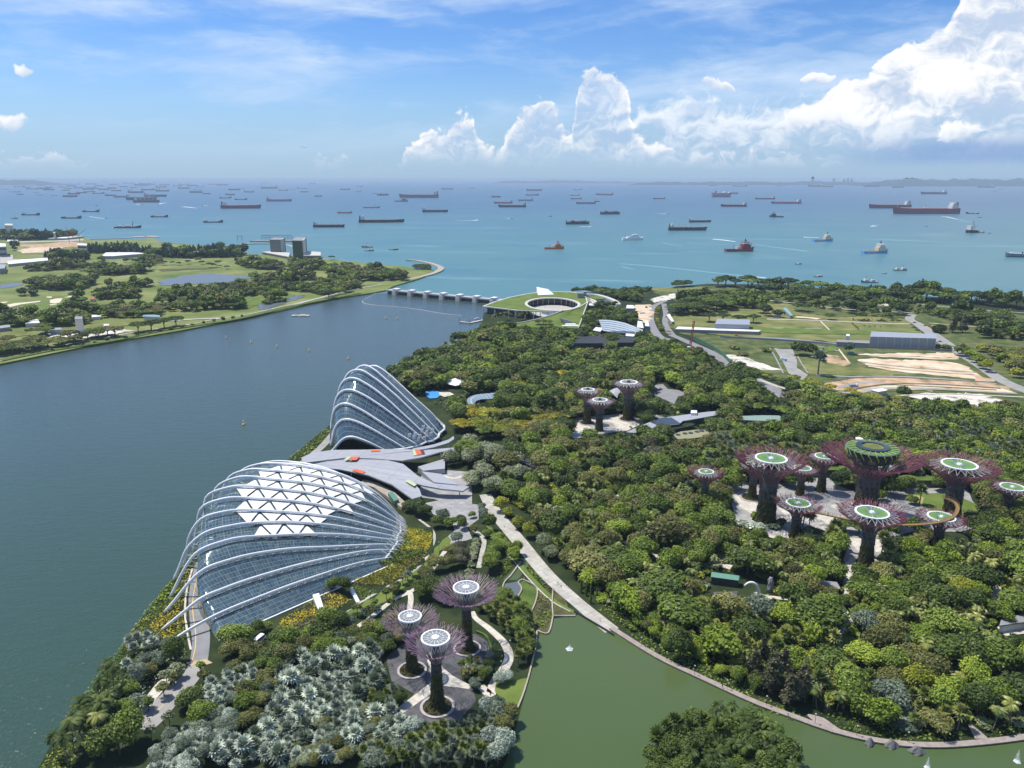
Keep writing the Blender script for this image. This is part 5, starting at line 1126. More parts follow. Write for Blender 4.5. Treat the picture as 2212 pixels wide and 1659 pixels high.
slab('mound_building','pale grass-covered mound roof with round skylights in the wood','building','g1',[(1835,590),(1900,565),(2020,550),(2140,552),(2200,580),(2130,600),(1980,620),(1880,625)],4,plain('dry_sedum',(0.27,0.26,0.15),0.9,var=.25))
for x,y in((1880,592),(1935,582),(1980,578),(2030,568),(2068,562)):
 p=W(*Q('g1',x,y),LZ+4);mb=MB();mb.lathe([(1.9,0),(1.9,.5),(1.4,.6),(.01,.3)],14);o=mb.build('skylight',M_SHADE,bpy.data.objects['mound_building']);o.location=(p[0]-bpy.data.objects['mound_building'].location.x,p[1]-bpy.data.objects['mound_building'].location.y,4)
def crescent(label,crop,A,B,z,mat,name):
 P=WQ(crop,A,LZ+z);S=WQ(crop,B,LZ+z);L1,L2=smooth_line(P,6),smooth_line(S,6);X,Y=L1[0][:2]
 root=empty(name,(X,Y,LZ),label,'canopy');n=len(L1);mb=MB();m2=MB()
 for a,b in zip(L1,L2):
  for k in range(7):
   t=k/6;mb.v.append((a[0]+(b[0]-a[0])*t-X,a[1]+(b[1]-a[1])*t-Y,z+1.6*sin(pi*t)))
 for i in range(n-1):
  for k in range(6):q=i*7+k;mb.face((q,q+1,q+8,q+7))
  if i%2==0:m2.tube([mb.v[i*7+k]for k in range(7)],.12,4,cap=False)
 mb.build('roof_skin',mat,root,smooth=True);m2.tube([mb.v[i*7+3]for i in range(n)],.22,4);m2.build('roof_rib',M_WHITE,root)
 mb=MB()
 for i in range(1,n-1,5):
  for k in(0,6):v=mb.v and mb.v[0];p=(L1 if k==0 else L2)[i];mb.tube([(p[0]-X,p[1]-Y,0),(p[0]-X,p[1]-Y,z)],.25,6)
 mb.build('post',M_GREYM,root);keep(crop,A+B[::-1])
M_CANOPY=plain('blue_grey_canopy',(0.20,0.28,0.32),0.25,0.5,var=.1)
crescent('curved blue-grey glazed canopy beyond the yellow trees','g1',[(280,390),(225,350),(215,310),(260,280),(350,265),(490,258)],[(300,380),(275,355),(285,325),(330,310),(410,305),(480,275)],5,M_CANOPY,'crescent_canopy')
crescent('grey curved canopy between the pale-disc steel trees','g1',[(1340,280),(1345,240),(1400,220),(1450,235)],[(1400,300),(1410,270),(1430,255),(1455,262)],4.5,M_GREYM,'crescent_canopy')
# tensile tent and splash pool
p=W(*Q('c9',1620,770));root=empty('tensile_tent',p,'white peaked tensile tent near the blue splash pool','tent');mb=MB();n=16
for k,(r_,z)in enumerate(((13,4.5),(9,5.2),(5,6.2),(1.2,7.8))):
 for i in range(n):a=2*pi*i/n;q=r_*(1+.12*cos(4*a)*(1 if k==0 else.5));mb.v.append((q*1.25*cos(a),q*.8*sin(a),z-(.9*cos(4*a)if k==0 else 0)))
for k in range(3):
 for i in range(n):j=(i+1)%n;mb.face((k*n+i,k*n+j,(k+1)*n+j,(k+1)*n+i))
mb.face([3*n+i for i in range(n)]);mb.build('membrane',M_WHITE,root)
mb=MB()
for s in((-13,-6),(13,-6),(13,6),(-13,6),(0,0)):mb.tube([(s[0],s[1],0),(s[0],s[1],5.4 if s[0]else 7.8)],.22,6)
mb.build('pole',M_GREYM,root);keep('c9',[(1480,780),(1730,760),(1720,830),(1560,880),(1450,850)])
patch('splash_pool','c9',[(1300,830),(1390,815),(1480,850),(1420,900),(1350,905),(1310,880)],plain('pool_blue',(0.07,0.30,0.62),0.4));keep('c9',[(1270,815),(1500,815),(1560,860),(1420,935),(1290,930)])
patch('plaza_paving','c9',[(1440,840),(1560,840),(1600,865),(1500,890),(1450,870)],M_CREAM)
# near the lake on the right
block('shop_house','long open shelter with faded green roof by the patterned court','shelter','g3',[(720,115),(845,132),(850,110),(725,92)],4.0,M_DARK,M_GRNP,pitch=1.2)
slab('garden_kiosk','rounded grey stone-roofed kiosk between the bushes','kiosk','g3',[(1215,105),(1260,98),(1320,105),(1338,135),(1300,145),(1240,130)],3.2,M_GREYC)
p=W(*Q('g3',925,165));root=empty('arch_sculpture',p,'white curved arch sculpture on the garden path','sculpture');mb=MB()
mb.tube([(4.2*cos(a)-2,0,6.5*sin(a))for a in np.linspace(0,2.35,16)],[.9-.03*k for k in range(16)],8);mb.build('arch',M_WHITE,root,smooth=True)
p=W(*Q('g3',1000,150));mb=MB();mb.lathe([(1.3,0),(1.5,1.5),(1.2,4),(1.25,6),(.8,7.4),(.1,7.8)],9,wob=lambda a,z:1+.18*sin(3*a+z)+.1*sin(5*a-2*z))
tag(mb.build('standing_stone',M_GREYC,loc=p),'tall grey standing stone right of the white arch','stone')
for x,y in((1225,85),(1242,88)):
 p=W(*Q('g3',x,y));mb=MB();mb.lathe([(.5,0),(.6,2),(.45,4.5),(.1,5)],7,wob=lambda a,z:1+.2*sin(2*a+z));tag(mb.build('totem_post',M_GREYC,loc=p),('left' if x<1230 else 'right')+' one of two thin grey totem posts behind the kiosk','post')
block('thatched_house','dark steep-roofed longhouse among the coconut palms','house','g3',[(1780,395),(1830,430),(1925,410),(1885,375)],2.6,M_PALEC,plain('dark_thatch',(0.065,0.065,0.068),0.9,var=.3),pitch=4.5,over=1.2)
block('yellow_hut','tiny yellow-roofed hut left of the dark longhouse','hut','g3',[(1620,350),(1660,352),(1660,335),(1625,333)],2.6,M_PALEC,plain('straw_roof',(0.38,0.30,0.10),0.9),pitch=1.6)
block('edge_house','white-walled flat-roofed house cut by the right edge','house','g3',[(2090,350),(2212,330),(2280,300),(2212,290),(2100,322)],3.4,M_WHITE,M_GREYC)
block('court_canopy','low dark-roofed shelter with planted top behind the grove','shelter','g2',[(1400,435),(1640,435),(1640,400),(1400,400)],4.5,M_SHADE,M_BANK)
block('court_canopy','low planted-roof shelter with pale posts at the back left of the grove','shelter','g2',[(860,370),(1010,370),(1080,345),(900,340)],5,M_SHADE,M_BANK)
block('small_house','low flat grey roof in the wood in front of the pale-disc trio','pavilion','g1',[(1000,625),(1060,655),(1145,650),(1150,615),(1060,610)],3.6,M_PALEC,M_GREYM)
block('small_house','slim white-walled pavilion with dark roof by the pale trees','pavilion','g1',[(650,840),(760,885),(785,870),(680,820)],4.2,M_WHITE,M_DARK,win=1)
block('brick_shelter','small pink-tiled shelter deep in the wood','shelter','g1',[(1305,1280),(1365,1285),(1368,1262),(1310,1258)],3,M_PALEC,M_TERRA,pitch=1)
block('teal_hut','small teal-roofed hut in the wood below the green striped roof','hut','g2',[(375,45),(415,50),(420,30),(380,25)],5,M_PALEC,M_TEALR)
# ------------------------------------------------------------------ ships
HULLC={}
def hullmat(name,top,boot=None):
 if name in HULLC:return HULLC[name]
 HULLC[name]=plain('hull_'+name,top,0.5,0.3,var=.08,scale=.05);return HULLC[name]
C_BLACK,C_NAVY,C_RED,C_GREY=(0.025,0.028,0.035),(0.045,0.06,0.095),(0.24,0.045,0.05),(0.18,0.20,0.22)
C_ROSE,C_BLUE,C_WHITE,C_ORANGE,C_GREEN,C_MAROON=(0.38,0.13,0.13),(0.12,0.33,0.68),(0.72,0.74,0.74),(0.55,0.14,0.05),(0.03,0.07,0.06),(0.17,0.035,0.05)
HM={'black':C_BLACK,'navy':C_NAVY,'red':C_RED,'grey':C_GREY,'rose':C_ROSE,'blue':C_BLUE,'white':C_WHITE,'orange':C_ORANGE,'green':C_GREEN,'maroon':C_MAROON}
M_HOUSE=plain('ship_house',(0.62,0.60,0.56),0.5,0.3);M_CREAMH=plain('cream_house',(0.62,0.54,0.40),0.5,0.3);M_DKRED=plain('deck_red',(0.22,0.06,0.045),0.7);M_HATCH=plain('hatch_cover',(0.24,0.18,0.16),0.7)
def hull_mb(L,B,H,sheer=.25,bow=.22,stern=.08,low=None,m=0):
 """bow towards +x; deck follows the sheer; low: (x0, x1, drop) sunken main deck"""
 mb=MB();n=16
 for i in range(n):
  t=i/(n-1);x=-L/2+L*t
  w=1.0
  if t>1-bow:w=max(.03,1-((t-(1-bow))/bow)**2.2)
  if t<stern:w=.78+.22*t/stern
  z=H*(1+sheer*max(0,(t-.72)/.28)**1.5+.12*max(0,(.12-t)/.12))
  if low and low[0]<t<low[1]:z*=low[2]
  fl=1.0+(.05*L/B if t>.9 else 0)
  rake=L*.03*(t>.93)
  for y,zz,xo in((-.5*B*w,z,rake),(-.5*B*w*.94,-1.0,0),(.5*B*w*.94,-1.0,0),(.5*B*w,z,rake)):mb.v.append((x+xo,y,zz))
 for i in range(n-1):
  a,b=4*i,4*i+4
  mb.face((a,a+1,b+1,b),m);mb.face((a+2,a+3,b+3,b+2),m);mb.face((a+3,a,b,b+3),m+1);mb.face((a+1,a+2,b+2,b+1),m)
 mb.face((0,3,2,1),m);e=4*(n-1);mb.face((e,e+1,e+2,e+3),m);return mb
def ship(label,kind,x,y,lpx,bow,hull,yaw=0.0,group=None,small=False,cat=None,hk=1.0,house='white'):
 """x, y: waterline centre in the photograph; lpx: length there; bow: +1 right, -1 left"""
 X,Y,_=W(x,y,0.0);d=hypot(Y,CAM_H);L=lpx/FPX*Y/cos(PITCH)*1.0/max(.35,cos(yaw));L=min(L,420)
 hm=hullmat(hull,HM[hull]);deck=M_HATCH if kind in('bulk','coaster')else M_DKRED if kind in('tanker','supply','offshore')else M_GREYC
 hw={'white':M_HOUSE,'cream':M_CREAMH,'grey':M_GREYC}[house]
 parts=[]
 def B(x0,z0,sx,sy,sz,taper=1.0):mb=MB();mb.box((x0,0,z0+sz/2),(sx,sy,sz),taper=taper);return mb
 nm={'bulk':'bulk_carrier','tanker':'oil_tanker','coaster':'cargo_barge','container':'container_ship','supply':'supply_ship','offshore':'offshore_ship','ferry':'white_ship','tug':'tug','drill':'drill_ship','dredger':'dredger','roro':'car_carrier','boat':'motor_boat','patrol':'work_boat'}[kind]
 if kind in('bulk','tanker','container'):
  W_=L*.155;H=L*(.078 if kind!='container' else.09)*hk
  parts.append(('hull',hull_mb(L,W_,H),[hm,deck],None))
  hx=-L*.41;hs=L*.085;hh=L*.085
  mb=B(hx,H,hs,W_*.82,hh*.55);mb.box((hx-hs*.05,0,H+hh*.72),(hs*.7,W_*.62,hh*.36));mb.box((hx,0,H+hh*.95),(hs*.55,W_*1.02,hh*.14));parts.append(('deckhouse',mb,hw,None))
  parts.append(('funnel',B(hx-hs*.75,H,L*.028,W_*.22,hh*1.12,.8),M_NAVYF if hull!='red' else hm,None))
  mb=MB();mb.tube([(hx,0,H+hh),(hx,0,H+hh*1.35)],L*.003,4);mb.tube([(L*.45,0,H*1.2),(L*.45,0,H+hh*.75)],L*.003,4);parts.append(('mast',mb,hw,None))
  if kind=='bulk':
   nh=6
   for k in range(nh):parts.append(('hatch',B(-L*.30+k*L*.125,H,L*.09,W_*.62,H*.18),M_HATCH,None))
   if hk>=1.0:
    for k in range(4):
     cx_=-L*.235+k*L*.165;mb=MB();mb.tube([(cx_,0,H),(cx_,0,H+hh*.95)],L*.008,6);mb.tube([(cx_,0,H+hh*.9),(cx_+L*.09,W_*.1,H+hh*(.75+.1*(k%2)))],L*.004,4);parts.append(('deck_crane',mb,hw,None))
  elif kind=='tanker':
   mb=MB();mb.tube([(-L*.34,0,H+L*.008),(L*.40,0,H+L*.012)],L*.006,5);mb.box((0,0,H+L*.01),(L*.03,W_*.8,L*.012));parts.append(('pipework',mb,M_PALEC,None))
   mb=MB();mb.tube([(L*.02,W_*.2,H),(L*.02,W_*.2,H+hh*.5),(L*.06,W_*.2,H+hh*.62)],L*.004,4);parts.append(('hose_crane',mb,hw,None))
  else:
   cols=[M_BLUE,M_MAR,M_GREYC,M_ORG,M_SHED]
   for k in range(8):
    if abs(-L*.30+k*L*.095+L*.0)>L*.47:continue
    parts.append(('container_stack',B(-L*.30+k*L*.095,H,L*.085,W_*.95,L*(.045+.012*((k*5)%3))),cols[k%5],None))
 elif kind=='coaster':
  W_=L*.17;H=L*.078
  parts.append(('hull',hull_mb(L,W_,H,sheer=.9,bow=.14,low=(.22,.84,.62)),[hm,deck],None))
  hx=-L*.36;mb=B(hx,H*.8,L*.13,W_*.85,L*.05);mb.box((hx+L*.01,0,H*.8+L*.065),(L*.07,W_*.7,L*.032));parts.append(('deckhouse',mb,hw,None))
  mb=MB();mb.tube([(hx,0,H+L*.08),(hx,0,H+L*.125)],L*.005,4);parts.append(('mast',mb,M_GREYM,None))
  parts.append(('cargo_hold',B(L*.08,H*.55,L*.52,W_*.7,H*.18),M_HATCH,None))
 elif kind in('supply','offshore'):
  W_=L*.25;H=L*.085
  parts.append(('hull',hull_mb(L,W_,H,sheer=.75,bow=.25,low=(0.0,.50,.55)),[hm,M_DKRED],None))
  hx=L*.20;mb=B(hx,H*.8,L*.30,W_*.9,L*.13);mb.box((hx+L*.0,0,H+L*.14),(L*.22,W_*.9,L*.05));parts.append(('deckhouse',mb,hw if kind=='supply' else hm,None))
  parts.append(('bridge',B(hx,H+L*.165,L*.17,W_*.8,L*.05),M_WHITE,None));parts.append(('bridge_roof',B(hx,H+L*.215,L*.20,W_*.9,L*.014),M_WHITE if kind=='supply' else M_RED,None))
  mb=MB();mb.tube([(hx,0,H+L*.22),(hx,0,H+L*.34)],L*.014,4);mb.tube([(hx-L*.05,0,H+L*.24),(hx,0,H+L*.31),(hx+L*.05,0,H+L*.24)],L*.010,4);parts.append(('mast',mb,M_DARK,None))
  for s in(-1,1):mb=MB();mb.box((-L*.20,s*W_*.45,H*.72),(L*.52,W_*.05,H*.35));parts.append(('bulwark',mb,hm if kind=='offshore' else hw,None))
  if kind=='offshore':
   mb=MB();mb.tube([(-L*.22,0,H*.5),(-L*.22,0,H+L*.16)],L*.012,5);mb.tube([(-L*.22,0,H+L*.15),(-L*.02,0,H+L*.12)],L*.010,5);mb.box((-L*.05,0,H+L*.03),(L*.12,W_*.5,L*.08));parts.append(('deck_crane',mb,M_HOUSE,None))
   mb=MB();mb.lathe([(L*.07,0),(L*.08,L*.012),(.01,L*.012)],12,(L*.42,0,H+L*.19));mb.tube([(L*.40,0,H),(L*.42,0,H+L*.19)],L*.012,4);parts.append(('helideck',mb,M_SHED,None))
 elif kind in('ferry','roro'):
  W_=L*.2;H=L*(.095 if kind=='ferry' else.20)
  parts.append(('hull',hull_mb(L,W_,H,sheer=.4,bow=.2),[hm,M_WHITE],None))
  if kind=='ferry':
   mb=B(L*.03,H,L*.62,W_*.9,L*.05);mb.box((L*.06,0,H+L*.075),(L*.42,W_*.8,L*.05));mb.box((L*.10,0,H+L*.12),(L*.24,W_*.8,L*.04));parts.append(('deckhouse',mb,M_WHITE,None))
   parts.append(('window_band',B(L*.10,H+L*.105,L*.245,W_*.81,L*.016),M_DARK,None));parts.append(('funnel',B(-L*.12,H+L*.06,L*.08,W_*.4,L*.07,.85),M_GREYC,None))
   mb=MB();mb.tube([(L*.10,0,H+L*.14),(L*.08,0,H+L*.24)],L*.008,4);mb.tube([(-L*.42,0,H),(-L*.47,0,H+L*.09)],L*.01,4);parts.append(('mast',mb,M_WHITE,None))
  else:
   mb=B(L*.02,H,L*.55,W_*.9,L*.03);mb.box((L*.2,0,H+L*.05),(L*.16,W_*.8,L*.05));parts.append(('deckhouse',mb,M_WHITE,None));parts.append(('funnel',B(-L*.3,H,L*.06,W_*.3,L*.11),M_DARK,None));parts.append(('boot_stripe',B(0,.2,L*.90,W_*.99,H*.28),M_NAVYF,None))
 elif kind=='drill':
  W_=L*.55;H=L*.22;parts.append(('hull',hull_mb(L,W_,H,sheer=.3),[hm,M_GREYC],None))
  mb=MB()
  for s in((-1,-1),(1,-1),(1,1),(-1,1)):mb.tube([(s[0]*L*.11,s[1]*L*.11,H),(s[0]*L*.03,s[1]*L*.03,H+L*.75)],L*.016,4)
  for k in range(5):
   r_=L*(.11-.014*k);z_=H+L*.13*k;mb.tube([(-r_,-r_,z_),(r_,-r_,z_+L*.1),(r_,r_,z_),(-r_,r_,z_+L*.1)],L*.010,4)
  parts.append(('derrick',mb,M_GREYM,None));parts.append(('deckhouse',B(-L*.3,H,L*.28,W_*.8,L*.35),M_HOUSE,None));mb=MB();mb.tube([(L*.28,0,H),(L*.28,0,H+L*.35),(L*.5,0,H+L*.3)],L*.02,4);parts.append(('deck_crane',mb,M_GREYM,None))
 elif kind=='dredger':
  W_=L*.2;H=L*.05;parts.append(('hull',hull_mb(L,W_,H,sheer=.8,bow=.25),[hm,M_GREYC],None));mb=B(-L*.3,H,L*.16,W_*.8,L*.05);mb.box((0,0,H+L*.03),(L*.2,W_*.6,L*.05));parts.append(('deckhouse',mb,hw,None))
  mb=MB();mb.tube([(L*.18,0,H),(L*.23,0,H+L*.20)],L*.012,5);mb.tube([(L*.3,0,H),(L*.52,0,H+L*.05)],L*.01,5);parts.append(('digging_arm',mb,hm,None))
 else:
  W_=L*.3;H=L*.085;parts.append(('hull',hull_mb(L,W_,H,sheer=.9,bow=.35,low=(0,.5,.7)),[hm,M_GREYC],None))
  if kind=='patrol':
   mb=B(L*.22,H,L*.22,W_*.75,L*.13);mb.box((-L*.22,0,H+L*.05),(L*.22,W_*.6,L*.11));parts.append(('deckhouse',mb,M_HOUSE,None));mb=MB();mb.tube([(L*.2,0,H+L*.12),(L*.2,0,H+L*.30)],L*.02,4);mb.tube([(-L*.2,0,H),(-L*.2,0,H+L*.24)],L*.02,4);mb.tube([(0,0,H),(-L*.05,0,H+L*.18)],L*.018,4);parts.append(('mast',mb,M_GREYM,None))
  else:
   mb=B(L*.05,H*.8,L*.40,W_*.7,L*.09);mb.box((L*.10,0,H*.8+L*.12),(L*.2,W_*.55,L*.07));parts.append(('deckhouse',mb,hw,None))
   if kind=='tug':mb=MB();mb.tube([(L*.05,0,H+L*.1),(L*.05,0,H+L*.32)],L*.018,4);parts.append(('mast',mb,M_GREYM,None))
 rz=yaw if bow>0 else pi+yaw
 if small:
  out=MB();mats=[]
  for _,mb,mt,_p in parts:
   mt=mt if isinstance(mt,list)else[mt];b0=out.nv();out.v+=mb.v
   for f,mi in zip(mb.f,mb.mi):
    mm=mt[min(mi,len(mt)-1)]
    if mm not in mats:mats.append(mm)
    out.f.append(tuple(b0+i for i in f));out.mi.append(mats.index(mm))
  o=out.build(nm,mats,loc=(X,Y,0));o.rotation_euler=(0,0,rz);tag(o,label,cat or 'ship',group);return o
 root=empty(nm,(X,Y,0),label,cat or 'ship',group,rz)
 for n_,mb,mt,_p in parts:mb.build(n_,mt,root)
 return root
M_NAVYF=plain('dark_blue_funnel',(0.035,0.05,0.09),0.5)
z1=lambda x,y:Q('z1',x,y);z2=lambda x,y:Q('z2',x,y);z3=lambda x,y:Q('z3',x,y)
Z1,Z23=.3516,.3906
near=[('low dark cargo barge on the far left, above the wooded peninsula','coaster',*z1(190,290),100*Z1,1,'navy',.05),('low dark cargo barge above the peninsula tip, middle one of three in a row','coaster',*z1(440,310),113*Z1,1,'navy',.02),('low dark cargo barge, highest of the left barges, below the big anchored ships','coaster',*z1(560,270),95*Z1,1,'navy',.02),('low dark cargo barge right of the crane dredger','coaster',*z1(980,302),98*Z1,1,'navy',.03),('low dark cargo barge above the breakwater jetty','coaster',*z1(1310,335),110*Z1,1,'navy',.03),('dark dredger with a raised digging arm off the sand spit','dredger',*z1(785,368),150*Z1,1,'navy',.05),('long red tanker with white bridge at its left end','tanker',*z1(1480,248),222*Z1,1,'maroon',.06),('grey-blue tanker right of the long red one','tanker',*z1(1715,205),140*Z1,1,'grey',.08),('black cargo ship with deck cranes off the two tower blocks','bulk',*z2(270,372),160*Z23,1,'black',.02),('small red cargo ship with white cranes and bridge at the right','bulk',*z2(358,295),76*Z23,-1,'orange',-.1),('brown tugboat alone off the far left peninsula','tug',*z1(88,311),40*Z1,1,'maroon',.1),('long mauve bulk carrier in front of the anchored crowd','bulk',*z1(900,211),145*Z1,1,'maroon',.05),('dark blue bulk carrier overlapping the mauve one','bulk',*z1(870,196),165*Z1,1,'navy',.08),('dark ship just above the two overlapping bulk carriers','bulk',*z1(955,176),125*Z1,1,'navy',.05),('black bulk carrier with white bridge at its left end and no cranes','tanker',*z2(560,345),230*Z23,1,'black',.10),('grey ship with a tall slanting crane','dredger',*z2(505,265),86*Z23,1,'grey',.1),('dark cargo ship with a row of cranes, left of open water','bulk',*z2(857,288),130*Z23,1,'navy',.1),('very long dark tanker with its bridge at the right end','tanker',*z2(770,209),200*Z23,-1,'navy',-.03),('pale grey ship close under the bow of the very long dark tanker','offshore',*z2(671,230),66*Z23,1,'grey',.2),('dark container ship with a full block of boxes, above the crane ship','container',*z2(570,196),56*Z23,1,'navy',.4),('red tanker, upper of two close to each other in mid strait','tanker',*z2(1235,240),95*Z23,-1,'rose',-.05),('dark tanker, lower of two close to each other in mid strait','tanker',*z2(1285,261),142*Z23,-1,'navy',.04),('grey tanker with red deckhouse right of the two close tankers','bulk',*z2(1357,226),76*Z23,-1,'grey',-.2),('dark ship behind the grey tanker with red deckhouse','tanker',*z2(1395,196),66*Z23,-1,'navy',-.1),('small container ship with a flat block of boxes in mid strait','container',*z2(1195,206),46*Z23,1,'navy',.3),('short red tanker near the middle of the strait','tanker',*z2(1638,216),56*Z23,-1,'rose',-.25),('long low grey tanker in front of the short red one','tanker',*z2(1692,242),100*Z23,-1,'grey',.02),('pinkish red tanker with its bridge right, beyond mid strait','tanker',*z2(1795,194),88*Z23,-1,'rose',.02),('dark heavy container ship end of the mid strait with bridge amidships','container',*z2(1825,300),104*Z23,1,'black',.25),('dark cargo ship with brown deck load and white bridge left','container',*z2(1645,355),122*Z23,1,'black',.22),('orange-hulled ship with a white mast, lowest in mid strait','offshore',*z2(1515,492),103*Z23,1,'orange',.12),('all-white ship with rounded upper decks','ferry',*z2(1950,442),112*Z23,1,'white',.25),('black tug, left of the three tugs off the barrage','tug',*z2(493,503),48*Z23,1,'green',.0),('black tug behind its partner off the barrage','tug',*z2(483,483),58*Z23,-1,'green',.0),('black tug lying apart on the right of the barrage tugs','tug',*z2(627,497),50*Z23,1,'green',.0),('dark ship with red trim far out, right of mid strait','tanker',*z2(2097,216),60*Z23,-1,'maroon',-.05),('reddish ship with a tall white deck block','roro',*z3(537,205),100*Z23,1,'rose',.1),('dark and pink tanker under the tall white deck block ship','tanker',*z3(607,258),130*Z23,-1,'maroon',-.06),('dull red tanker touching the two-tone tanker','tanker',*z3(780,217),100*Z23,-1,'maroon',-.03),('two-tone rose and black tanker with tall dark funnel','tanker',*z3(897,241),150*Z23,-1,'rose',-.05),('short dark ship with white and red upperworks, bow hidden','offshore',*z3(843,316),62*Z23,-1,'black',-.5),('black bulk carrier with many short cranes, upper of a pair','bulk',*z3(420,344),116*Z23,1,'navy',.15),('black ship with three thin white masts, lower of a pair','bulk',*z3(350,389),198*Z23,1,'black',.03),('black and red tanker behind the huge red one','tanker',*z3(1470,266),212*Z23,-1,'maroon',.0),('huge dark red tanker, longest ship on the right','tanker',*z3(1668,297),338*Z23,-1,'red',.02),('small black coaster with white house right of the huge red tanker','coaster',*z3(1926,297),66*Z23,-1,'black',.0),('dark drill ship with a tall lattice derrick','drill',*z3(1925,402),60*Z23,1,'black',.3),('brown service ship moored beside the drill ship','patrol',*z3(1973,402),44*Z23,1,'grey',.2),('red offshore ship with white crane and helideck','offshore',*z3(637,505),155*Z23,1,'red',.18),('sky-blue supply ship with cream house, the farther of two','supply',*z3(1100,449),110*Z23,1,'blue',.22),('sky-blue supply ship with cream house and red stern, the nearer of two','supply',*z3(1387,515),147*Z23,1,'blue',.25),('tall pale grey ship with dark waterline at the right edge','roro',*z3(2165,537),84*Z23,-1,'grey',-.45),('small dark launch with white bow awning','tug',*z3(966,576),36*Z23,1,'black',.3),('small dark launch close above the coastal trees','tug',*z3(1075,645),46*Z23,1,'green',.1),('smallest dark launch between the two grey work boats','tug',*z3(1440,628),26*Z23,1,'black',.1),('grey work boat, the right of two off the coastal trees','patrol',*z3(1527,611),76*Z23,1,'grey',.15),('grey work boat with two masts, the left of two off the coastal trees','patrol',*z3(1356,678),88*Z23,-1,'grey',.05),('thin dark tanker low on the horizon right','tanker',*z3(1712,189),132*Z23,-1,'navy',.02)]
for q in near:
 lab,kind,x,y,l,bow,hull,yaw=q
 ship(lab,kind,x,y,l,bow,hull,yaw,hk=.75 if('no cranes' in lab or 'two-tone' in lab)else 1.0,house='cream' if kind=='supply' else 'white',group=None,cat='boat' if kind in('tug','patrol')else 'barge' if kind=='coaster' else 'ship')
far1=[(1480,196,68),(1385,186,66),(1415,166,55),(430,178,80),(605,158,68),(680,171,65),(742,181,78),(835,153,90),(910,137,72),(1000,144,75),(1130,127,65),(1205,152,70),(1270,160,45),(1215,137,45),(800,134,30),(715,142,60),(690,126,50),(640,134,55),(540,132,60),(550,147,65),(455,162,70),(500,154,60),(405,139,40),(300,136,60),(275,129,60),(200,131,70),(120,117,60),(125,164,40),(105,149,35),(245,169,30),(335,171,30),(225,151,30),(440,114,60),(610,112,50),(460,102,60),(1440,136,65),(1485,127,25),(1655,127,90),(1740,139,52),(1800,134,25),(1870,149,45),(1855,127,55),(1955,174,40),(2120,134,55),(1920,100,40),(1300,102,40),(1365,107,65),(1630,93,40),(1575,114,20),(1530,150,60),(990,119,60),(870,109,80),(920,104,60),(1130,104,60),(1180,111,60),(645,86,80),(960,88,70),(1060,87,90),(300,84,60),(35,132,25),(65,147,25),(890,100,70),(790,97,60),(560,102,60),(350,104,50),(300,121,40),(380,119,40),(700,104,50),(960,130,40),(480,124,50),(560,120,50),(170,120,40),(250,108,50),(590,128,40),(1090,112,50),(1230,118,40),(760,118,50),(820,122,40),(1010,106,60),(420,128,40)]
far2=[(520,186,25),(433,175,28),(360,165,50),(212,203,38),(1405,171,80),(925,163,58),(1630,197,50),(1750,231,35),(1645,165,45),(1060,157,30),(785,170,14),(440,148,35),(700,133,20),(540,129,25),(180,132,30)]
far3=[(600,187,60),(1060,148,80),(1125,150,60),(1370,148,90),(1515,153,62),(2000,153,80),(640,147,70),(490,142,45),(855,147,30),(2080,164,20),(1930,135,40),(2050,177,25),(880,143,26)]
R_=random.Random(5)
for F,fn,k,gl,gn in((far1,z1,Z1,'hazy anchored cargo ship in the far crowd on the left','ships crowded at the far left anchorage'),(far2,z2,Z23,'faint cargo ship far out beyond mid strait','faint ships beyond the middle of the strait'),(far3,z3,Z23,'faint cargo ship in front of the far right shore','faint ships off the far right shore')):
 for i,(x,y,l)in enumerate(F):
  X,Y=fn(x,y);kd=R_.choice(['bulk','tanker','tanker','bulk','coaster'])if l>34 else 'coaster'
  ship(gl,kd,X,max(Y,392.3),l*k,1 if R_.random()<.8 else-1,R_.choice(['navy','navy','black','maroon','grey','navy']),R_.uniform(-.1,.15),group=gn,small=True,hk=1.25)
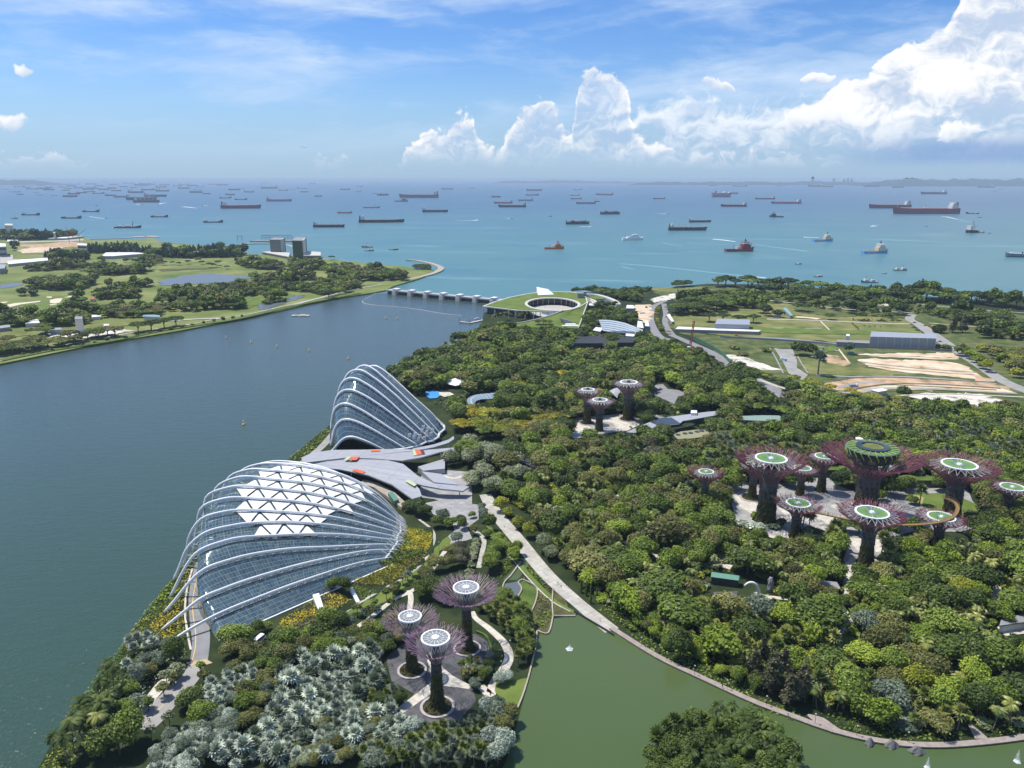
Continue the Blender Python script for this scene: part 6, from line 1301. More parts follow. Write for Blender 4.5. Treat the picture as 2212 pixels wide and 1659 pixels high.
# speedboats and their wakes, small craft
M_FOAM=plain('wake_foam',(0.62,0.68,0.70),0.8,0.1,var=.3,scale=.2);M_WAKE=plain('old_wake',(0.17,0.33,0.35),0.5,0.2,var=.2,scale=.05)
def wake(c,pts,w0,w1,mat):
 L=smooth_line(WQ(c,pts,0.06),8);n=len(L);band_pts=strip_pts(L,[w0+(w1-w0)*i/(n-1)for i in range(n)]);mb=MB();mb.poly([(p[0],p[1],.06)for p in band_pts[0]+band_pts[1][::-1]])
 struct(mb.build('wake',mat))
Sx={'s1':(1550,520,5.53),'s2':(1900,520,5.53),'s3':(2160,480,5.53)};CROPS.update(Sx)
for c,pts,a,b,m_,lab in(('s1',[(1285,432),(1400,440),(1500,452),(1600,466)],9,3,M_FOAM,'white speedboat racing left behind the red offshore ship'),('s2',[(590,404),(700,406),(820,410)],9,4,M_FOAM,'white speedboat racing left behind the farther blue ship'),('s3',[(1075,340),(1150,346),(1290,378)],12,2,M_FOAM,'white speedboat below the huge red tanker'),('s2',[(1600,246),(1560,250),(1530,254)],12,3,M_FOAM,'white speedboat alone right of the blue ships'),('s1',[(2030,966),(1960,960),(1860,948)],5,2,M_FOAM,'small white speedboat heading for the coastal trees'),('z1',[(1125,238),(1160,241),(1210,247)],18,3,M_FOAM,'white speedboat crossing left of the long red tanker'),('z1',[(1245,232),(1262,228),(1270,232)],14,4,M_FOAM,'white speedboat close left of the long red tanker'),('z1',[(650,310),(600,306),(550,298)],6,2,M_FOAM,'dark motorboat pulling a thin wake left of the dredger'),('z1',[(970,222),(990,218),(1020,214)],16,4,M_FOAM,'white speedboat under the mauve bulk carrier'),('z1',[(870,226),(850,224),(835,222)],12,3,M_FOAM,'white speedboat left of the mauve bulk carrier'),('z3',[(240,296),(215,296),(170,297)],8,3,M_FOAM,'small motorboat with a short wake right of mid strait'),('z2',[(1095,331),(1060,335),(970,336)],8,3,M_FOAM,'small motorboat with a long wake left of mid strait'),('z2',[(1720,368),(1695,369),(1660,366)],7,3,M_FOAM,'small motorboat beside the ship with brown deck load'),('z2',[(1280,325),(1262,323),(1250,322)],6,2,M_FOAM,'tiny grey boat in mid strait'),('z2',[(2140,297),(2125,297),(2100,298)],7,2,M_FOAM,'tiny boat right of the dark heavy container ship')):
 wake(c,pts,a*2.2,b*2.5,m_);p=Q(c,*pts[0]);q=Q(c,*pts[1]);ship(lab,'boat',p[0],p[1],7.5,1 if p[0]>q[0]else-1,'white',cat='boat')
for c,pts,a,b in(('s1',[(1860,505),(2000,525),(2212,550),(2600,600)],5,9),('s1',[(0,770),(400,800),(900,850),(1400,905),(1860,950)],6,6),('s2',[(1000,412),(1300,422),(1600,432),(2212,455)],8,6),('s2',[(300,210),(800,222),(1100,232),(1500,252)],9,6),('s3',[(0,655),(500,670),(1000,690),(1900,735)],6,8),('s3',[(1290,378),(1450,415)],7,7),('s1',[(600,480),(700,505),(870,530)],4,4),('s1',[(940,465),(1000,476),(1090,488)],4,3),('s1',[(20,810),(110,830),(200,850)],4,3)):
 wake(c,pts,a*2,b*2,M_WAKE)
for x,y,lab in((1493,312,'small dark barge below the long low grey tanker'),):X,Y=z2(x,y);ship(lab,'boat',X,Y,9,1,'black',cat='boat')
for x,y,lab in((1967,318,'small dark tug right of the small black coaster'),(1670,367,'small dark launch under the huge red tanker'),(2020,405,'tiny dark boat right of the drill ship')):X,Y=z3(x,y);ship(lab,'tug',X,Y,8,1,'black',cat='boat')
X,Y=z1(590,234);ship('small dark tug below the crowded anchorage','tug',X,Y,7,1,'navy',cat='boat')
# ------------------------------------------------------------------ far shore and islands, seen through the haze
M_ISLE=plain('island_wood',(0.035,0.055,0.035),0.9,0.1,var=.3,scale=.002)
def ridge(name,crop_pts,ybase,depth):
 """crop_pts: (x, y) silhouette in the photograph, standing on the water line ybase"""
 d0=W(1106,ybase,0)[1];mb=MB();P=[]
 for x,y in crop_pts:
  r=ray(x,y);t=d0/r[1];P.append((r[0]*t,max(1.0,CAM_H+r[2]*t)))
 X=np.array([p[0]for p in P]);Z=np.array([p[1]for p in P]);xs=np.linspace(X[0],X[-1],160);zs=np.interp(xs,X,Z);rg=np.random.default_rng(len(crop_pts))
 zs=zs*(1+.10*np.sin(xs*.004+1)+.07*np.sin(xs*.011)+.10*rg.standard_normal(160)*.6);zs[0]=zs[-1]=.5
 for x,z in zip(xs,zs):mb.v+=[(x,d0,-1),(x,d0+depth*.3,z*.65),(x,d0+depth,z),(x,d0+depth*2.2,-1)]
 for i in range(159):
  for k in range(3):mb.face((4*i+k,4*i+4+k,4*i+5+k,4*i+1+k))
 o=mb.build(name,M_ISLE,smooth=True);o['kind']='structure'
ridge('far_island',[(1062,396),(1085,390.5),(1150,391),(1230,389),(1275,391.5),(1340,392),(1385,394)],396.0,900)
ridge('far_shore',[(1366,400),(1390,394.5),(1450,393),(1530,394),(1620,392),(1700,394),(1790,392),(1850,393),(1930,395),(2000,396)],400.0,900)
ridge('far_shore',[(1890,402),(1930,391),(1990,386),(2040,388.5),(2100,387),(2150,388),(2240,386.5),(2400,386),(2600,394)],402.5,900)
ridge('far_island',[(0,398),(20,391.5),(40,389.5),(75,392),(100,397)][::1],398.5,600)
ridge('far_island',[(-300,400),(-100,388),(0,389),(30,392),(90,396)],400,900)
d0=W(1106,400,0)[1]+950
for x,w_,h_,lab in((1754,7,11,'tallest faint tower block on the far right shore'),(1800,6,8,'faint tower block second from the tallest on the far shore'),(1822,6,7,'left of three faint tower blocks on the far shore'),(1830,5,8,'middle of three faint tower blocks on the far shore'),(1838,6,7.5,'right of three faint tower blocks on the far shore')):
 r=ray(x,400);t=d0/r[1];k=d0/FPX;mb=MB();mb.box((0,0,h_*k/2+60),(w_*k*.7,w_*k,h_*k),taper=.96);mb.box((0,0,h_*k+75),(w_*k*.3,w_*k*.4,30));tag(mb.build('far_tower',M_GREYC,loc=(r[0]*t,d0,0)),lab,'tower')
# ------------------------------------------------------------------ buoys, booms, small boats on the bay
def buoy(x,y,c,lab):
 p=W(*Q(c,x,y),.2);root=empty('marker_buoy',p,lab,'buoy','marker buoys on the bay');mb=MB();mb.lathe([(.01,-.4),(1.3,-.3),(1.4,.5),(1.0,.8),(.45,.9)],12);mb.build('float',M_YELLOW,root)
 mb=MB();mb.lathe([(.5,.9),(.35,2.6),(.5,2.7),(.45,3.3),(.01,3.5)],8);mb.build('beacon',M_WHITE,root)
for i,(x,y)in enumerate(((1388,1045),(1542,1073),(1702,1100),(1900,1125),(2140,1172))):buoy(x,y,'z1',['first','second','third','fourth','fifth'][i]+' pale marker buoy from the left in the row on the bay')
buoy(585,876,'z2','pale marker buoy in the far bay, left of a pair below the boom');buoy(648,880,'z2','pale marker buoy in the far bay, right of a pair below the boom')
buoy(507,357,'c6','lone pale marker buoy on the bay left of the taller glasshouse')
p=W(*z1(1848,908),.3);mb=MB();mb.box((0,0,.4),(26,8,.8));mb.box((3,1,1.3),(8,4,1.0));mb.box((-6,-1,1.1),(5,3,.6));tag(mb.build('pontoon',M_CREAM,loc=p),'pale floating pontoon near the golf shore','pontoon')
L=smooth_line(WQ('z2',[(560,705),(530,735),(480,765),(455,785),(500,800),(620,812),(750,825),(900,850),(1005,862)],.3),10);mb=MB();x0,y0=L[0][:2]
mb.tube([(p[0]-x0,p[1]-y0,0)for p in L],.45,6);o=mb.build('floating_boom',M_PALEC,loc=(x0,y0,.35));tag(o,'long curving line of floats guarding the barrage','float line')
p=W(*z2(1070,895),.3);root=empty('landing_stage',p,'floating landing stage at the foot of the spiral building','jetty');a=[Vector(W(*z2(*q),.6))-Vector(p)for q in((995,895),(1050,902),(1160,878))]
L_,R2=strip_pts([tuple(v)for v in a],4);mb=MB();mb.prism(L_+R2[::-1],.2,1.0);mb.build('deck',M_CREAM,root)
mb=MB()
for v in a+[(a[1]+a[2])/2]:mb.tube([(v.x,v.y,-1),(v.x,v.y,5.5)],.35,6)
mb.build('pile',M_DARK,root)
X,Y=z2(1090,880);ship('small white boats moored at the landing stage','ferry',X,Y,12,1,'white',.4,cat='boat')
X,Y=z2(710,672);ship('dark work barge moored inside the sea wall hook','coaster',X,Y,22,1,'black',.05,cat='barge')
# ------------------------------------------------------------------ foliage
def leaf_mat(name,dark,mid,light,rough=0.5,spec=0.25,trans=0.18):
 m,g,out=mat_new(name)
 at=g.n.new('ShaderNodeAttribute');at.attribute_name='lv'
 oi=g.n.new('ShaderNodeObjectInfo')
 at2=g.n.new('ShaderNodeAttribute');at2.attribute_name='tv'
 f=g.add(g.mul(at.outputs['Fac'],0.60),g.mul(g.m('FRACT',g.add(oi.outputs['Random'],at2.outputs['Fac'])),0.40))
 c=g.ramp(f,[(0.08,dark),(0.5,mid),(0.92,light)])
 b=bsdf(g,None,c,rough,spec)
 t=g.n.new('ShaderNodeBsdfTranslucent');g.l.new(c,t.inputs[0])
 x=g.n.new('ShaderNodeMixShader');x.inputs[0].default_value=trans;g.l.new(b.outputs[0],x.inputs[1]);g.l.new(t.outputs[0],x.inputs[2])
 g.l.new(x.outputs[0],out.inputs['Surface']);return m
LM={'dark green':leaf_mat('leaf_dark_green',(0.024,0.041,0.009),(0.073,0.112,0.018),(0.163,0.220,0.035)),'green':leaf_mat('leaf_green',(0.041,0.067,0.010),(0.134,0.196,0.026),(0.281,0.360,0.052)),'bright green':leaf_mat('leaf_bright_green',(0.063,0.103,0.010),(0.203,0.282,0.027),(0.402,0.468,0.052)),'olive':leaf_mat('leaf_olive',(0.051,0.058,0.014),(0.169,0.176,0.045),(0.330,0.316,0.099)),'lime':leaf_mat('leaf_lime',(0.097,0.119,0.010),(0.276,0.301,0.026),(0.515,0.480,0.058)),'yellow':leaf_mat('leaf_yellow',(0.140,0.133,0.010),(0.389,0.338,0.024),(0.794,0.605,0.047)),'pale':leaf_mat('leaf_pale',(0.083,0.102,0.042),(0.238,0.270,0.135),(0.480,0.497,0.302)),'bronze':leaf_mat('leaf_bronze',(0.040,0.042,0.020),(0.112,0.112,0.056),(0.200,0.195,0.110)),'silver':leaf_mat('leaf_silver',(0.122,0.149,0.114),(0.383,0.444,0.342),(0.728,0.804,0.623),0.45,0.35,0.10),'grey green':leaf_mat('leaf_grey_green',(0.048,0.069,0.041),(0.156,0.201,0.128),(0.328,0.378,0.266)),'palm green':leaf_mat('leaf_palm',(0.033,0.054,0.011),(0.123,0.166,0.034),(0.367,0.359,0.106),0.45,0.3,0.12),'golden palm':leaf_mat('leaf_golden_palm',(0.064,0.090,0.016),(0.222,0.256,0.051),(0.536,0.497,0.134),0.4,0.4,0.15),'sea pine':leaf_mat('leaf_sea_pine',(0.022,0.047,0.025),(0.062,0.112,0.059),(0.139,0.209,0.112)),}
M_WOOD=plain('tree_bark',(0.10,0.082,0.062),0.9,0.1,var=.3,scale=.8)
M_PALMWOOD=plain('palm_bark',(0.20,0.175,0.14),0.9,0.1,var=.3,scale=.8)
def quads_mesh(name,V,F,lv,mats,mi=None):
 me=bpy.data.meshes.new(name);n=len(V);me.vertices.add(n);me.vertices.foreach_set('co',np.asarray(V,np.float32).ravel())
 k=F.shape[1];m=len(F);me.loops.add(m*k);me.polygons.add(m);me.loops.foreach_set('vertex_index',F.astype(np.int32).ravel())
 me.polygons.foreach_set('loop_start',np.arange(0,m*k,k,dtype=np.int32));me.polygons.foreach_set('loop_total',np.full(m,k,np.int32))
 if mi is not None:me.polygons.foreach_set('material_index',np.asarray(mi,np.int32))
 me.update(calc_edges=True)
 a=me.attributes.new('lv','FLOAT','POINT');a.data.foreach_set('value',np.asarray(lv,np.float32))
 for x in mats:me.materials.append(x)
 return me
def unit(v):return v/np.maximum(np.linalg.norm(v,axis=-1,keepdims=True),1e-9)
def leaf_quads(pos,nrm,size,rng,asp=(.55,.95),droop=0.0):
 n=len(pos);t=unit(np.cross(nrm,rng.standard_normal((n,3))));b=np.cross(nrm,t)
 s=(size*rng.uniform(.65,1.35,(n,1)));w=s*rng.uniform(*asp,(n,1));dz=np.array([0,0,-1.0])*s*droop
 bend=nrm*s*rng.uniform(-.25,.25,(n,1))
 V=np.stack([pos-t*s,pos-b*w+bend,pos+t*s+dz,pos+b*w-bend],1).reshape(-1,3)
 return V,np.arange(n*4).reshape(n,4)
def crown(lobes,n,size,seed,outward=.55,squash=1.0,shell=(.62,1.20),low=-.55,droop=0.0):
 """lobes: (x, y, z, r) ; leaf clumps spread through the outer part of every lobe"""
 rng=np.random.default_rng(seed);Lb=np.array(lobes,float);pr=Lb[:,3]**2;pr/=pr.sum()
 k=rng.choice(len(Lb),n,p=pr);d=unit(rng.standard_normal((n,3)));d[:,2]=np.where(d[:,2]<low,-d[:,2]*.5,d[:,2]);d=unit(d)
 r=Lb[k,3]*(shell[0]+(shell[1]-shell[0])*rng.random(n)**.9)
 pos=Lb[k,:3]+d*r[:,None]*np.array([1,1,squash])
 nrm=unit(d*outward+rng.standard_normal((n,3))*(1-outward)*.6+np.array([0,0,.25]))
 V,F=leaf_quads(pos,nrm,size,rng,droop=droop)
 lob=rng.random(len(Lb));lv=np.repeat(np.clip(.55*lob[k]+.45*rng.random(n),0,1),4)
 return V,F,lv
def blob(lobes,seed,k=.74,squash=1.0):
 """coarse inner mass so that the crown is not see-through everywhere"""
 V,F=[],[];rng=np.random.default_rng(seed);nu,nv=7,5
 for(x,y,z,r)in lobes:
  b=len(V)
  for j in range(nv):
   ph=-pi/2+pi*(j+.5)/nv
   for i in range(nu):a=2*pi*i/nu+j*.4;q=r*k*rng.uniform(.85,1.1);V.append((x+q*cos(ph)*cos(a),y+q*cos(ph)*sin(a),z+q*sin(ph)*squash))
  for j in range(nv-1):
   for i in range(nu):i2=(i+1)%nu;F.append((b+j*nu+i,b+j*nu+i2,b+(j+1)*nu+i2,b+(j+1)*nu+i))
 return np.array(V),np.array(F)
def trunk_mb(h,r,limbs,seed,mb=None):
 R=random.Random(seed);mb=mb or MB();lean=(R.uniform(-.04,.04)*h,R.uniform(-.04,.04)*h)
 mb.tube([(0,0,-.3),(lean[0]*.3,lean[1]*.3,h*.35),(lean[0],lean[1],h*.72)],[r*1.25,r,r*.75],7)
 for(x,y,z,_r)in limbs:
  mb.tube([(lean[0]*.8,lean[1]*.8,h*R.uniform(.45,.68)),(x*.5,y*.5,h*.5+z*.42),(x*.95,y*.95,z)],[r*.5,r*.36,r*.18],5,cap=False)
 return mb
def merge(*parts):
 V,F,L,o=[],[],[],0
 for v,f,l in parts:V.append(v);F.append(f+o);L.append(l);o+=len(v)
 return np.vstack(V),np.vstack(F),np.concatenate(L)
PROTO={}
def proto(kind,crown_data,trunk,R,H,bark=None):
 bark=bark or M_WOOD;i=len(PROTO.get(kind,()))
 V,F,lv=crown_data
 cm=quads_mesh(kind+'_crown',V,F,lv,[LM['green']])
 tm=bpy.data.meshes.new(kind+'_trunk');tm.from_pydata([tuple(map(float,p))for p in trunk.v],[],trunk.f);tm.materials.append(bark);tm.update()
 tq=[f for f in trunk.f if len(f)==4]
 n0=len(V);V2=np.vstack([V,np.array(trunk.v,float)]);F2=np.vstack([F,np.array(tq)+n0])
 jm=quads_mesh(kind,V2,F2,np.concatenate([lv,np.full(len(trunk.v),.5)]),[LM['green'],bark],np.r_[np.zeros(len(F)),np.ones(len(tq))])
 PROTO.setdefault(kind,[]).append(dict(crown=cm,trunk=tm,joined=jm,R=R,H=H,data=(V,F,lv)))
def rnd_lobes(R,H,seed,n=13,base=.42,flat=1.0,r=(.36,.52)):
 q=random.Random(seed);out=[(0,0,H-R*.55*flat,R*.60)]
 cz=H*base+(H-H*base)*.42
 for i in range(n):
  a=2*pi*(i+q.uniform(-.3,.3))/n*1.62;e=q.uniform(-.25,.95);d=R*q.uniform(.50,.72)*sqrt(max(.15,1-max(0,e)**2*.75))
  out.append((d*cos(a),d*sin(a),cz+e*(H-cz-R*.35),R*q.uniform(*r)))
 return out
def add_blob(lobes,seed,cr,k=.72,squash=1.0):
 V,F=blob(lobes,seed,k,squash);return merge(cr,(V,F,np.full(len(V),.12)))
for i in range(5):
 R,H=6.0,10.5+i%3;lb=rnd_lobes(R,H,100+i,11+2*(i%3),base=.30)
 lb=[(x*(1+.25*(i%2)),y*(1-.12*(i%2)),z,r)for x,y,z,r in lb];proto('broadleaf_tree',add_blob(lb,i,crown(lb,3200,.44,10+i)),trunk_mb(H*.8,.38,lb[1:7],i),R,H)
for i in range(4):
 q=random.Random(50+i);R,H=7.5,9.0;lb=[]
 for k in range(17):
  a=2.4*k;d=R*.80*sqrt((k+.4)/17);lb.append((d*cos(a),d*sin(a),H-1.5-1.6*(d/R)**2+q.uniform(-.5,.5),q.uniform(1.6,2.3)))
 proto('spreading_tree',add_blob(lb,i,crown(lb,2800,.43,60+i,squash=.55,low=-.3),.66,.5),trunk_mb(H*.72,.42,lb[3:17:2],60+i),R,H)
for i in range(3):
 lb=rnd_lobes(5.4,12.5,140+i,15,base=.18,r=(.30,.42))
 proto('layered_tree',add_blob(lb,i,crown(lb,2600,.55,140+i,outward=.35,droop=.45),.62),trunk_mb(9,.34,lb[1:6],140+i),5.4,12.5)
for i in range(3):
 q=random.Random(70+i);H=17.0;lb=[]
 for k in range(20):
  z=H*(.22+.76*k/20);rr=3.4*(1-(k/20)**1.6)+.5;a=q.uniform(0,6.28);lb.append((rr*.55*cos(a),rr*.55*sin(a),z,rr*.55))
 proto('sea_pine',crown(lb,2000,.5,70+i,outward=.3,shell=(.3,1.15),low=-1,droop=.25),trunk_mb(H,.30,lb[2:18:3],70+i),3.6,H)
for i in range(2):
 lb=[(0,0,z,.95*(1-abs(z-3.2)/7.5)+.1)for z in np.linspace(.9,8.6,12)]
 proto('cypress',add_blob(lb,i,crown(lb,520,.34,80+i,outward=.6)),trunk_mb(2,.14,[],80+i),1.1,9)
for i in range(3):
 lb=rnd_lobes(2.0,2.4,160+i,8,base=.05);proto('shrub',add_blob(lb,i,crown(lb,420,.34,90+i)),trunk_mb(.8,.12,lb[1:4],90+i),2.0,2.4)
for i in range(3):
 lb=rnd_lobes(2.6,6.6,180+i,9,base=.42,r=(.30,.44));proto('young_tree',crown(lb,520,.36,180+i,shell=(.2,1.05)),trunk_mb(5.6,.14,lb[1:6],180+i),2.6,6.6)
def palm_fan(seed,n,Rl,H,seg=8,droop=.25,upmin=-.45,fold=.16,notch=.46):
 """fan leaves: pleated discs on stalks round the head of the palm"""
 rng=np.random.default_rng(seed);V,F,L=[],[],[]
 for k in range(n):
  a=2.39996*k+rng.uniform(-.2,.2);e=upmin+(1.35-upmin)*(k+.5)/n+rng.uniform(-.12,.12)
  d=np.array([cos(a)*cos(e),sin(a)*cos(e),sin(e)]);st=Rl*rng.uniform(.50,.68);c=np.array([0,0,H])+d*st*.55
  side=unit(np.array([-sin(a),cos(a),0.0]));up=np.cross(side,d)*-1;s=Rl*rng.uniform(.50,.64);b=len(V);lvv=rng.random()
  V.append(c-d*s*.10);L.append(lvv*.6)
  for i in range(2*seg+1):
   t=-2.25+4.5*i/(2*seg);tip=i%2==0;rr=s*(1.0 if tip else notch)*(1-.12*abs(t)/2.25)
   p=c+(d*cos(t)+side*sin(t))*rr-up*(-fold*s*(1 if tip else-.6))*.6;p[2]-=droop*s*(rr/s)**2*(.6+.4*(1-sin(e)))
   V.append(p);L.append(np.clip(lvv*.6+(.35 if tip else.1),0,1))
  for i in range(seg):F.append((b,b+1+2*i,b+2+2*i,b+3+2*i))
 return np.array(V),np.array(F),np.array(L)
def palm_trunk(h,r,seed,lean=.06):
 R=random.Random(seed);mb=MB();lx,ly=R.uniform(-lean,lean)*h,R.uniform(-lean,lean)*h
 mb.tube([(lx,ly,-.2),(lx*.6,ly*.6,h*.3),(lx*.15,ly*.15,h*.7),(0,0,h)],[r*1.35,r,r*.9,r*.8],7);return mb
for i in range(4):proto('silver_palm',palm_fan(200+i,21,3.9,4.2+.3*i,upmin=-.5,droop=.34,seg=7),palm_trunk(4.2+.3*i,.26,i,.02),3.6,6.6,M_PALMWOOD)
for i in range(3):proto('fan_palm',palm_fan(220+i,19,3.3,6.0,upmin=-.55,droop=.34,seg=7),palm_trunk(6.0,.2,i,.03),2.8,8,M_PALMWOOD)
def coconut(seed,n=17,Rl=4.2,H=10.0):
 rng=np.random.default_rng(seed);V,F,L=[],[],[]
 for k in range(n):
  a=2.39996*k;e0=rng.uniform(.05,1.25)if k>n*.3 else rng.uniform(-.35,.3);ln=Rl*rng.uniform(.85,1.1);lvv=rng.random()*.6
  h=np.array([cos(a),sin(a),0]);sd=np.array([-sin(a),cos(a),0]);p=np.array([0,0,H]);S=8;e=e0
  for i in range(S):
   q=p+(h*cos(e)+np.array([0,0,sin(e)]))*ln/S;wv=.85*(sin(pi*min(1,(i+.9)/S))**.6)*(1 if i<S-1 else.5)
   for s in(-1,1):
    b=len(V);out=sd*s*wv+np.array([0,0,-wv*.55])
    V+=[p,p+out*.75+(q-p)*.55,p+out+(q-p)*.95,p+(q-p)*.62];L+=[lvv,lvv+.3,lvv+.4,lvv]
    F.append((b,b+1,b+2,b+3))
    b=len(V);m_=p+(q-p)*.5;V+=[m_,m_+out*.75+(q-p)*.55,m_+out+(q-p)*.95,m_+(q-p)*.6];L+=[lvv,lvv+.3,lvv+.4,lvv];F.append((b,b+1,b+2,b+3))
   p=q;e-=rng.uniform(.20,.30)
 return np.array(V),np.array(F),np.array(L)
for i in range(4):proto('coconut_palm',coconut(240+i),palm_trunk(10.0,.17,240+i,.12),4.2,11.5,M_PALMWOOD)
# ------------------------------------------------------------------ where things grow
def inside(P,poly):
 x,y=P[:,0],P[:,1];r=np.zeros(len(P),bool);n=len(poly)
 for i in range(n):
  (x1,y1),(x2,y2)=poly[i][:2],poly[(i+1)%n][:2]
  if y1==y2:continue
  r^=((y1>y)!=(y2>y))&(x<(x2-x1)*(y-y1)/(y2-y1)+x1)
 return r
def seg_dist(P,line):
 d=np.full(len(P),1e9)
 for i in range(len(line)-1):
  a=np.array(line[i][:2]);b=np.array(line[i+1][:2]);ab=b-a;t=np.clip(((P-a)@ab)/max(ab@ab,1e-9),0,1);d=np.minimum(d,np.linalg.norm(P-(a+t[:,None]*ab),axis=1))
 return d
def project(x,y,z):
 dz=z-CAM_H;w=y*cos(PITCH)-dz*sin(PITCH);v=y*sin(PITCH)+dz*cos(PITCH);return CX+FPX*x/w,CY-FPX*v/w,w
TREES=[];CELL={};VKEEP=[p for p in KEEP if p is not KEEP[0]];VROADS=[(l,w)for l,w in ROADS]
def free(x,y,r,k):
 g_=8.0;n=int(22/g_)+1;ix,iy=int(x//g_),int(y//g_)
 for a in range(ix-n,ix+n+1):
  for b in range(iy-n,iy+n+1):
   for(X,Y,R)in CELL.get((a,b),()):
    if(X-x)**2+(Y-y)**2<((R+r)*k)**2:return False
 return True
def put(kind,x,y,s,colour,where,z=LZ,near=None):
 p=random.choice(range(len(PROTO[kind])));R=PROTO[kind][p]['R']*s
 CELL.setdefault((int(x//8),int(y//8)),[]).append((x,y,R))
 TREES.append(dict(kind=kind,p=p,x=x,y=y,s=s,c=colour,where=where,z=z,rz=random.uniform(0,6.28),sx=random.uniform(.8,1.22),hz=random.uniform(.8,1.3)if kind[0]in 'bl' else random.uniform(.92,1.1),tilt=random.uniform(-.14,.14)if 'palm' in kind else 0))
def grow(crop,pts,mix,where,k=.72,tries=None,roadgap=1.5,ignore=False,z=LZ,seed=0,cnoise=35.0):
 """fill a traced ground outline; mix: list of (weight, kind, (scale lo, hi), colours)"""
 P=WQ(crop,pts)if crop else pts;A=np.array([p[:2]for p in P]);lo,hi=A.min(0),A.max(0)
 area=abs(sum(A[i][0]*A[(i+1)%len(A)][1]-A[(i+1)%len(A)][0]*A[i][1]for i in range(len(A))))/2
 rng=np.random.default_rng(1000+seed+int(abs(A.sum()))%997)
 mr=sum(w*(PROTO[kd][0]['R']*(s[0]+s[1])/2)for w,kd,s,c in mix)/sum(m_[0]for m_ in mix)
 n=tries or int(min(60000,9*area*(hi-lo).prod()/max(area,1)/(mr*mr)))
 C=lo+(hi-lo)*rng.random((n,2));ok=inside(C,A);C=C[ok]
 if not ignore and len(C):
  keepout=np.zeros(len(C),bool)
  for poly in KEEP:keepout|=inside(C,poly)
  for line,w in ROADS:
   L=np.array([q[:2]for q in line]);l0,l1=L.min(0)-w-8,L.max(0)+w+8;sel=((C>l0)&(C<l1)).all(1)
   if sel.any():kk=np.where(sel)[0];keepout[kk]|=seg_dist(C[kk],line)<w/2+roadgap
  blk={}
  for hh in(5,10,15):
   b_=np.zeros(len(C),bool)
   for fr in(.25,.5,.75,1.0):
    D=C*(CAM_H/(CAM_H-hh*fr))
    for poly in VKEEP:
     for ox in(-2.5,2.5):b_|=inside(D+np.array([ox,0]),poly)
    for line,w in VROADS:
     L=np.array([q[:2]for q in line]);l0,l1=L.min(0)-w,L.max(0)+w;sel=((D>l0)&(D<l1)).all(1)
     if sel.any():kk=np.where(sel)[0];b_[kk]|=seg_dist(D[kk],line)<w*.45
   blk[hh]=b_[~keepout]
  C=C[~keepout]
 W_=np.array([m_[0]for m_ in mix],float);W_/=W_.sum()
 ph=rng.uniform(0,6.28,8)
 cnt=0
 for ci,(x,y)in enumerate(C):
  v=.5+.25*(sin(x/cnoise+ph[0]+1.7*sin(y/cnoise+ph[1]))+sin(y/(cnoise*.8)+ph[2]+1.3*sin(x/cnoise*1.3+ph[3])))
  u=(v*.62+rng.random()*.38);u=min(.999,max(0,(u-.12)/.76));i=int(np.searchsorted(np.cumsum(W_),u));i=min(i,len(mix)-1)
  _,kd,(s0,s1),cols=mix[i];s=rng.uniform(s0,s1);R=PROTO[kd][0]['R']*s
  if not ignore and len(C)and blk[5 if PROTO[kd][0]['H']*s<7 else 10 if PROTO[kd][0]['H']*s<12 else 15][ci]:continue
  if not free(x,y,R,k):continue
  put(kd,x,y,s,cols[int(rng.integers(len(cols)))],where,z);cnt+=1
 return cnt
def one(kind,crop,x,y,s,colour,where,z=LZ):
 p=W(*Q(crop,x,y));put(kind,p[0],p[1],s,colour,where,z)
def row(kind,crop,pts,gap,s,colours,where,jit=.6):
 L=smooth_line(WQ(crop,pts),12);acc=0;last=L[0]
 for p in L[1:]:
  acc+=hypot(p[0]-last[0],p[1]-last[1]);last=p
  if acc>=gap:acc=0;put(kind,p[0]+random.uniform(-jit,jit),p[1]+random.uniform(-jit,jit),random.uniform(*s),random.choice(colours),where)
# ------------------------------------------------------------------ planting plan
BL,SP,LY,PN,CYP,SH_,YT,SV,FP,CO='broadleaf_tree','spreading_tree','layered_tree','sea_pine','cypress','shrub','young_tree','silver_palm','fan_palm','coconut_palm'
DK=['dark green','dark green','green'];MID=['green','green','dark green','olive','olive','bright green']
for kd,x,y,s,c in((FP,790,690,1.9,'palm green'),(FP,830,700,1.7,'palm green'),(BL,290,560,.75,'dark green'),(BL,690,430,1.0,'dark green'),(BL,800,440,.9,'dark green'),(BL,1040,430,1.15,'dark green'),(BL,1380,490,.95,'green'),(BL,1460,455,.9,'green'),(BL,1490,540,.6,'green'),(FP,1540,545,1.6,'palm green'),(BL,1890,680,.8,'dark green'),(BL,1660,455,.7,'dark green'),(SP,1060,720,.75,'green'),(SP,1150,735,.75,'dark green'),(BL,1010,740,.7,'dark green'),(FP,1000,770,1.6,'palm green'),(FP,960,800,1.6,'palm green'),(BL,1010,830,.8,'dark green'),(FP,1300,860,1.6,'palm green'),(FP,1330,900,1.6,'palm green'),(BL,480,640,.45,'green'),(SH_,450,690,2.2,'silver'),(SH_,500,700,2.0,'silver'),(SH_,400,680,2.2,'silver'),(SH_,600,700,1.8,'grey green'),(BL,650,690,.5,'dark green'),(BL,1420,720,.8,'dark green'),(BL,1500,740,.8,'green'),(BL,1360,760,.7,'dark green'),(FP,560,450,1.4,'palm green'),(FP,390,450,1.3,'palm green'),(BL,1280,520,.7,'green')):one(kd,'g2',x,y,s,c,'among the trunks of the grove')
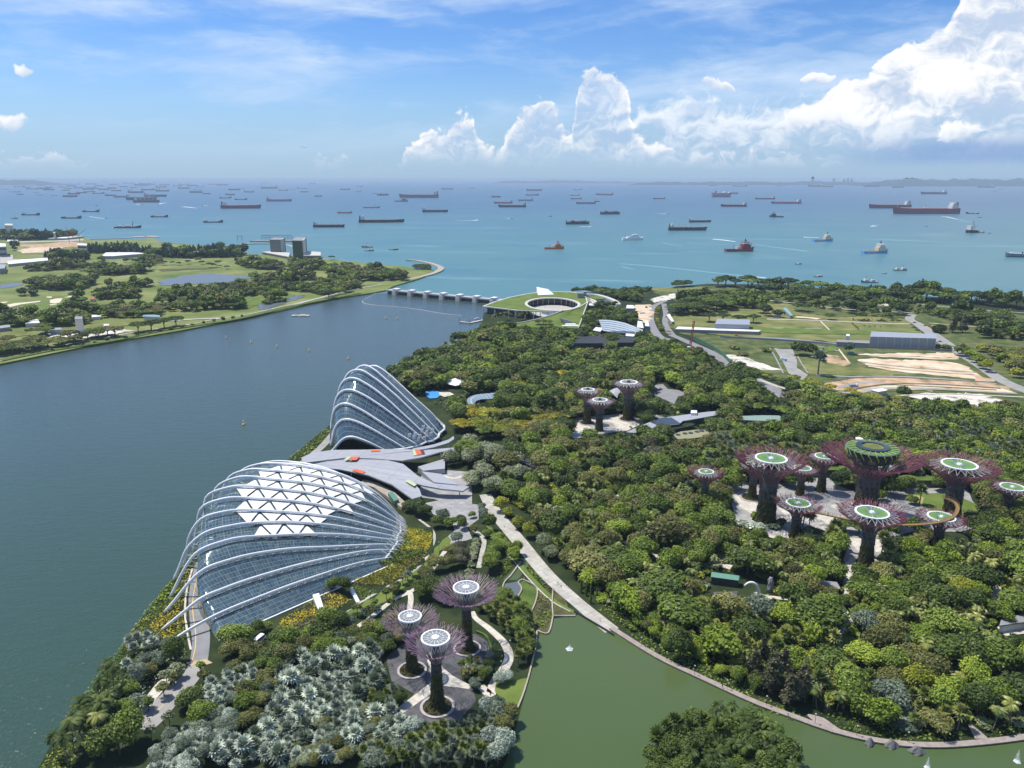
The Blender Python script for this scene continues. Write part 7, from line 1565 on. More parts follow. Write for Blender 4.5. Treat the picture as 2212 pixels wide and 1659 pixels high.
# big single trees near the lake and boardwalk
F_='between the boardwalk and the grove'
for kd,x,y,s,c in((BL,470,190,1.9,'dark green'),(BL,600,330,1.75,'green'),(LY,760,480,1.65,'bright green'),(BL,1235,365,1.75,'green'),(BL,1450,215,1.15,'green'),(BL,1160,190,1.15,'olive'),(SP,1265,195,.75,'olive'),(BL,1360,225,.6,'dark green'),(BL,1620,215,1.1,'green'),(BL,1440,130,1.1,'dark green'),(BL,1460,360,.95,'grey green'),(BL,570,470,.9,'dark green'),(BL,310,260,1.2,'bright green'),(BL,380,270,.9,'olive'),(PN,920,580,.95,'bronze'),(PN,1010,640,1.1,'bronze'),(PN,1090,690,1.1,'bronze'),(PN,960,520,.9,'bronze'),(PN,1060,590,1.0,'bronze'),(PN,1150,670,.95,'bronze'),(BL,240,150,1.2,'olive'),(BL,320,120,1.2,'green'),(BL,820,290,1.1,'olive'),(BL,940,300,1.2,'grey green'),(BL,1060,330,.95,'bright green'),(BL,1720,420,1.0,'bright green'),(BL,1600,300,.9,'green'),(BL,1700,620,.9,'lime'),(BL,1560,700,1.1,'grey green'),(BL,1850,500,1.3,'dark green'),(BL,1960,520,1.3,'dark green'),(BL,2080,560,1.2,'green'),(BL,2190,700,1.3,'dark green'),(LY,1750,160,1.0,'green'),(BL,1850,120,1.3,'dark green'),(BL,2000,150,1.3,'dark green'),(BL,1900,200,.9,'lime')):
 one(kd,'g3',x,y,s,c,F_)
for x,y in((1650,330),(1690,320),(1730,345),(1790,320),(1850,330),(1880,350),(1770,290),(1950,400),(1990,390),(2030,440),(2060,460),(2000,460),(1720,300),(1920,350)):one(CO,'g3',x,y,random.uniform(.75,.95),random.choice(['golden palm','palm green','golden palm']),'round the dark longhouse')
for x,y in((1490,1320),(1510,1300),(1540,1290),(1330,1390),(1350,1370),(1380,1380),(1250,1420),(1110,1380),(1130,1360),(1020,1370),(1500,1400),(1240,1390),(1600,1150),(1560,1180),(1640,1170),(890,1230)):one(CYP,'g1',x,y,random.uniform(.8,1.25),'dark green','in the wood beside the wide lake path')
for x,y,s in((100,155,.7),(125,170,.7),(150,160,.8),(175,185,.6),(145,205,.6)):one(CYP,'g3',x,y,s,'dark green','beside the lake railing')
for x,y,s,c in((480,1195,.55,'lime'),(535,1235,.45,'lime'),(620,1330,.5,'lime'),(705,1400,.5,'lime'),(830,1520,.6,'pale'),(870,1570,.55,'pale'),(540,200,.5,'pale'),(580,105,.4,'lime'),(2150,340,.6,'lime'),(2080,385,.6,'lime'),(1720,940,.9,'lime'),(1240,960,.7,'lime'),(430,500,.45,'lime')):one(BL,'g1',x,y,s*1.25,c,'at the edge of the wood')
for x,y in((850,1100),(950,1110),(640,720),(700,650)):one(SP,'g1',x,y,.6,'pale','in the middle wood')
# pale trees by the winged roofs
for x,y,s in((90,830,.75),(240,720,.8),(230,840,.75),(330,820,.8),(430,790,.95),(520,830,.85),(430,850,.85),(590,840,.8),(380,750,.9),(250,1000,.85),(350,970,.8),(420,1050,.8),(560,970,.9),(330,920,.7),(620,940,.7)):one(BL,'g1',x,y,s*1.3,'pale' if s<.92 else 'grey green','round the forecourt of the glasshouses')
# yellow-flowering wide trees by the taller glasshouse
for x,y,s,c in((170,560,.75,'yellow'),(270,480,.75,'yellow'),(360,480,.8,'lime'),(330,560,.85,'lime'),(430,470,.7,'lime'),(500,600,.8,'lime'),(640,570,.75,'yellow'),(770,520,.65,'yellow'),(830,540,.6,'lime'),(930,510,.75,'yellow'),(1040,340,.75,'lime'),(440,180,.7,'lime'),(600,260,.85,'lime'),(960,160,.7,'yellow'),(1250,300,.5,'yellow'),(1890,110,.85,'lime'),(620,240,.5,'yellow'),(540,560,.8,'olive'),(250,420,.5,'yellow'),(590,640,.8,'olive'),(800,570,.8,'olive')):one(SP,'g1',x,y,s*1.85,c,'beyond the taller glasshouse')
# hedge of round bushes and tree rows on the glasshouse side of the wide path
for x,y,s,c in((1250,60,.45,'grey green'),(1255,100,.45,'grey green'),(1260,140,.42,'grey green'),(1300,190,.62,'dark green'),(1290,230,.5,'green'),(1350,270,.7,'green'),(1380,310,.65,'green'),(1330,340,.7,'green'),(1310,400,.75,'green'),(1300,440,.75,'green'),(1120,150,.5,'dark green'),(1130,180,.5,'dark green'),(1200,215,.42,'olive'),(1060,340,.6,'olive'),(1100,270,.6,'grey green'),(1120,330,.6,'bronze'),(1130,370,.6,'bronze'),(1110,410,.6,'bronze'),(1050,420,.6,'olive'),(850,90,.75,'dark green'),(900,110,.75,'dark green'),(800,70,.7,'dark green'),(1010,130,.65,'grey green'),(1050,170,.6,'green'),(970,170,.6,'green'),(960,440,.65,'olive'),(900,480,.6,'olive'),(1450,380,.6,'bright green'),(1470,340,.5,'bright green'),(720,570,.5,'dark green'),(400,580,.62,'dark green'),(340,560,.6,'dark green'),(930,560,.8,'dark green'),(1000,620,.9,'dark green'),(870,610,.7,'dark green'),(1190,110,.35,'green')):one(BL,'c8',x,y,s,c,'between the wide lake path and the wider glasshouse')
for i,(x,y)in enumerate(((1212,262),(1208,285),(1203,308),(1198,330),(1193,352),(1188,374),(1180,415),(1172,455),(1165,490))):one(SH_,'c8',x,y,1.25,'pale','in the clipped bush row beside the wide lake path')
for x,y in((700,600),(660,620),(590,690),(560,720),(520,740),(480,720),(790,500),(820,470),(760,520),(600,720),(690,680)):one(YT,'c8',x,y,.95,random.choice(['olive','grey green','green']),'along the paths above the silver discs')
# bottom left: coconut palms, street trees, mixed shrubs
for x,y in((390,1500),(500,1545),(545,1400),(530,1470),(590,1360),(620,1410),(650,1320),(700,1270),(560,1310),(720,1150),(640,1240),(770,1050),(740,1310),(600,1280),(690,1390),(780,1260),(820,1060)):one(CO,'c7',x,y,random.uniform(.95,1.25),random.choice(['dark green','palm green','dark green']),'on the bay shore at the bottom left')
for x,y in((1205,1005),(1235,950),(1135,1085),(1030,1185),(1155,1000),(1410,990),(1175,1290),(1050,1390),(1390,930),(1650,960)):one(YT,'c7',x,y,random.uniform(.9,1.25),random.choice(['olive','pale','green']),'along the road in the bottom left corner')
for kd,x,y,s,c in((BL,1310,1150,.72,'dark green'),(BL,920,1420,.9,'green'),(BL,830,1480,.9,'dark green'),(BL,720,1500,.9,'dark green'),(BL,1640,720,.92,'green'),(BL,1600,800,.7,'olive'),(BL,1690,790,.6,'olive'),(BL,1800,800,.6,'olive'),(BL,1620,920,.5,'olive'),(BL,1000,870,.55,'grey green'),(BL,1090,870,.55,'grey green'),(BL,1210,850,.7,'dark green'),(BL,1180,790,.55,'grey green'),(BL,950,990,.6,'grey green'),(BL,900,1080,.6,'green'),(BL,940,1180,.65,'grey green'),(BL,880,1220,.6,'green'),(BL,1390,1270,.7,'green'),(BL,1460,1240,.55,'green'),(BL,1040,940,.5,'olive'),(BL,1780,660,.5,'dark green'),(BL,1830,630,.45,'green'),(BL,1380,1350,.6,'grey green')):one(kd,'c7',x,y,s,c,'in the bottom left corner')
for x,y in((900,740),(960,720),(1010,700),(930,790),(1060,740),(880,900),(1000,760)):one(SV,'c7',x,y,random.uniform(.6,.85),'silver','on the bank left of the dome road')
# the silver palm garden
SVP=[(0,1080),(160,1010),(330,1000),(480,960),(640,965),(690,1060),(640,1120),(620,1200),(540,1240),(500,1330),(700,1330),(760,1420),(800,1500),(640,1560),(500,1540),(400,1640),(0,1690),(-170,1640),(-330,1690),(-420,1560),(-200,1500),(-60,1400),(-20,1250)]
grow('c8',SVP,[(6,SV,(.6,1.2),['silver','silver','grey green']),(1,BL,(.3,.45),['grey green','pale','olive'])],'in the silver palm garden',k=.50,roadgap=0)
grow('c7',[(1430,1080),(1480,960),(1760,920),(1800,1010),(1600,1100),(1560,1180),(1450,1180)],[(1,SV,(.7,.95),['silver'])],'in the small silver palm patch by the road',k=.55)
grow('c7',[(1050,1576),(1150,1400),(1330,1350),(1500,1200),(1650,1150),(1640,1300),(1500,1500),(1300,1640),(1050,1640)],[(2,BL,(.30,.45),['grey green','silver']),(1,SV,(.6,.8),['silver'])],'below the silver palm garden',k=.55)
grow('c7',[(1440,1190),(1560,1180),(1780,1020),(1860,960),(2212,1060),(2000,1200),(1760,1300),(1560,1330)],[(2,BL,(.35,.6),['green','grey green','olive']),(1,SV,(.6,.9),['silver'])],'between the two silver palm patches',k=.6)
# thicket above the silver palms, below the flower slopes
TH=[(0,860),(130,880),(300,790),(440,760),(560,790),(740,800),(760,880),(660,960),(480,950),(330,990),(150,1000),(0,1070),(-180,1150),(-200,1000)]
grow('c8',TH,[(3,BL,(.5,.85),['olive','green','dark green']),(2,BL,(.4,.65),['grey green','dark green']),(1,SV,(.6,.8),['silver'])],'above the silver palm garden',k=.58)
grow('c8',[(560,1240),(640,1190),(800,1130),(830,1190),(720,1300),(560,1330)],[(1,FP,(.6,.9),['palm green','grey green']),(1,BL,(.3,.5),['dark green','grey green'])],'between the silver palms and the plaza',k=.55)
grow('c8',[(760,1400),(860,1380),(1020,1410),(1100,1370),(1200,1310),(1210,1220),(1300,1190),(1330,1210),(1400,1330),(1440,1400),(1400,1500),(1370,1660),(500,1690),(520,1560),(680,1580),(800,1530)],[(2,BL,(.45,.75),['olive','green','grey green']),(1,BL,(.5,.7),['grey green','silver']),(1,FP,(.7,.95),['palm green','grey green'])],'in front of the silver-disc plaza',k=.58)
grow('c8',[(1200,660),(1260,600),(1380,620),(1480,680),(1560,780),(1570,900),(1550,1010),(1470,1040),(1430,930),(1380,830),(1280,740)],[(2,FP,(.8,1.15),['palm green','palm green']),(1,BL,(.5,.7),['dark green','green'])],'on the lake bank beside the silver-disc trees',k=.55)
grow('c8',[(1300,970),(1320,1050),(1270,1130),(1210,1190),(1190,1160),(1250,1060),(1300,960)],[(1,BL,(.25,.42),['dark green','green','grey green'])],'along the curved cream path',k=.6,ignore=True)
grow('c8',[(1140,1000),(1230,1010),(1200,1110),(1140,1120),(1120,1060)],[(1,YT,(.5,.8),['green','olive','pale']),(1,SH_,(.6,.9),['bright green'])],'in the small planted island of the plaza',k=.6,ignore=True)
for x,y in((1380,1120),(1360,1150),(1410,1130)):one(BL,'c8',x,y,.42,'silver','on the lake lawn')
# wooded island in the foreground lake
ISL=[(x,y)for x,y in((1400,1690),(1428,1610),(1490,1570),(1570,1560),(1650,1580),(1700,1640),(1715,1700))]
o=sheet('island_ground',[W(*p)for p in ISL],LZ+.3,M_SOIL)
grow('V',[(1395,1700),(1425,1612),(1490,1572),(1570,1562),(1650,1582),(1702,1640),(1712,1700)],[(2,FP,(1.1,1.5),['dark green','palm green']),(2,BL,(.55,.8),['dark green','dark green']),(2,CO,(.75,.95),['dark green'])],'on the round lake island',k=.42,ignore=True,roadgap=0)
# strips by the water
grow('V',[(1350,1352),(1460,1412),(1610,1484),(1700,1522),(1740,1520),(1600,1455),(1450,1375),(1370,1330)],[(1,BL,(.35,.6),['green','olive','bright green']),(1,SH_,(.9,1.4),['bright green','green'])],'along the boardwalk',k=.72)
# the great right-hand garden, from the lake to the grove
GR=[(1300,1300),(1210,1200),(1140,1115),(1100,1075),(1160,1040),(1350,1040),(1480,1080),(1560,1120),(1700,1180),(1850,1240),(2000,1200),(2560,1130),(2640,1300),(2560,1500),(2330,1560),(2100,1585),(1950,1580),(1800,1545),(1650,1490),(1480,1410),(1370,1340)]
grow('V',GR,[(5,BL,(0.6,1.75),MID),(1,CO,(.8,1.0),['palm green','golden palm']),(2,BL,(0.77,1.28),['olive','green','bright green']),(2,BL,(1.02,1.66),DK),(1,LY,(0.77,1.22),['bright green','green']),(1,FP,(1.02,1.41),['palm green']),(1,SH_,(1.28,2.30),['bright green','lime','grey green'])],F_,k=.73)
grow('V',GR,[(3,SH_,(1.0,2.0),['lime','bright green','green','pale']),(2,FP,(.7,1.1),['golden palm','palm green']),(1,YT,(1.0,1.5),['bright green','pale'])],F_,k=.52)
# ring round the grove
grow('V',[(1480,1090),(1500,1030),(1560,960),(1640,930),(1900,880),(2212,900),(2600,960),(2600,1130),(2100,1190),(1900,1230),(1750,1190),(1600,1140)],[(4,FP,(1.03,1.49),['palm green','palm green','grey green']),(4,BL,(0.80,1.26),MID),(2,BL,(0.92,1.38),DK),(1,SP,(0.69,1.03),['green','olive'])],'round the grove of steel trees',k=.64)
# middle wood
MW=[(985,1000),(1130,960),(1260,950),(1400,950),(1600,930),(1700,960),(1560,1000),(1490,1060),(1430,1100),(1300,1080),(1150,1060),(1085,1070),(1040,1050),(1060,1020)]
grow('V',MW,[(5,BL,(1.01,1.62),MID),(2,BL,(1.08,1.62),DK),(1,FP,(1.22,1.62),['palm green']),(1,LY,(0.94,1.35),['green']),(1,BL,(0.94,1.35),['olive','bronze'])],'in the middle wood',k=.71)
# north wood, from the glasshouses to the green-roofed building
NW=[(835,822),(905,783),(965,754),(1008,730),(1060,715),(1150,718),(1300,725),(1420,745),(1500,770),(1570,800),(1640,830),(1720,860),(1800,890),(1700,930),(1560,940),(1400,940),(1240,950),(1120,955),(1000,940),(980,900),(920,860),(860,835)]
grow('V',NW,[(5,BL,(1.08,1.69),DK),(3,BL,(1.01,1.62),MID),(2,SP,(0.94,1.35),['green','olive','dark green']),(1,FP,(1.22,1.62),['palm green']),(1,LY,(1.08,1.49),['green','dark green'])],'in the north wood',k=.64)
# belt under the right-hand fields
EB=[(1640,820),(1740,850),(1830,880),(1960,900),(2100,925),(2600,960),(2600,1010),(2100,960),(1900,900),(1720,930),(1700,870)]
for x,y,s,c in((850,950,.7,'yellow'),(1100,960,.8,'lime'),(1250,990,.8,'yellow'),(1420,1010,.7,'lime'),(1560,1020,.8,'lime'),(1870,1090,1.0,'lime'),(2050,1070,.8,'lime'),(1960,1130,.9,'olive'),(1180,990,.7,'olive'),(1000,930,.6,'lime'),(940,900,.55,'yellow'),(640,830,.55,'lime'),(700,850,.55,'lime'),(800,870,.55,'yellow'),(540,810,.6,'lime'),(1320,970,.6,'lime')):one(SP,'z5',x,y,s*1.45,c,'under the pale rubble ground')
row(SP,'z4',[(1760,640),(1840,680),(1920,715),(2010,745),(2110,785),(2180,810)],9,(.42,.55),['lime','olive','lime'],'along the shaded road')
row(SP,'z4',[(1215,480),(1290,510),(1380,540),(1460,560)],9,(.45,.6),['lime','yellow','lime'],'along the curving road')
row(SP,'z4',[(1240,248),(1218,300),(1232,360),(1258,400)],8,(.42,.52),['lime','olive'],'on the avenue median')
for x,y,c in((1300,430,'yellow'),(1180,450,'lime'),(1320,390,'lime'),(1250,405,'lime'),(1290,260,'lime'),(1310,300,'olive'),(1330,240,'lime')):one(SP,'z4',x,y,.5,c,'along the avenue')
grow('V',EB,[(3,BL,(1.04,1.56),DK),(3,BL,(1.04,1.43),MID),(2,SP,(0.91,1.30),['lime','olive','green'])],'under the right-hand fields',k=.66)
# round the green-roofed building
grow('b1',[(1490,400),(1640,370),(1900,350),(2120,440),(2150,590),(1900,620),(1700,600),(1560,660),(1440,640)],[(2,BL,(.7,1.1),DK),(1,SH_,(1,2),['green'])],'right of the spiral building',k=.8)
grow('b1',[(1330,165),(1500,158),(1700,200),(1950,270),(2200,300),(2212,200),(1900,170),(1600,140)],[(1,BL,(.55,.85),DK)],'behind the spiral building',k=.62,ignore=True)
for x,y in((340,545),(375,545),(430,540),(455,530),(300,560),(610,540),(640,530),(670,525),(700,520),(735,510),(500,560)):one(FP,'b1',x,y,1.5,'palm green','in front of the spiral building')
for x,y in((870,600),(940,600),(1020,600)):one(YT,'b1',x,y,2.0,'olive','on the ramp lawn')
grow('b1',[(430,612),(900,640),(1400,650),(1400,680),(400,680),(130,640)],[(1,BL,(.4,.7),MID),(1,SH_,(1,2),['green','olive'])],'at the foot of the ramp lawn',k=.7)
grow('z4',[(1340,90),(1440,85),(1460,105),(1340,110)],[(1,SP,(.8,1),['dark green'])],'on the point behind the avenue',k=.6,ignore=True)
grow('z4',[(990,128),(1170,122),(1165,134),(1000,140)],[(1,SH_,(2,3),['dark green'])],'on the coast behind the spiral building',k=.6,ignore=True)
# right-hand fields: coast trees, belts, singles
CS='along the right-hand coast'
grow('z5',[(-20,112),(300,120),(480,150),(860,180),(1050,215),(1300,228),(1800,232),(2050,258),(2300,310),(2300,270),(1900,215),(1500,190),(1000,180),(700,150),(300,105),(0,100)],[(3,SP,(1.5,2.4),['dark green','dark green','green']),(2,BL,(1.4,2.1),DK)],CS,k=.62,ignore=True)
grow('z5',[(0,190),(250,150),(620,170),(960,220),(1380,240),(1700,300),(2300,360),(2300,480),(1900,480),(1890,350),(1450,305),(1250,340),(900,300),(620,250),(300,215)],[(2,SP,(.9,1.6),['dark green','green']),(2,BL,(.9,1.6),DK),(2,SH_,(1,2),['green','olive'])],'on the scrub behind the right-hand fields',k=1.15)
grow('z5',[(1450,300),(1720,320),(2300,380),(2300,500),(1900,480),(1900,400),(1560,320)],[(2,SP,(1.2,2.0),['dark green']),(1,BL,(1.2,1.9),DK)],'at the right edge of the meadow',k=.62)
for x,y in((1090,165),(1120,180),(1075,190)):one(PN,'z5',x,y,1.2,'sea pine',CS)
grow('z4',[(1350,300),(1540,300),(1800,250),(1960,260),(1920,215),(1640,185),(1480,195),(1360,245)],[(1,SP,(1.3,2.0),['dark green','dark green','green']),(1,BL,(1.2,1.8),DK)],'on the left of the meadow',k=.62)
for x,y in((1583,345),(1678,345),(1790,352),(1888,352)):one(SP,'z4',x,y,1.35,'dark green','standing alone on the meadow')
for kd,x,y,s,c in((PN,1692,442,1.15,'bronze'),(PN,1762,442,1.2,'bronze'),(BL,580,605,1.2,'dark green'),(BL,640,615,1.2,'dark green'),(FP,712,752,2.6,'grey green'),(SP,800,348,.8,'dark green'),(SP,620,290,1.0,'dark green'),(SP,560,285,1.0,'dark green'),(BL,420,330,.9,'dark green'),(BL,310,300,1.2,'dark green'),(BL,340,320,1.0,'dark green'),(SP,1020,352,.9,'dark green'),(SP,1160,355,.8,'dark green'),(SP,1260,352,.9,'dark green'),(BL,935,600,.7,'sea pine'),(BL,1330,915,.8,'dark green'),(SH_,1600,445,3.2,'dark green'),(SH_,1570,435,2.4,'dark green'),(SH_,100,560,2.4,'olive'),(SH_,160,610,2.6,'olive'),(SH_,340,580,2.2,'green'),(SH_,1640,555,2.6,'dark green'),(BL,1755,610,1.0,'dark green')):one(kd,'z5',x,y,s*1.3,c,'on the right-hand fields')
row(YT,'z5',[(950,380),(990,410),(1010,430)],6,(.5,.7),['green'],'in young rows on the meadow',.3);row(YT,'z5',[(1010,395),(1100,405),(1190,410)],6,(.4,.6),['dark green'],'in young rows on the meadow',.3)
row(BL,'z5',[(1710,575),(1790,620),(1890,690),(1970,750)],13,(.75,1.0),['bright green','lime','bright green'],'along the broad road on the right')
row(BL,'z5',[(1820,560),(1950,600),(2080,680),(2160,780)],15,(.9,1.2),['bright green','lime','olive'],'along the broad road on the right')
grow('z5',[(1950,590),(2300,600),(2300,720),(2050,690)],[(1,SP,(.9,1.2),['bright green','lime','olive'])],'along the broad road on the right',k=.7)
# golf links
GL,GP='on the golf links','behind the golf links'
gm=[(3,SP,(1.0,1.9),['dark green','green','olive']),(3,BL,(1.0,1.7),MID),(1,SH_,(1.5,2.5),['green'])];gl=[(2,SP,(1.0,1.5),['green','olive']),(1,BL,(1.0,1.4),['green','dark green'])]
for pts in([(330,960),(640,930),(1000,900),(1330,930),(1150,1020),(700,1035),(560,1005)],[(1180,830),(1500,770),(2080,740),(1980,800),(1500,825)],[(1500,1000),(1800,970),(2080,955),(2060,990),(1700,1015)],[(1280,1120),(1600,1090),(1900,1090),(1920,1140),(1400,1165)],[(0,1420),(300,1400),(490,1450),(380,1520),(0,1550)],[(560,1440),(800,1410),(1000,1390),(1250,1450),(1100,1510),(700,1550)]):grow('n1',pts,gm,GL,k=.60,roadgap=0)
for pts in([(240,1090),(500,1070),(480,1110),(290,1118)],[(760,1340),(1300,1310),(1900,1290),(1900,1320),(1300,1385),(1000,1375)],[(1900,1300),(2212,1290),(2212,1400),(1950,1400),(1400,1420),(1500,1360)],[(440,1620),(680,1600),(660,1650),(440,1690)]):grow('n1',pts,gl,GL,k=.66,roadgap=0)
pm=[(2,PN,(.9,1.9),['sea pine','sea pine','dark green']),(3,BL,(1.2,2.3),DK)]
for pts in([(-100,325),(300,345),(640,330),(1040,300),(1000,282),(500,290),(0,290)],[(1230,520),(1600,515),(2212,570),(2212,548),(1700,495),(1250,492)],[(600,600),(900,640),(1250,600),(1150,580),(900,590)],[(150,480),(235,480),(235,468),(150,468)]):grow('n1',pts,pm,GP,k=.68,ignore=True)
grow('n2',[(0,725),(300,735),(850,725),(960,682),(880,672),(300,700),(0,696)],pm,GP,k=.68,ignore=True)
for x,y in((45,812),(138,805),(207,812),(312,797),(425,775),(466,800),(556,832),(600,830),(640,812),(740,852),(1900,750),(1060,725)):one(SP,'n2',x,y,random.uniform(.8,1.3),'dark green',GL)
for pts in([(830,790),(1100,800),(1400,850),(1380,868),(1150,862),(900,830)],[(1440,868),(1830,868),(1840,835),(1700,790),(1450,800)],[(1000,1005),(1420,1008),(1400,960),(1040,965)],[(1420,985),(1700,980),(1690,930),(1450,935)],[(1840,905),(2180,895),(2150,850),(1850,870)],[(1150,1255),(1380,1215),(1400,1190),(1300,1165),(1170,1205)],[(480,1310),(930,1300),(880,1220),(480,1195)]):grow('n2',pts,gm,GL,k=.60,roadgap=0)
gq=[(3,SP,(1.0,1.8),['dark green','green','dark green']),(3,BL,(1.0,1.6),MID),(1,SH_,(1.5,2.5),['olive','green'])]
for pts in([(300,700),(700,690),(1150,690),(1180,720),(700,760),(380,770)],[(1320,700),(1180,760),(1240,800),(1440,790),(1600,740)],[(1320,640),(1700,640),(2212,660),(2212,640),(1900,610),(1500,600)],[(1040,1220),(1180,1210),(1180,1170),(1060,1160)],[(2000,690),(2110,690),(2110,640),(2010,640)]):grow('n1',pts,gq,GL,k=.8,roadgap=0)
grow('n2',[(0,1130),(400,1095),(960,1030),(1500,1040),(1700,1065),(1900,980),(2150,950),(2212,960),(2212,1060),(1900,1165),(1700,1120),(1400,1090),(960,1165),(500,1155),(0,1190)],[(3,SP,(.8,1.3),['dark green','green','dark green']),(2,BL,(.8,1.2),MID),(1,SH_,(1.5,2.5),['olive','green'])],GL,k=.66)
grow('n2',[(0,1230),(460,1190),(480,1320),(0,1327)],gl,GL,k=.7)
BR='along the bay road below the golf links'
grow('z1',[(0,1160),(300,1115),(600,1055),(720,1040),(690,1015),(300,1085),(0,1100)],[(1,SP,(1.1,1.7),['dark green','green','olive'])],BR,k=.60,roadgap=0)
for x,y in((850,1010),(930,1000),(1083,970),(1010,985)):one(SP,'z1',x,y,1.5,'dark green',BR)
row(SH_,'z1',[(700,1062),(900,1020),(1100,985),(1300,945),(1500,912)],14,(.9,1.5),['dark green','green'],BR)
row(SH_,'z1',[(60,1160),(300,1125),(560,1080),(760,1040)],13,(1.0,1.6),['dark green'],BR)
grow('z2',[(260,690),(400,670),(690,668),(690,645),(500,620),(300,660)],gm,'on the golf shore near the barrage',k=.62,roadgap=0)
grow('z2',[(740,605),(830,608),(820,590),(740,590)],[(1,SP,(.5,.8),['dark green'])],'inside the sea wall hook',k=.6)
for x,y in((270,765),(385,715)):one(SP,'z2',x,y,1.5,'dark green',BR)
# ------------------------------------------------------------------ low planting: one leafy object per bed
def leaf_bed(name,crop,pts,per_m2,h,size,colours,ignore=True,z=LZ,label=None,road=True):
 A=np.array([p[:2]for p in WQ(crop,pts)]);lo,hi=A.min(0),A.max(0);rng=np.random.default_rng(int(abs(A.sum()*13))%9999)
 n=int((hi-lo).prod()*per_m2);C=lo+(hi-lo)*rng.random((n,2));C=C[inside(C,A)]
 if road:
  for line,w in ROADS:
   L=np.array([q[:2]for q in line]);l0,l1=L.min(0)-w-4,L.max(0)+w+4;sel=((C>l0)&(C<l1)).all(1)
   if sel.any():kk=np.where(sel)[0];C=np.delete(C,kk[seg_dist(C[kk],line)<w/2+.3],0)
 if not ignore:
  for poly in KEEP:C=C[~inside(C,poly)]
 n=len(C)
 if n==0:return
 cl=.5+.25*np.sin(C[:,0]*.55+1.7*np.sin(C[:,1]*.4))+.25*np.sin(C[:,1]*.6+np.cos(C[:,0]*.33)*2)
 pos=np.c_[C,z+h*(.25+.75*cl)*rng.uniform(.3,1,n)];nrm=unit(rng.standard_normal((n,3))*.55+np.array([0,0,.8]))
 V,F=leaf_quads(pos,nrm,size,rng)
 big=.5+.5*np.sin(C[:,0]*.16+2*np.sin(C[:,1]*.11)+len(pts));q=np.clip(big*.75+rng.random(n)*.4-.08,0,.999);mi=(q*len(colours)).astype(int)
 me=quads_mesh(name,V,F,np.repeat(np.clip(.6*cl+.4*rng.random(n),0,1),4),[LM[c]for c in colours],mi)
 o=bpy.data.objects.new(name,me);COL.objects.link(o);o['kind']='stuff';o['label']=label or(name.replace('_',' ')+' of low leafy plants');o['category']='planting'
leaf_bed('flower_bed','c8',[(745,165),(800,165),(940,200),(945,300),(900,360),(760,330),(700,300),(740,240)],5.5,.9,.38,['yellow','lime','dark green','yellow'],label='yellow and dark green striped flower bed at the tip of the wider glasshouse')
leaf_bed('flower_bed','c8',[(470,440),(660,350),(760,340),(900,360),(860,420),(700,520),(600,530),(400,520)],5.5,.9,.38,['olive','yellow','lime','yellow','bronze'],label='mottled yellow and rust flower bed on the slope under the wider glasshouse')
leaf_bed('hedge_mass','c8',[(470,440),(560,390),(740,310),(900,310),(890,345),(700,400),(560,450)],4.6,2.2,.45,['dark green'],label='thick dark hedge across the flower slope by the glasshouse')
leaf_bed('flower_bed','c8',[(0,745),(220,610),(330,560),(440,620),(330,700),(200,760),(0,830)],5.5,.9,.38,['yellow','bronze','olive','yellow'],label='yellow and brown flower bed below the front panes of the wider glasshouse')
leaf_bed('hedge_mass','c8',[(430,560),(470,535),(600,560),(560,600),(490,630)],3.8,.6,.35,['green','bright green'],label='bright green clipped bed beside the slanting white entrance ramp')
leaf_bed('flower_bed','c7',[(1310,190),(1240,330),(1120,480),(1030,600),(1120,690),(1270,700),(1290,620),(1270,500),(1290,340),(1330,240)],3.2,1.1,.4,['yellow','olive','yellow','dark green'],label='yellow flowering bed between the bay bank and the dome road')
leaf_bed('bank_growth','c7',[(1235,235),(1130,330),(1010,480),(900,640),(800,770),(700,880),(620,1010),(560,1090),(600,1110),(760,900),(900,760),(1020,600),(1120,470),(1230,330)],1.8,.8,.42,['bright green','green','lime'],label='bright green growth along the sloping bay bank')
leaf_bed('bank_growth','c7',[(270,1640),(280,1540),(380,1440),(470,1400),(560,1420),(520,1500),(480,1640)],1.8,.7,.42,['bright green','lime','green'],label='bright green grass point under the leaning coconut palms')
leaf_bed('undergrowth','c7',[(560,1090),(760,900),(900,760),(1040,650),(1280,720),(1290,860),(1200,900),(1100,960),(960,1130),(880,1290),(700,1400),(560,1420),(470,1390)],1.0,2.4,.5,['dark green','green','grey green'],label='dense undergrowth behind the coconut palms on the bay shore')
leaf_bed('bank_growth','V',[(340,1300),(372,1250),(450,1150),(560,1052),(622,993),(700,928),(728,940),(690,965),(640,1000),(470,1160),(372,1300)],.8,2.2,.6,['green','dark green','bright green'],label='green shrub belt on the bay bank behind the glasshouses')
leaf_bed('lake_bank_growth','g3',[(180,240),(300,330),(430,430),(540,510),(700,590),(850,660),(960,720),(1120,770),(1180,740),(1000,660),(820,540),(640,420),(480,330),(330,250),(230,200)],1.0,1.1,.5,['bright green','green','bright green'],label='bright green creeping growth along the boardwalk')
leaf_bed('lake_bank_growth','g3',[(1230,730),(1300,780),(1400,830),(1600,860),(1900,868),(1930,830),(1700,800),(1450,770),(1300,720)],1.0,1.0,.5,['green','bright green'],label='green growth between the boardwalk and the tree fringe')
leaf_bed('lake_bank_growth','g3',[(1960,640),(2080,620),(2212,720),(2260,780),(2212,830),(2030,860),(2000,800),(1950,770)],1.2,.9,.5,['bright green','lime','green'],label='grassy bright slope at the lower right by the boardwalk')
leaf_bed('undergrowth','g3',[(1530,300),(1600,280),(1900,330),(2100,480),(2000,560),(1800,540),(1600,450)],.9,2.2,.55,['lime','bright green','green'],label='bright tropical undergrowth round the dark longhouse')
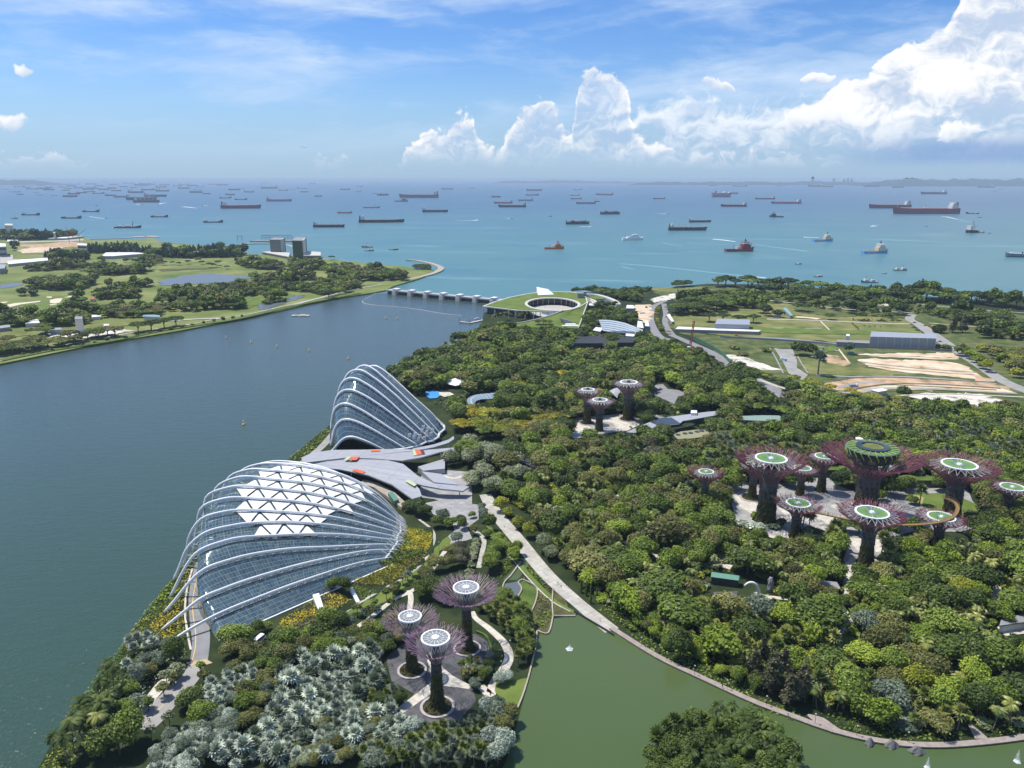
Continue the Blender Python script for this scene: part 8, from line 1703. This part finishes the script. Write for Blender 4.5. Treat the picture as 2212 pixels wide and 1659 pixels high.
leaf_bed('marsh_plants','c8',[(1480,430),(1560,400),(1640,480),(1700,560),(1680,640),(1690,720),(1640,800),(1580,780),(1590,640),(1590,540),(1510,500)],3.4,.9,.4,['olive','bronze','green'],label='brown green marsh plants on the lake terraces')
leaf_bed('marsh_plants','c8',[(1360,490),(1480,380),(1450,330),(1400,360),(1370,420)],3.4,1.2,.4,['bright green','green'],label='bright green bed between the hedges and the terrace pond')
leaf_bed('garden_understorey','V',GR,.16,3.2,1.1,['dark green','green','bright green','olive'],ignore=False,label='mixed understorey beneath the trees between boardwalk and grove')
leaf_bed('garden_understorey','V',MW,.12,3.5,1.2,['dark green','green','olive'],ignore=False,label='mixed understorey of the middle wood')
leaf_bed('garden_understorey','V',NW,.06,4.0,1.6,['dark green','green','dark green','olive'],ignore=False,label='mixed understorey of the north wood')
# ------------------------------------------------------------------ build every tree that was placed
LANDMARKS=[(n,W(*Q(c,x,y))[:2])for n,c,x,y in(('the nearest lilac steel tree','V',945,1528),('the left lilac steel tree','V',890,1449),('the rear lilac steel tree','V',1009,1402),('the lake fountain','V',1230,1402),('the lake railing','V',1320,1365),('the wide path','V',1182,1242),('the path top','V',1060,1085),('the tip of the wider glasshouse','V',870,1140),('the front corner of the wider glasshouse','V',473,1381),('the dome road','c7',1380,700),('the ochre road table','c7',1390,850),('the bottom left road','c7',1060,1230),('the palm point','c7',400,1500),('the winged roof tips','V',985,1050),('the taller glasshouse','V',975,935),('the white tent','c9',1620,770),('the splash pool','c9',1390,860),('the blue-grey canopy','g1',350,320),('the pale-disc trio','V',1300,918),('the car park','g1',1830,270),('the swept grey roof','g1',1750,500),('the skylight mound','g1',2000,590),('the green striped roof','z4',1880,1010),('the slim white pavilion','g1',720,855),('the pink-tiled shelter','g1',1335,1270),('the lone left grove tree','V',1520,1097),('the big left grove tree','V',1653,1128),('the restaurant tree','g2',1185,610),('the big right grove tree','g2',1740,640),('the foremost grove tree','g2',1192,925),('the low front grove tree','g2',1650,820),('the right-edge grove tree','g2',2100,640),('the grove lawn','g2',1800,560),('the planted-roof shelter','g2',1520,420),('the green-roofed shelter','g3',785,115),('the white arch','g3',925,165),('the stone kiosk','g3',1280,125),('the path lawn','g3',1350,400),('the dark longhouse','g3',1850,400),('the first boardwalk landing','g3',1240,775),('the second boardwalk landing','g3',1985,830),('the boardwalk middle','g3',700,580),('the edge house','g3',2150,330),('the round island','V',1560,1640),('the spiral building','b1',1060,400),('the white monument','b1',1290,605),('the shell station roof','z4',980,400),('the wide nursery shed','z4',750,510),('the nursery yard','z4',400,510),('the avenue','z4',1210,320),('the road bend','z4',1600,570),('the lattice crane','z4',1450,535),('the rubble heap','z5',250,660),('the concrete apron','z5',520,650),('the orange earth','z5',840,640),('the sand lot','z5',1400,690),('the pale rubble','z5',1700,960),('the longest hall','z5',1330,545),('the farther grey shed','z3',600,950),('the site cabins','z5',480,320),('the broad road','z5',1600,490),('the broad road end','z5',2000,760),('the track junction','z5',1390,330),('the coast bend','z5',480,140),('the coast middle','z5',1300,220),('the coast right','z5',2000,250),('the seaside tower blocks','n2',1450,740),('the links pond','n2',600,960),('the narrow inlet','n2',1350,1210),('the sea wall hook','z2',830,600),('the barrage end','V',835,630),('the sand bunkers','n1',750,1180),('the red-roofed hut','n1',1285,1180),('the white building site','n1',1200,1620),('the gantry tower','n1',1110,1600),('the left pond','n1',150,960),('the dry field','n1',1500,1500),('the works hall','n1',120,320),('the orange earthworks','n1',700,420),('the white sand yard','n1',1700,560),('the bay road bend','z1',1200,960),('the bay road left','z1',150,1140),('the white office block','n1',1150,520),('the reed bank','n1',900,720))]
KINDW={'broadleaf_tree':'round tree','spreading_tree':'wide flat-topped tree','layered_tree':'drooping tree','sea_pine':'tall feathery tree','cypress':'columnar tree','shrub':'round bush','young_tree':'slender young tree','silver_palm':'fan palm','fan_palm':'fan palm','coconut_palm':'coconut palm'}
CATW={'shrub':'shrub','silver_palm':'palm','fan_palm':'palm','coconut_palm':'palm'}
LMP=np.array([p for _,p in LANDMARKS])
def describe(t):
 d=np.hypot(LMP[:,0]-t['x'],LMP[:,1]-t['y']);i=int(d.argmin());dx,dy=t['x']-LMP[i,0],t['y']-LMP[i,1]
 rel='beside' if d[i]<7 else('right of' if dx>0 else 'left of')if abs(dx)>abs(dy)*.9 else('behind' if dy>0 else 'in front of')
 sz='small ' if t['s']<.62 else 'large ' if t['s']>1.25 else ''
 col={'silver':'silvery','palm green':'green','golden palm':'yellowish','sea pine':'dusky','pale':'pale green','yellow':'yellow-flowered','lime':'yellow-green','bronze':'brownish','grey green':'grey-green','olive':'olive'}.get(t['c'],t['c'])
 return sz+col+' '+KINDW[t['kind']],rel,LANDMARKS[i][0],d[i]
vis=[]
for t in TREES:
 t['sz']=t['s']if t['s']<.9 or hypot(t['x'],t['y'])>1050 or t['kind']in('sea_pine','coconut_palm','fan_palm','silver_palm','cypress')else.9+(t['s']-.9)*.35
 t['sz']*=t['hz']
 P=PROTO[t['kind']][t['p']];px,py,w=project(t['x'],t['y'],t['z']+P['H']*t['s']*.5)
 if w>0 and-190<px<2680 and 380<py<1860:t['size']=P['R']*t['s']/w if-40<px<2250 and py<1720 else 0;vis.append(t)
by={}
for t in vis:by.setdefault(t['kind'],[]).append(t)
rest=[];chosen=[]
for k,L in by.items():
 L.sort(key=lambda t:-t['size']);S=[t for t in L if t['size']>0];chosen+=S[:300];rest+=S[300:]+[t for t in L if t['size']<=0]
names={}
for t in chosen:t['d']=describe(t);names.setdefault(t['d'][:3],[]).append(t)
for key,L in names.items():
 a,rel,lm=key;L.sort(key=lambda t:t['d'][3])
 for i,t in enumerate(L):
  if len(L)==1:t['label']=f'{a} {rel} {lm}'
  elif len(L)<=8:t['label']=f'{ORD[i]}nearest {a} {rel} {lm}'
  else:t['label']=f'{a} in the cluster {rel} {lm}'
  t['group']=f'{a}s {rel} {lm}'
def link_mat(o,mat):o.material_slots[0].link='OBJECT';o.material_slots[0].material=mat
nfar=0
for t in chosen:
 P=PROTO[t['kind']][t['p']];dist=hypot(t['x'],t['y']);cat=CATW.get(t['kind'],'tree')
 if dist<760 and t['kind']!='shrub':
  r=empty(t['kind'],(t['x'],t['y'],t['z']),t['label'],cat,t['group'],t['rz']);r.rotation_euler=(t['tilt'],t['tilt']*.6,t['rz']);r.scale=(t['s']*t['sx'],t['s']/t['sx']**.5,t['sz'])
  c=bpy.data.objects.new('crown',P['crown']);COL.objects.link(c);c.parent=r;link_mat(c,LM[t['c']])
  c=bpy.data.objects.new('trunk',P['trunk']);COL.objects.link(c);c.parent=r
 else:
  o=bpy.data.objects.new(t['kind'],P['joined']);COL.objects.link(o);link_mat(o,LM[t['c']]);o.location=(t['x'],t['y'],t['z']-.1);o.rotation_euler=(0,0,t['rz']);o.scale=(t['s']*t['sx'],t['s']/t['sx']**.5,t['sz']);tag(o,t['label'],cat,t['group'])
# everything smaller than the 300 largest of a kind: one woodland object
if rest:
 cols=sorted({t['c']for t in rest});Vs,Fs,Ls,Ts,Ms,off=[],[],[],[],[],0
 rng=np.random.default_rng(3)
 for t in rest:
  V,F,lv=PROTO[t['kind']][t['p']]['data']
  st=int(min(9,max(1,hypot(t['x'],t['y'])/190)))
  if st>1:
   F=F[rng.integers(st)::st];V=V[F.ravel()];lv=lv[F.ravel()];F=np.arange(len(V)).reshape(-1,4);q=V.reshape(-1,4,3);c=q.mean(1,keepdims=True);V=(c+(q-c)*sqrt(st)*.92).reshape(-1,3)
  ca,sa=cos(t['rz']),sin(t['rz']);S=t['s']
  X=np.c_[(V[:,0]*ca-V[:,1]*sa)*S+t['x'],(V[:,0]*sa+V[:,1]*ca)*S+t['y'],V[:,2]*t['sz']+t['z']]
  Vs.append(X);Fs.append(F+off);Ls.append(lv);Ts.append(np.full(len(V),rng.random()));Ms.append(np.full(len(F),cols.index(t['c'])));off+=len(V)
 me=quads_mesh('woodland',np.vstack(Vs),np.vstack(Fs),np.concatenate(Ls),[LM[c]for c in cols],np.concatenate(Ms))
 a=me.attributes.new('tv','FLOAT','POINT');a.data.foreach_set('value',np.concatenate(Ts).astype(np.float32))
 o=bpy.data.objects.new('woodland',me);COL.objects.link(o);o['kind']='stuff';o['label']='distant closed tree canopy filling the woods of the garden';o['category']='woodland'
print('TREES',len(TREES),'visible',len(vis),'single',len(chosen),'stuff',len(rest),{k:len(v)for k,v in by.items()})
# ------------------------------------------------------------------ fountains, people, vehicles, lamps
M_SPRAY,_g,_o=mat_new('water_spray')
_t=_g.n.new('ShaderNodeBsdfTransparent');_b=bsdf(_g,None,(0.88,0.92,0.93),.4,.4);_x=_g.n.new('ShaderNodeMixShader');_x.inputs[0].default_value=.62
_g.l.new(_t.outputs[0],_x.inputs[1]);_g.l.new(_b.outputs[0],_x.inputs[2]);_g.l.new(_x.outputs[0],_o.inputs['Surface'])
def fountain(x,y,r_,h,lab):
 p=W(x,y,LZ+.03);R=random.Random(int(x));root=empty('fountain',p,lab,'fountain')
 mb=MB()
 for k in range(900):
  a=R.uniform(0,6.28);u=R.random();q=r_*u*R.uniform(.3,1);z=h*max(.02,(1-(u*1.05)**1.6))*R.uniform(.25,1.05);s=R.uniform(.05,.13);c=Vector((q*cos(a),q*sin(a),z))
  d=[Vector((R.uniform(-1,1),R.uniform(-1,1),R.uniform(-1.6,1.6))).normalized()*s for _ in range(3)];mb.poly([c+d[0],c+d[1],c+d[2]])
 mb.build('spray',M_SPRAY,root)
 mb=MB();mb.lathe([(r_*.8,.01),(r_*.5,.06),(.01,.08)],20,wob=lambda a,z:1+.12*sin(5*a)+.08*sin(9*a));mb.build('foam',M_SPRAY,root)
fountain(1230,1402,1.9,2.2,'small white fountain splashing in the middle of the lake');fountain(2003,1658,1.3,4.2,'tall white fountain jet at the bottom edge right of the island');fountain(2197,1645,1.4,4.8,'tall white fountain jet in the bottom right corner')
# people: one skinned figure per clothing, copied
def figure(name,shirt,legs,step):
 me=bpy.data.meshes.new(name);J=[(0,0,.92),(0,0,1.15),(0,0,1.40),(0,.01,1.50),(0,.03,1.62),(0,.02,1.74),(-.10,0,.88),(-.11,.10*step,.48),(-.11,-.02*step,.07),(-.11,.10+.02*step,.04),(.10,0,.88),(.11,-.06*step,.48),(.11,-.22*step,.07),(.11,-.10*step,.04),(-.19,0,1.38),(-.25,-.06*step,1.12),(-.24,.06,.88),(.19,0,1.38),(.25,.06*step,1.12),(.24,.14*step,.90)]
 E_=[(0,1),(1,2),(2,3),(3,4),(4,5),(0,6),(6,7),(7,8),(8,9),(0,10),(10,11),(11,12),(12,13),(2,14),(14,15),(15,16),(2,17),(17,18),(18,19)]
 rad=[.15,.14,.16,.065,.105,.085,.10,.07,.045,.04,.10,.07,.045,.04,.07,.05,.035,.07,.05,.035]
 me.from_pydata(J,E_,[]);o=bpy.data.objects.new(name,me);COL.objects.link(o);m=o.modifiers.new('skin','SKIN');sv=me.skin_vertices[0].data
 for i,r_ in enumerate(rad):sv[i].radius=(r_,r_*.85)
 sv[0].use_root=True
 m=o.modifiers.new('sub','SUBSURF');m.levels=m.render_levels=1
 dg=bpy.context.evaluated_depsgraph_get();ev=bpy.data.meshes.new_from_object(o.evaluated_get(dg));bpy.data.objects.remove(o)
 ev.materials.clear();S=plain('skin',(0.42,0.26,0.18),.6);H_=plain('dark_hair',(0.02,.016,.013),.6)
 for q in(shirt,legs,S,H_):ev.materials.append(q)
 for f in ev.polygons:
  c=f.center;f.material_index=3 if c.z>1.68 or(c.z>1.58 and c.y<0)else 2 if c.z>1.47 or(abs(c.x)>.2 and c.z<1.15)else 0 if c.z>.93 else 1;f.use_smooth=True
 return ev
CL={n:plain('cloth_'+n,c,.85,.1)for n,c in(('white',(.7,.7,.68)),('black',(.03,.03,.035)),('blue',(.08,.14,.35)),('red',(.45,.06,.05)),('khaki',(.32,.27,.18)),('grey',(.25,.25,.26)))}
FIG={(a,b):figure('person',CL[a],CL[b],st)for a,b,st in(('white','black',1),('black','khaki',.7),('red','blue',1),('blue','khaki',.4),('white','blue',.8),('grey','black',.2))}
FK=list(FIG)
for i,(c,x,y,z,lab)in enumerate((('c7',1297,868,LZ,'on the left of the road table group'),('c7',1306,872,LZ,'in the middle of the road table group'),('c7',1315,878,LZ,'on the right of the road table group'),('c7',1024,1250,LZ,'walking at the left on the bottom left road'),('c7',1036,1256,LZ,'second from left on the bottom left road'),('c7',1132,1282,LZ,'third from left on the bottom left road'),('c7',1143,1288,LZ,'standing at the right on the bottom left road'),('c7',1790,935,LZ,'alone on the small path above the silver palms'),('c8',688,1022,LZ,'on the dark plaza, left one of a pair'),('c8',696,1030,LZ,'on the dark plaza, right one of a pair'),('c8',925,1045,LZ,'beside the trunk of the left lilac steel tree'),('c8',1075,975,LZ,'on the plaza below the rear lilac steel tree'),('c8',652,1100,LZ,'at the left end of the dark plaza'),('g2',950,612,WALK_Z,'on the ochre walkway near its middle'),('g2',1030,628,WALK_Z,'on the walkway by the foremost grove tree'),('g2',1385,672,WALK_Z,'on the right half of the ochre walkway'),('g2',1415,673,WALK_Z,'farther along the ochre walkway on its right half'),('g2',700,640,LZ,'crossing the grove plaza on the left'),('g2',1000,700,LZ,'crossing the grove plaza in the middle'),('g2',1170,800,LZ,'on the grove path behind the foremost tree'),('g2',1110,900,LZ,'on the grove path by the foremost tree foot'),('V',1090,1140,LZ,'strolling at the top of the wide lake path'),('V',1205,1262,LZ,'strolling halfway along the wide lake path'),('V',1212,1270,LZ,'strolling close behind on the wide lake path'),('V',1296,1342,LZ,'near the railing end of the wide path'),('V',1560,1486,LZ+.75,'on the boardwalk above the island'),('V',1702,1546,LZ+.75,'on the boardwalk right of the island'),('c8',1375,980,LZ,'on the curved cream path by the lake'),('c8',1320,1120,LZ,'at the lower end of the curved cream path'))):
 k=FK[(i*5+i//3)%len(FK)];p=W(*Q(c,x,y),z+.02);o=bpy.data.objects.new('person',FIG[k]);COL.objects.link(o);o.location=p;o.rotation_euler=(0,0,i*1.9);tag(o,f'person in {k[0]} top, {k[1]} trousers, {lab}','person','people walking in the gardens')
# vehicles
def vehicle(label,crop,x,y,rz,paint,kind='car',cat=None,group=None):
 p=W(*Q(crop,x,y));nm={'car':'parked_car','van':'shuttle_van','truck':'truck','digger':'excavator'}[kind];root=empty(nm,p,label,cat or{'digger':'digger'}.get(kind,kind),group,rz)
 L,B,H={'car':(4.4,1.8,.8),'van':(6.0,2.2,1.1),'truck':(9,2.5,1.2),'digger':(5,2.8,1.2)}[kind]
 mb=MB();mb.box((0,0,.35+H/2),(L,B,H),taper=.96);mb.build('body',paint,root)
 if kind=='car':mb=MB();mb.box((-.2,0,.35+H+.3),(2.4,B*.9,.62),taper=.74);mb.build('cabin',M_SHADE,root);mb=MB();mb.box((-.2,0,.35+H+.63),(1.7,B*.66,.05));mb.build('roof',paint,root)
 elif kind=='van':mb=MB();mb.box((-.2,0,2.0),(L*.9,B*.98,.9),taper=.94);mb.build('window_band',M_SHADE,root);mb=MB();mb.box((-.2,0,2.65),(L*.92,B,.4),taper=.92);mb.build('roof',paint,root)
 elif kind=='truck':mb=MB();mb.box((L*.38,0,2.2),(2.0,B*.95,1.6),taper=.85);mb.build('cab',M_WHITE,root);mb=MB();mb.box((-L*.14,0,2.2),(L*.66,B,1.5));mb.build('load_bed',paint,root)
 else:mb=MB();mb.box((-.6,0,2.3),(1.8,1.8,1.6),taper=.8);mb.build('cab',M_SHADE,root);mb=MB();mb.tube([(1,0,1.6),(3.6,0,4.4),(6,0,2.6),(6.4,0,.6)],[.3,.26,.2,.4],5);mb.build('arm',paint,root)
 for sx in(-.31,.31):
  for sy in(-.46,.46):
   mb=MB();mb.tube([(sx*L,sy*B-.12,.36),(sx*L,sy*B+.12,.36)],.36,10);mb.build('wheel',M_RUBBER,root)
 KEEP.append([(p[0]+3*cos(k),p[1]+3*sin(k))for k in range(6)]);return root
vehicle('white shuttle van half hidden by bushes at the front corner of the wider glasshouse','c7',1795,705,1.2,M_WHITE,'van')
CP=[M_WHITE,M_GREYM,M_DARK,M_RED,M_WHITE,M_SHED];CN=['white','grey','black','red','white','pale blue']
for i,(x,y)in enumerate(((1700,225),(1705,238),(1712,250),(1735,240),(1742,228),(1725,262))):vehicle(f'{CN[i]} car in the wood car park, '+('nearest the road' if i==0 else f'{ORD[i].strip()} from the road'),'g1',x,y,.3,CP[i],group='cars in the wood car park')
for i,(c,x,y,n)in enumerate((('z5',1415,372,'black car at the track junction on the meadow'),('z5',1490,395,'red car on the broad road below the track junction'),('z5',1520,400,'second red car on the broad road, further down'),('z4',1225,330,'grey car driving on the avenue'),('z4',1290,315,'dark car on the far lane of the avenue'),('z5',350,322,'white car beside the site cabins'),('z5',372,326,'black car beside the site cabins'),('z5',410,340,'grey car in front of the site cabins'),('z5',120,467,'red car behind the long walkway roof'),('z5',1600,510,'black car at the end of the longest hall'),('z5',1640,528,'white car past the end of the longest hall'))):vehicle(n,c,x,y,.7*i,CP[(2,3,3,1,2,0,2,1,3,2,0)[i]])
for i,(x,y)in enumerate(((970,352),(1050,356),(1082,356),(1175,356),(1280,360))):vehicle(('first','second','third','fourth','last')[i]+' yellow digger from the left in the row along the meadow road','z5',x,y,.2*i,M_YELLOW,'digger',group='yellow diggers along the meadow road')
vehicle('pale blue flatbed truck on the concrete apron','z5',460,645,1.9,plain('pale_blue_paint',(.25,.40,.52),.5),'truck');vehicle('grey truck on the orange earthworks','z5',970,838,.2,M_SHED,'truck');vehicle('dark digger by the orange earth','z5',752,570,.5,M_GREYC,'digger');vehicle('dark green truck below the boundary wall','z5',955,600,.1,M_GRNP,'truck');vehicle('yellow digger in the wood car park','g1',1885,225,.4,M_YELLOW,'digger')
vehicle('white truck on the sandy site by the avenue','z4',1120,290,.4,M_WHITE,'truck');vehicle('yellow digger on the sandy site by the avenue','z4',1150,250,.4,M_YELLOW,'digger');vehicle('red truck on the white building site by the bay','n1',1390,1580,.4,M_RED,'truck');vehicle('yellow digger on the white building site by the bay','n1',1220,1600,.4,M_YELLOW,'digger')
# lamp posts
lp=MB();lp.tube([(0,0,0),(0,0,4.6)],[.10,.07],6);lh=MB();lh.lathe([(.05,4.5),(.38,4.6),(.30,4.85),(.02,4.95)],10)
l0=None
for c,pts,lab in(('V',[(1385,1398),(1440,1430),(1500,1460),(1570,1492),(1655,1527),(1760,1566),(1850,1592),(1960,1606)],'on the boardwalk'),('c8',[(560,620),(640,575),(720,520),(775,500),(820,470),(890,410),(985,310)],'along the upper garden path'),('c8',[(1290,730),(1375,820),(1425,930),(1370,1060)],'along the curved cream path'),('c7',[(1292,430),(1290,560),(1308,690),(1000,1130),(1090,1030)],'beside the dome road')):
 for i,(x,y)in enumerate(pts):
  p=W(*Q(c,x,y));r=empty('lamp_post',p,f'slim dark lamp post {lab}, {(ORD[i] or "first ").strip()} in its line','lamp post','lamp posts '+lab)
  if l0 is None:l0=(lp.build('post',M_DARK,r),lh.build('lamp_head',M_GREYM,r))
  else:
   for q in l0:d=q.copy();COL.objects.link(d);d.parent=r
# aircraft low over the strait
def plane():
 d=ray(657,318);t=9000/d[1];root=empty('airplane',(d[0]*t,9000,CAM_H+d[2]*t),'tiny pale airplane gliding low in the hazy sky on the left','airplane',rz=.25)
 mb=MB();mb.tube([(-28,0,0),(-20,0,1),(0,0,1),(22,0,1),(30,0,.3)],[.6,2.4,3,3,.8],10);mb.build('fuselage',M_WHITE,root)
 for s in(-1,1):mb=MB();mb.prism([(4,s*2),(-6,s*29),(-10,s*29),(-6,s*2)],-.6,0.2);mb.build('wing',M_WHITE,root);mb=MB();mb.tube([(-2,s*10,-2),(4,s*10,-2)],1.4,8);mb.build('engine',M_GREYM,root)
 mb=MB();mb.prism([(-20,-.4),(-27,-.4),(-27,.4),(-20,.4)],2,[5,12,12,5]);mb.prism([(-23,-10),(-27,-10),(-27,10),(-23,10)],1,1.6);mb.build('tailplane',M_WHITE,root)
plane()
# ------------------------------------------------------------------ the air
m,g,out=mat_new('haze_air')
pv=g.n.new('ShaderNodeVolumePrincipled');pv.inputs['Color'].default_value=(0.64,0.81,1.0,1);pv.inputs['Density'].default_value=4.2e-5;pv.inputs['Anisotropy'].default_value=0.0
g.l.new(pv.outputs[0],out.inputs['Volume'])
mb=MB();hb=170000.0
mb.box((0,hb/2-4000+0,(CAM_H+3-4)/2),(2*hb,hb+0,CAM_H+3+4))
hz=mb.build('haze',m);hz['kind']='stuff';hz['label']='pale blue sea haze over the strait and the far shore';hz['category']='haze'
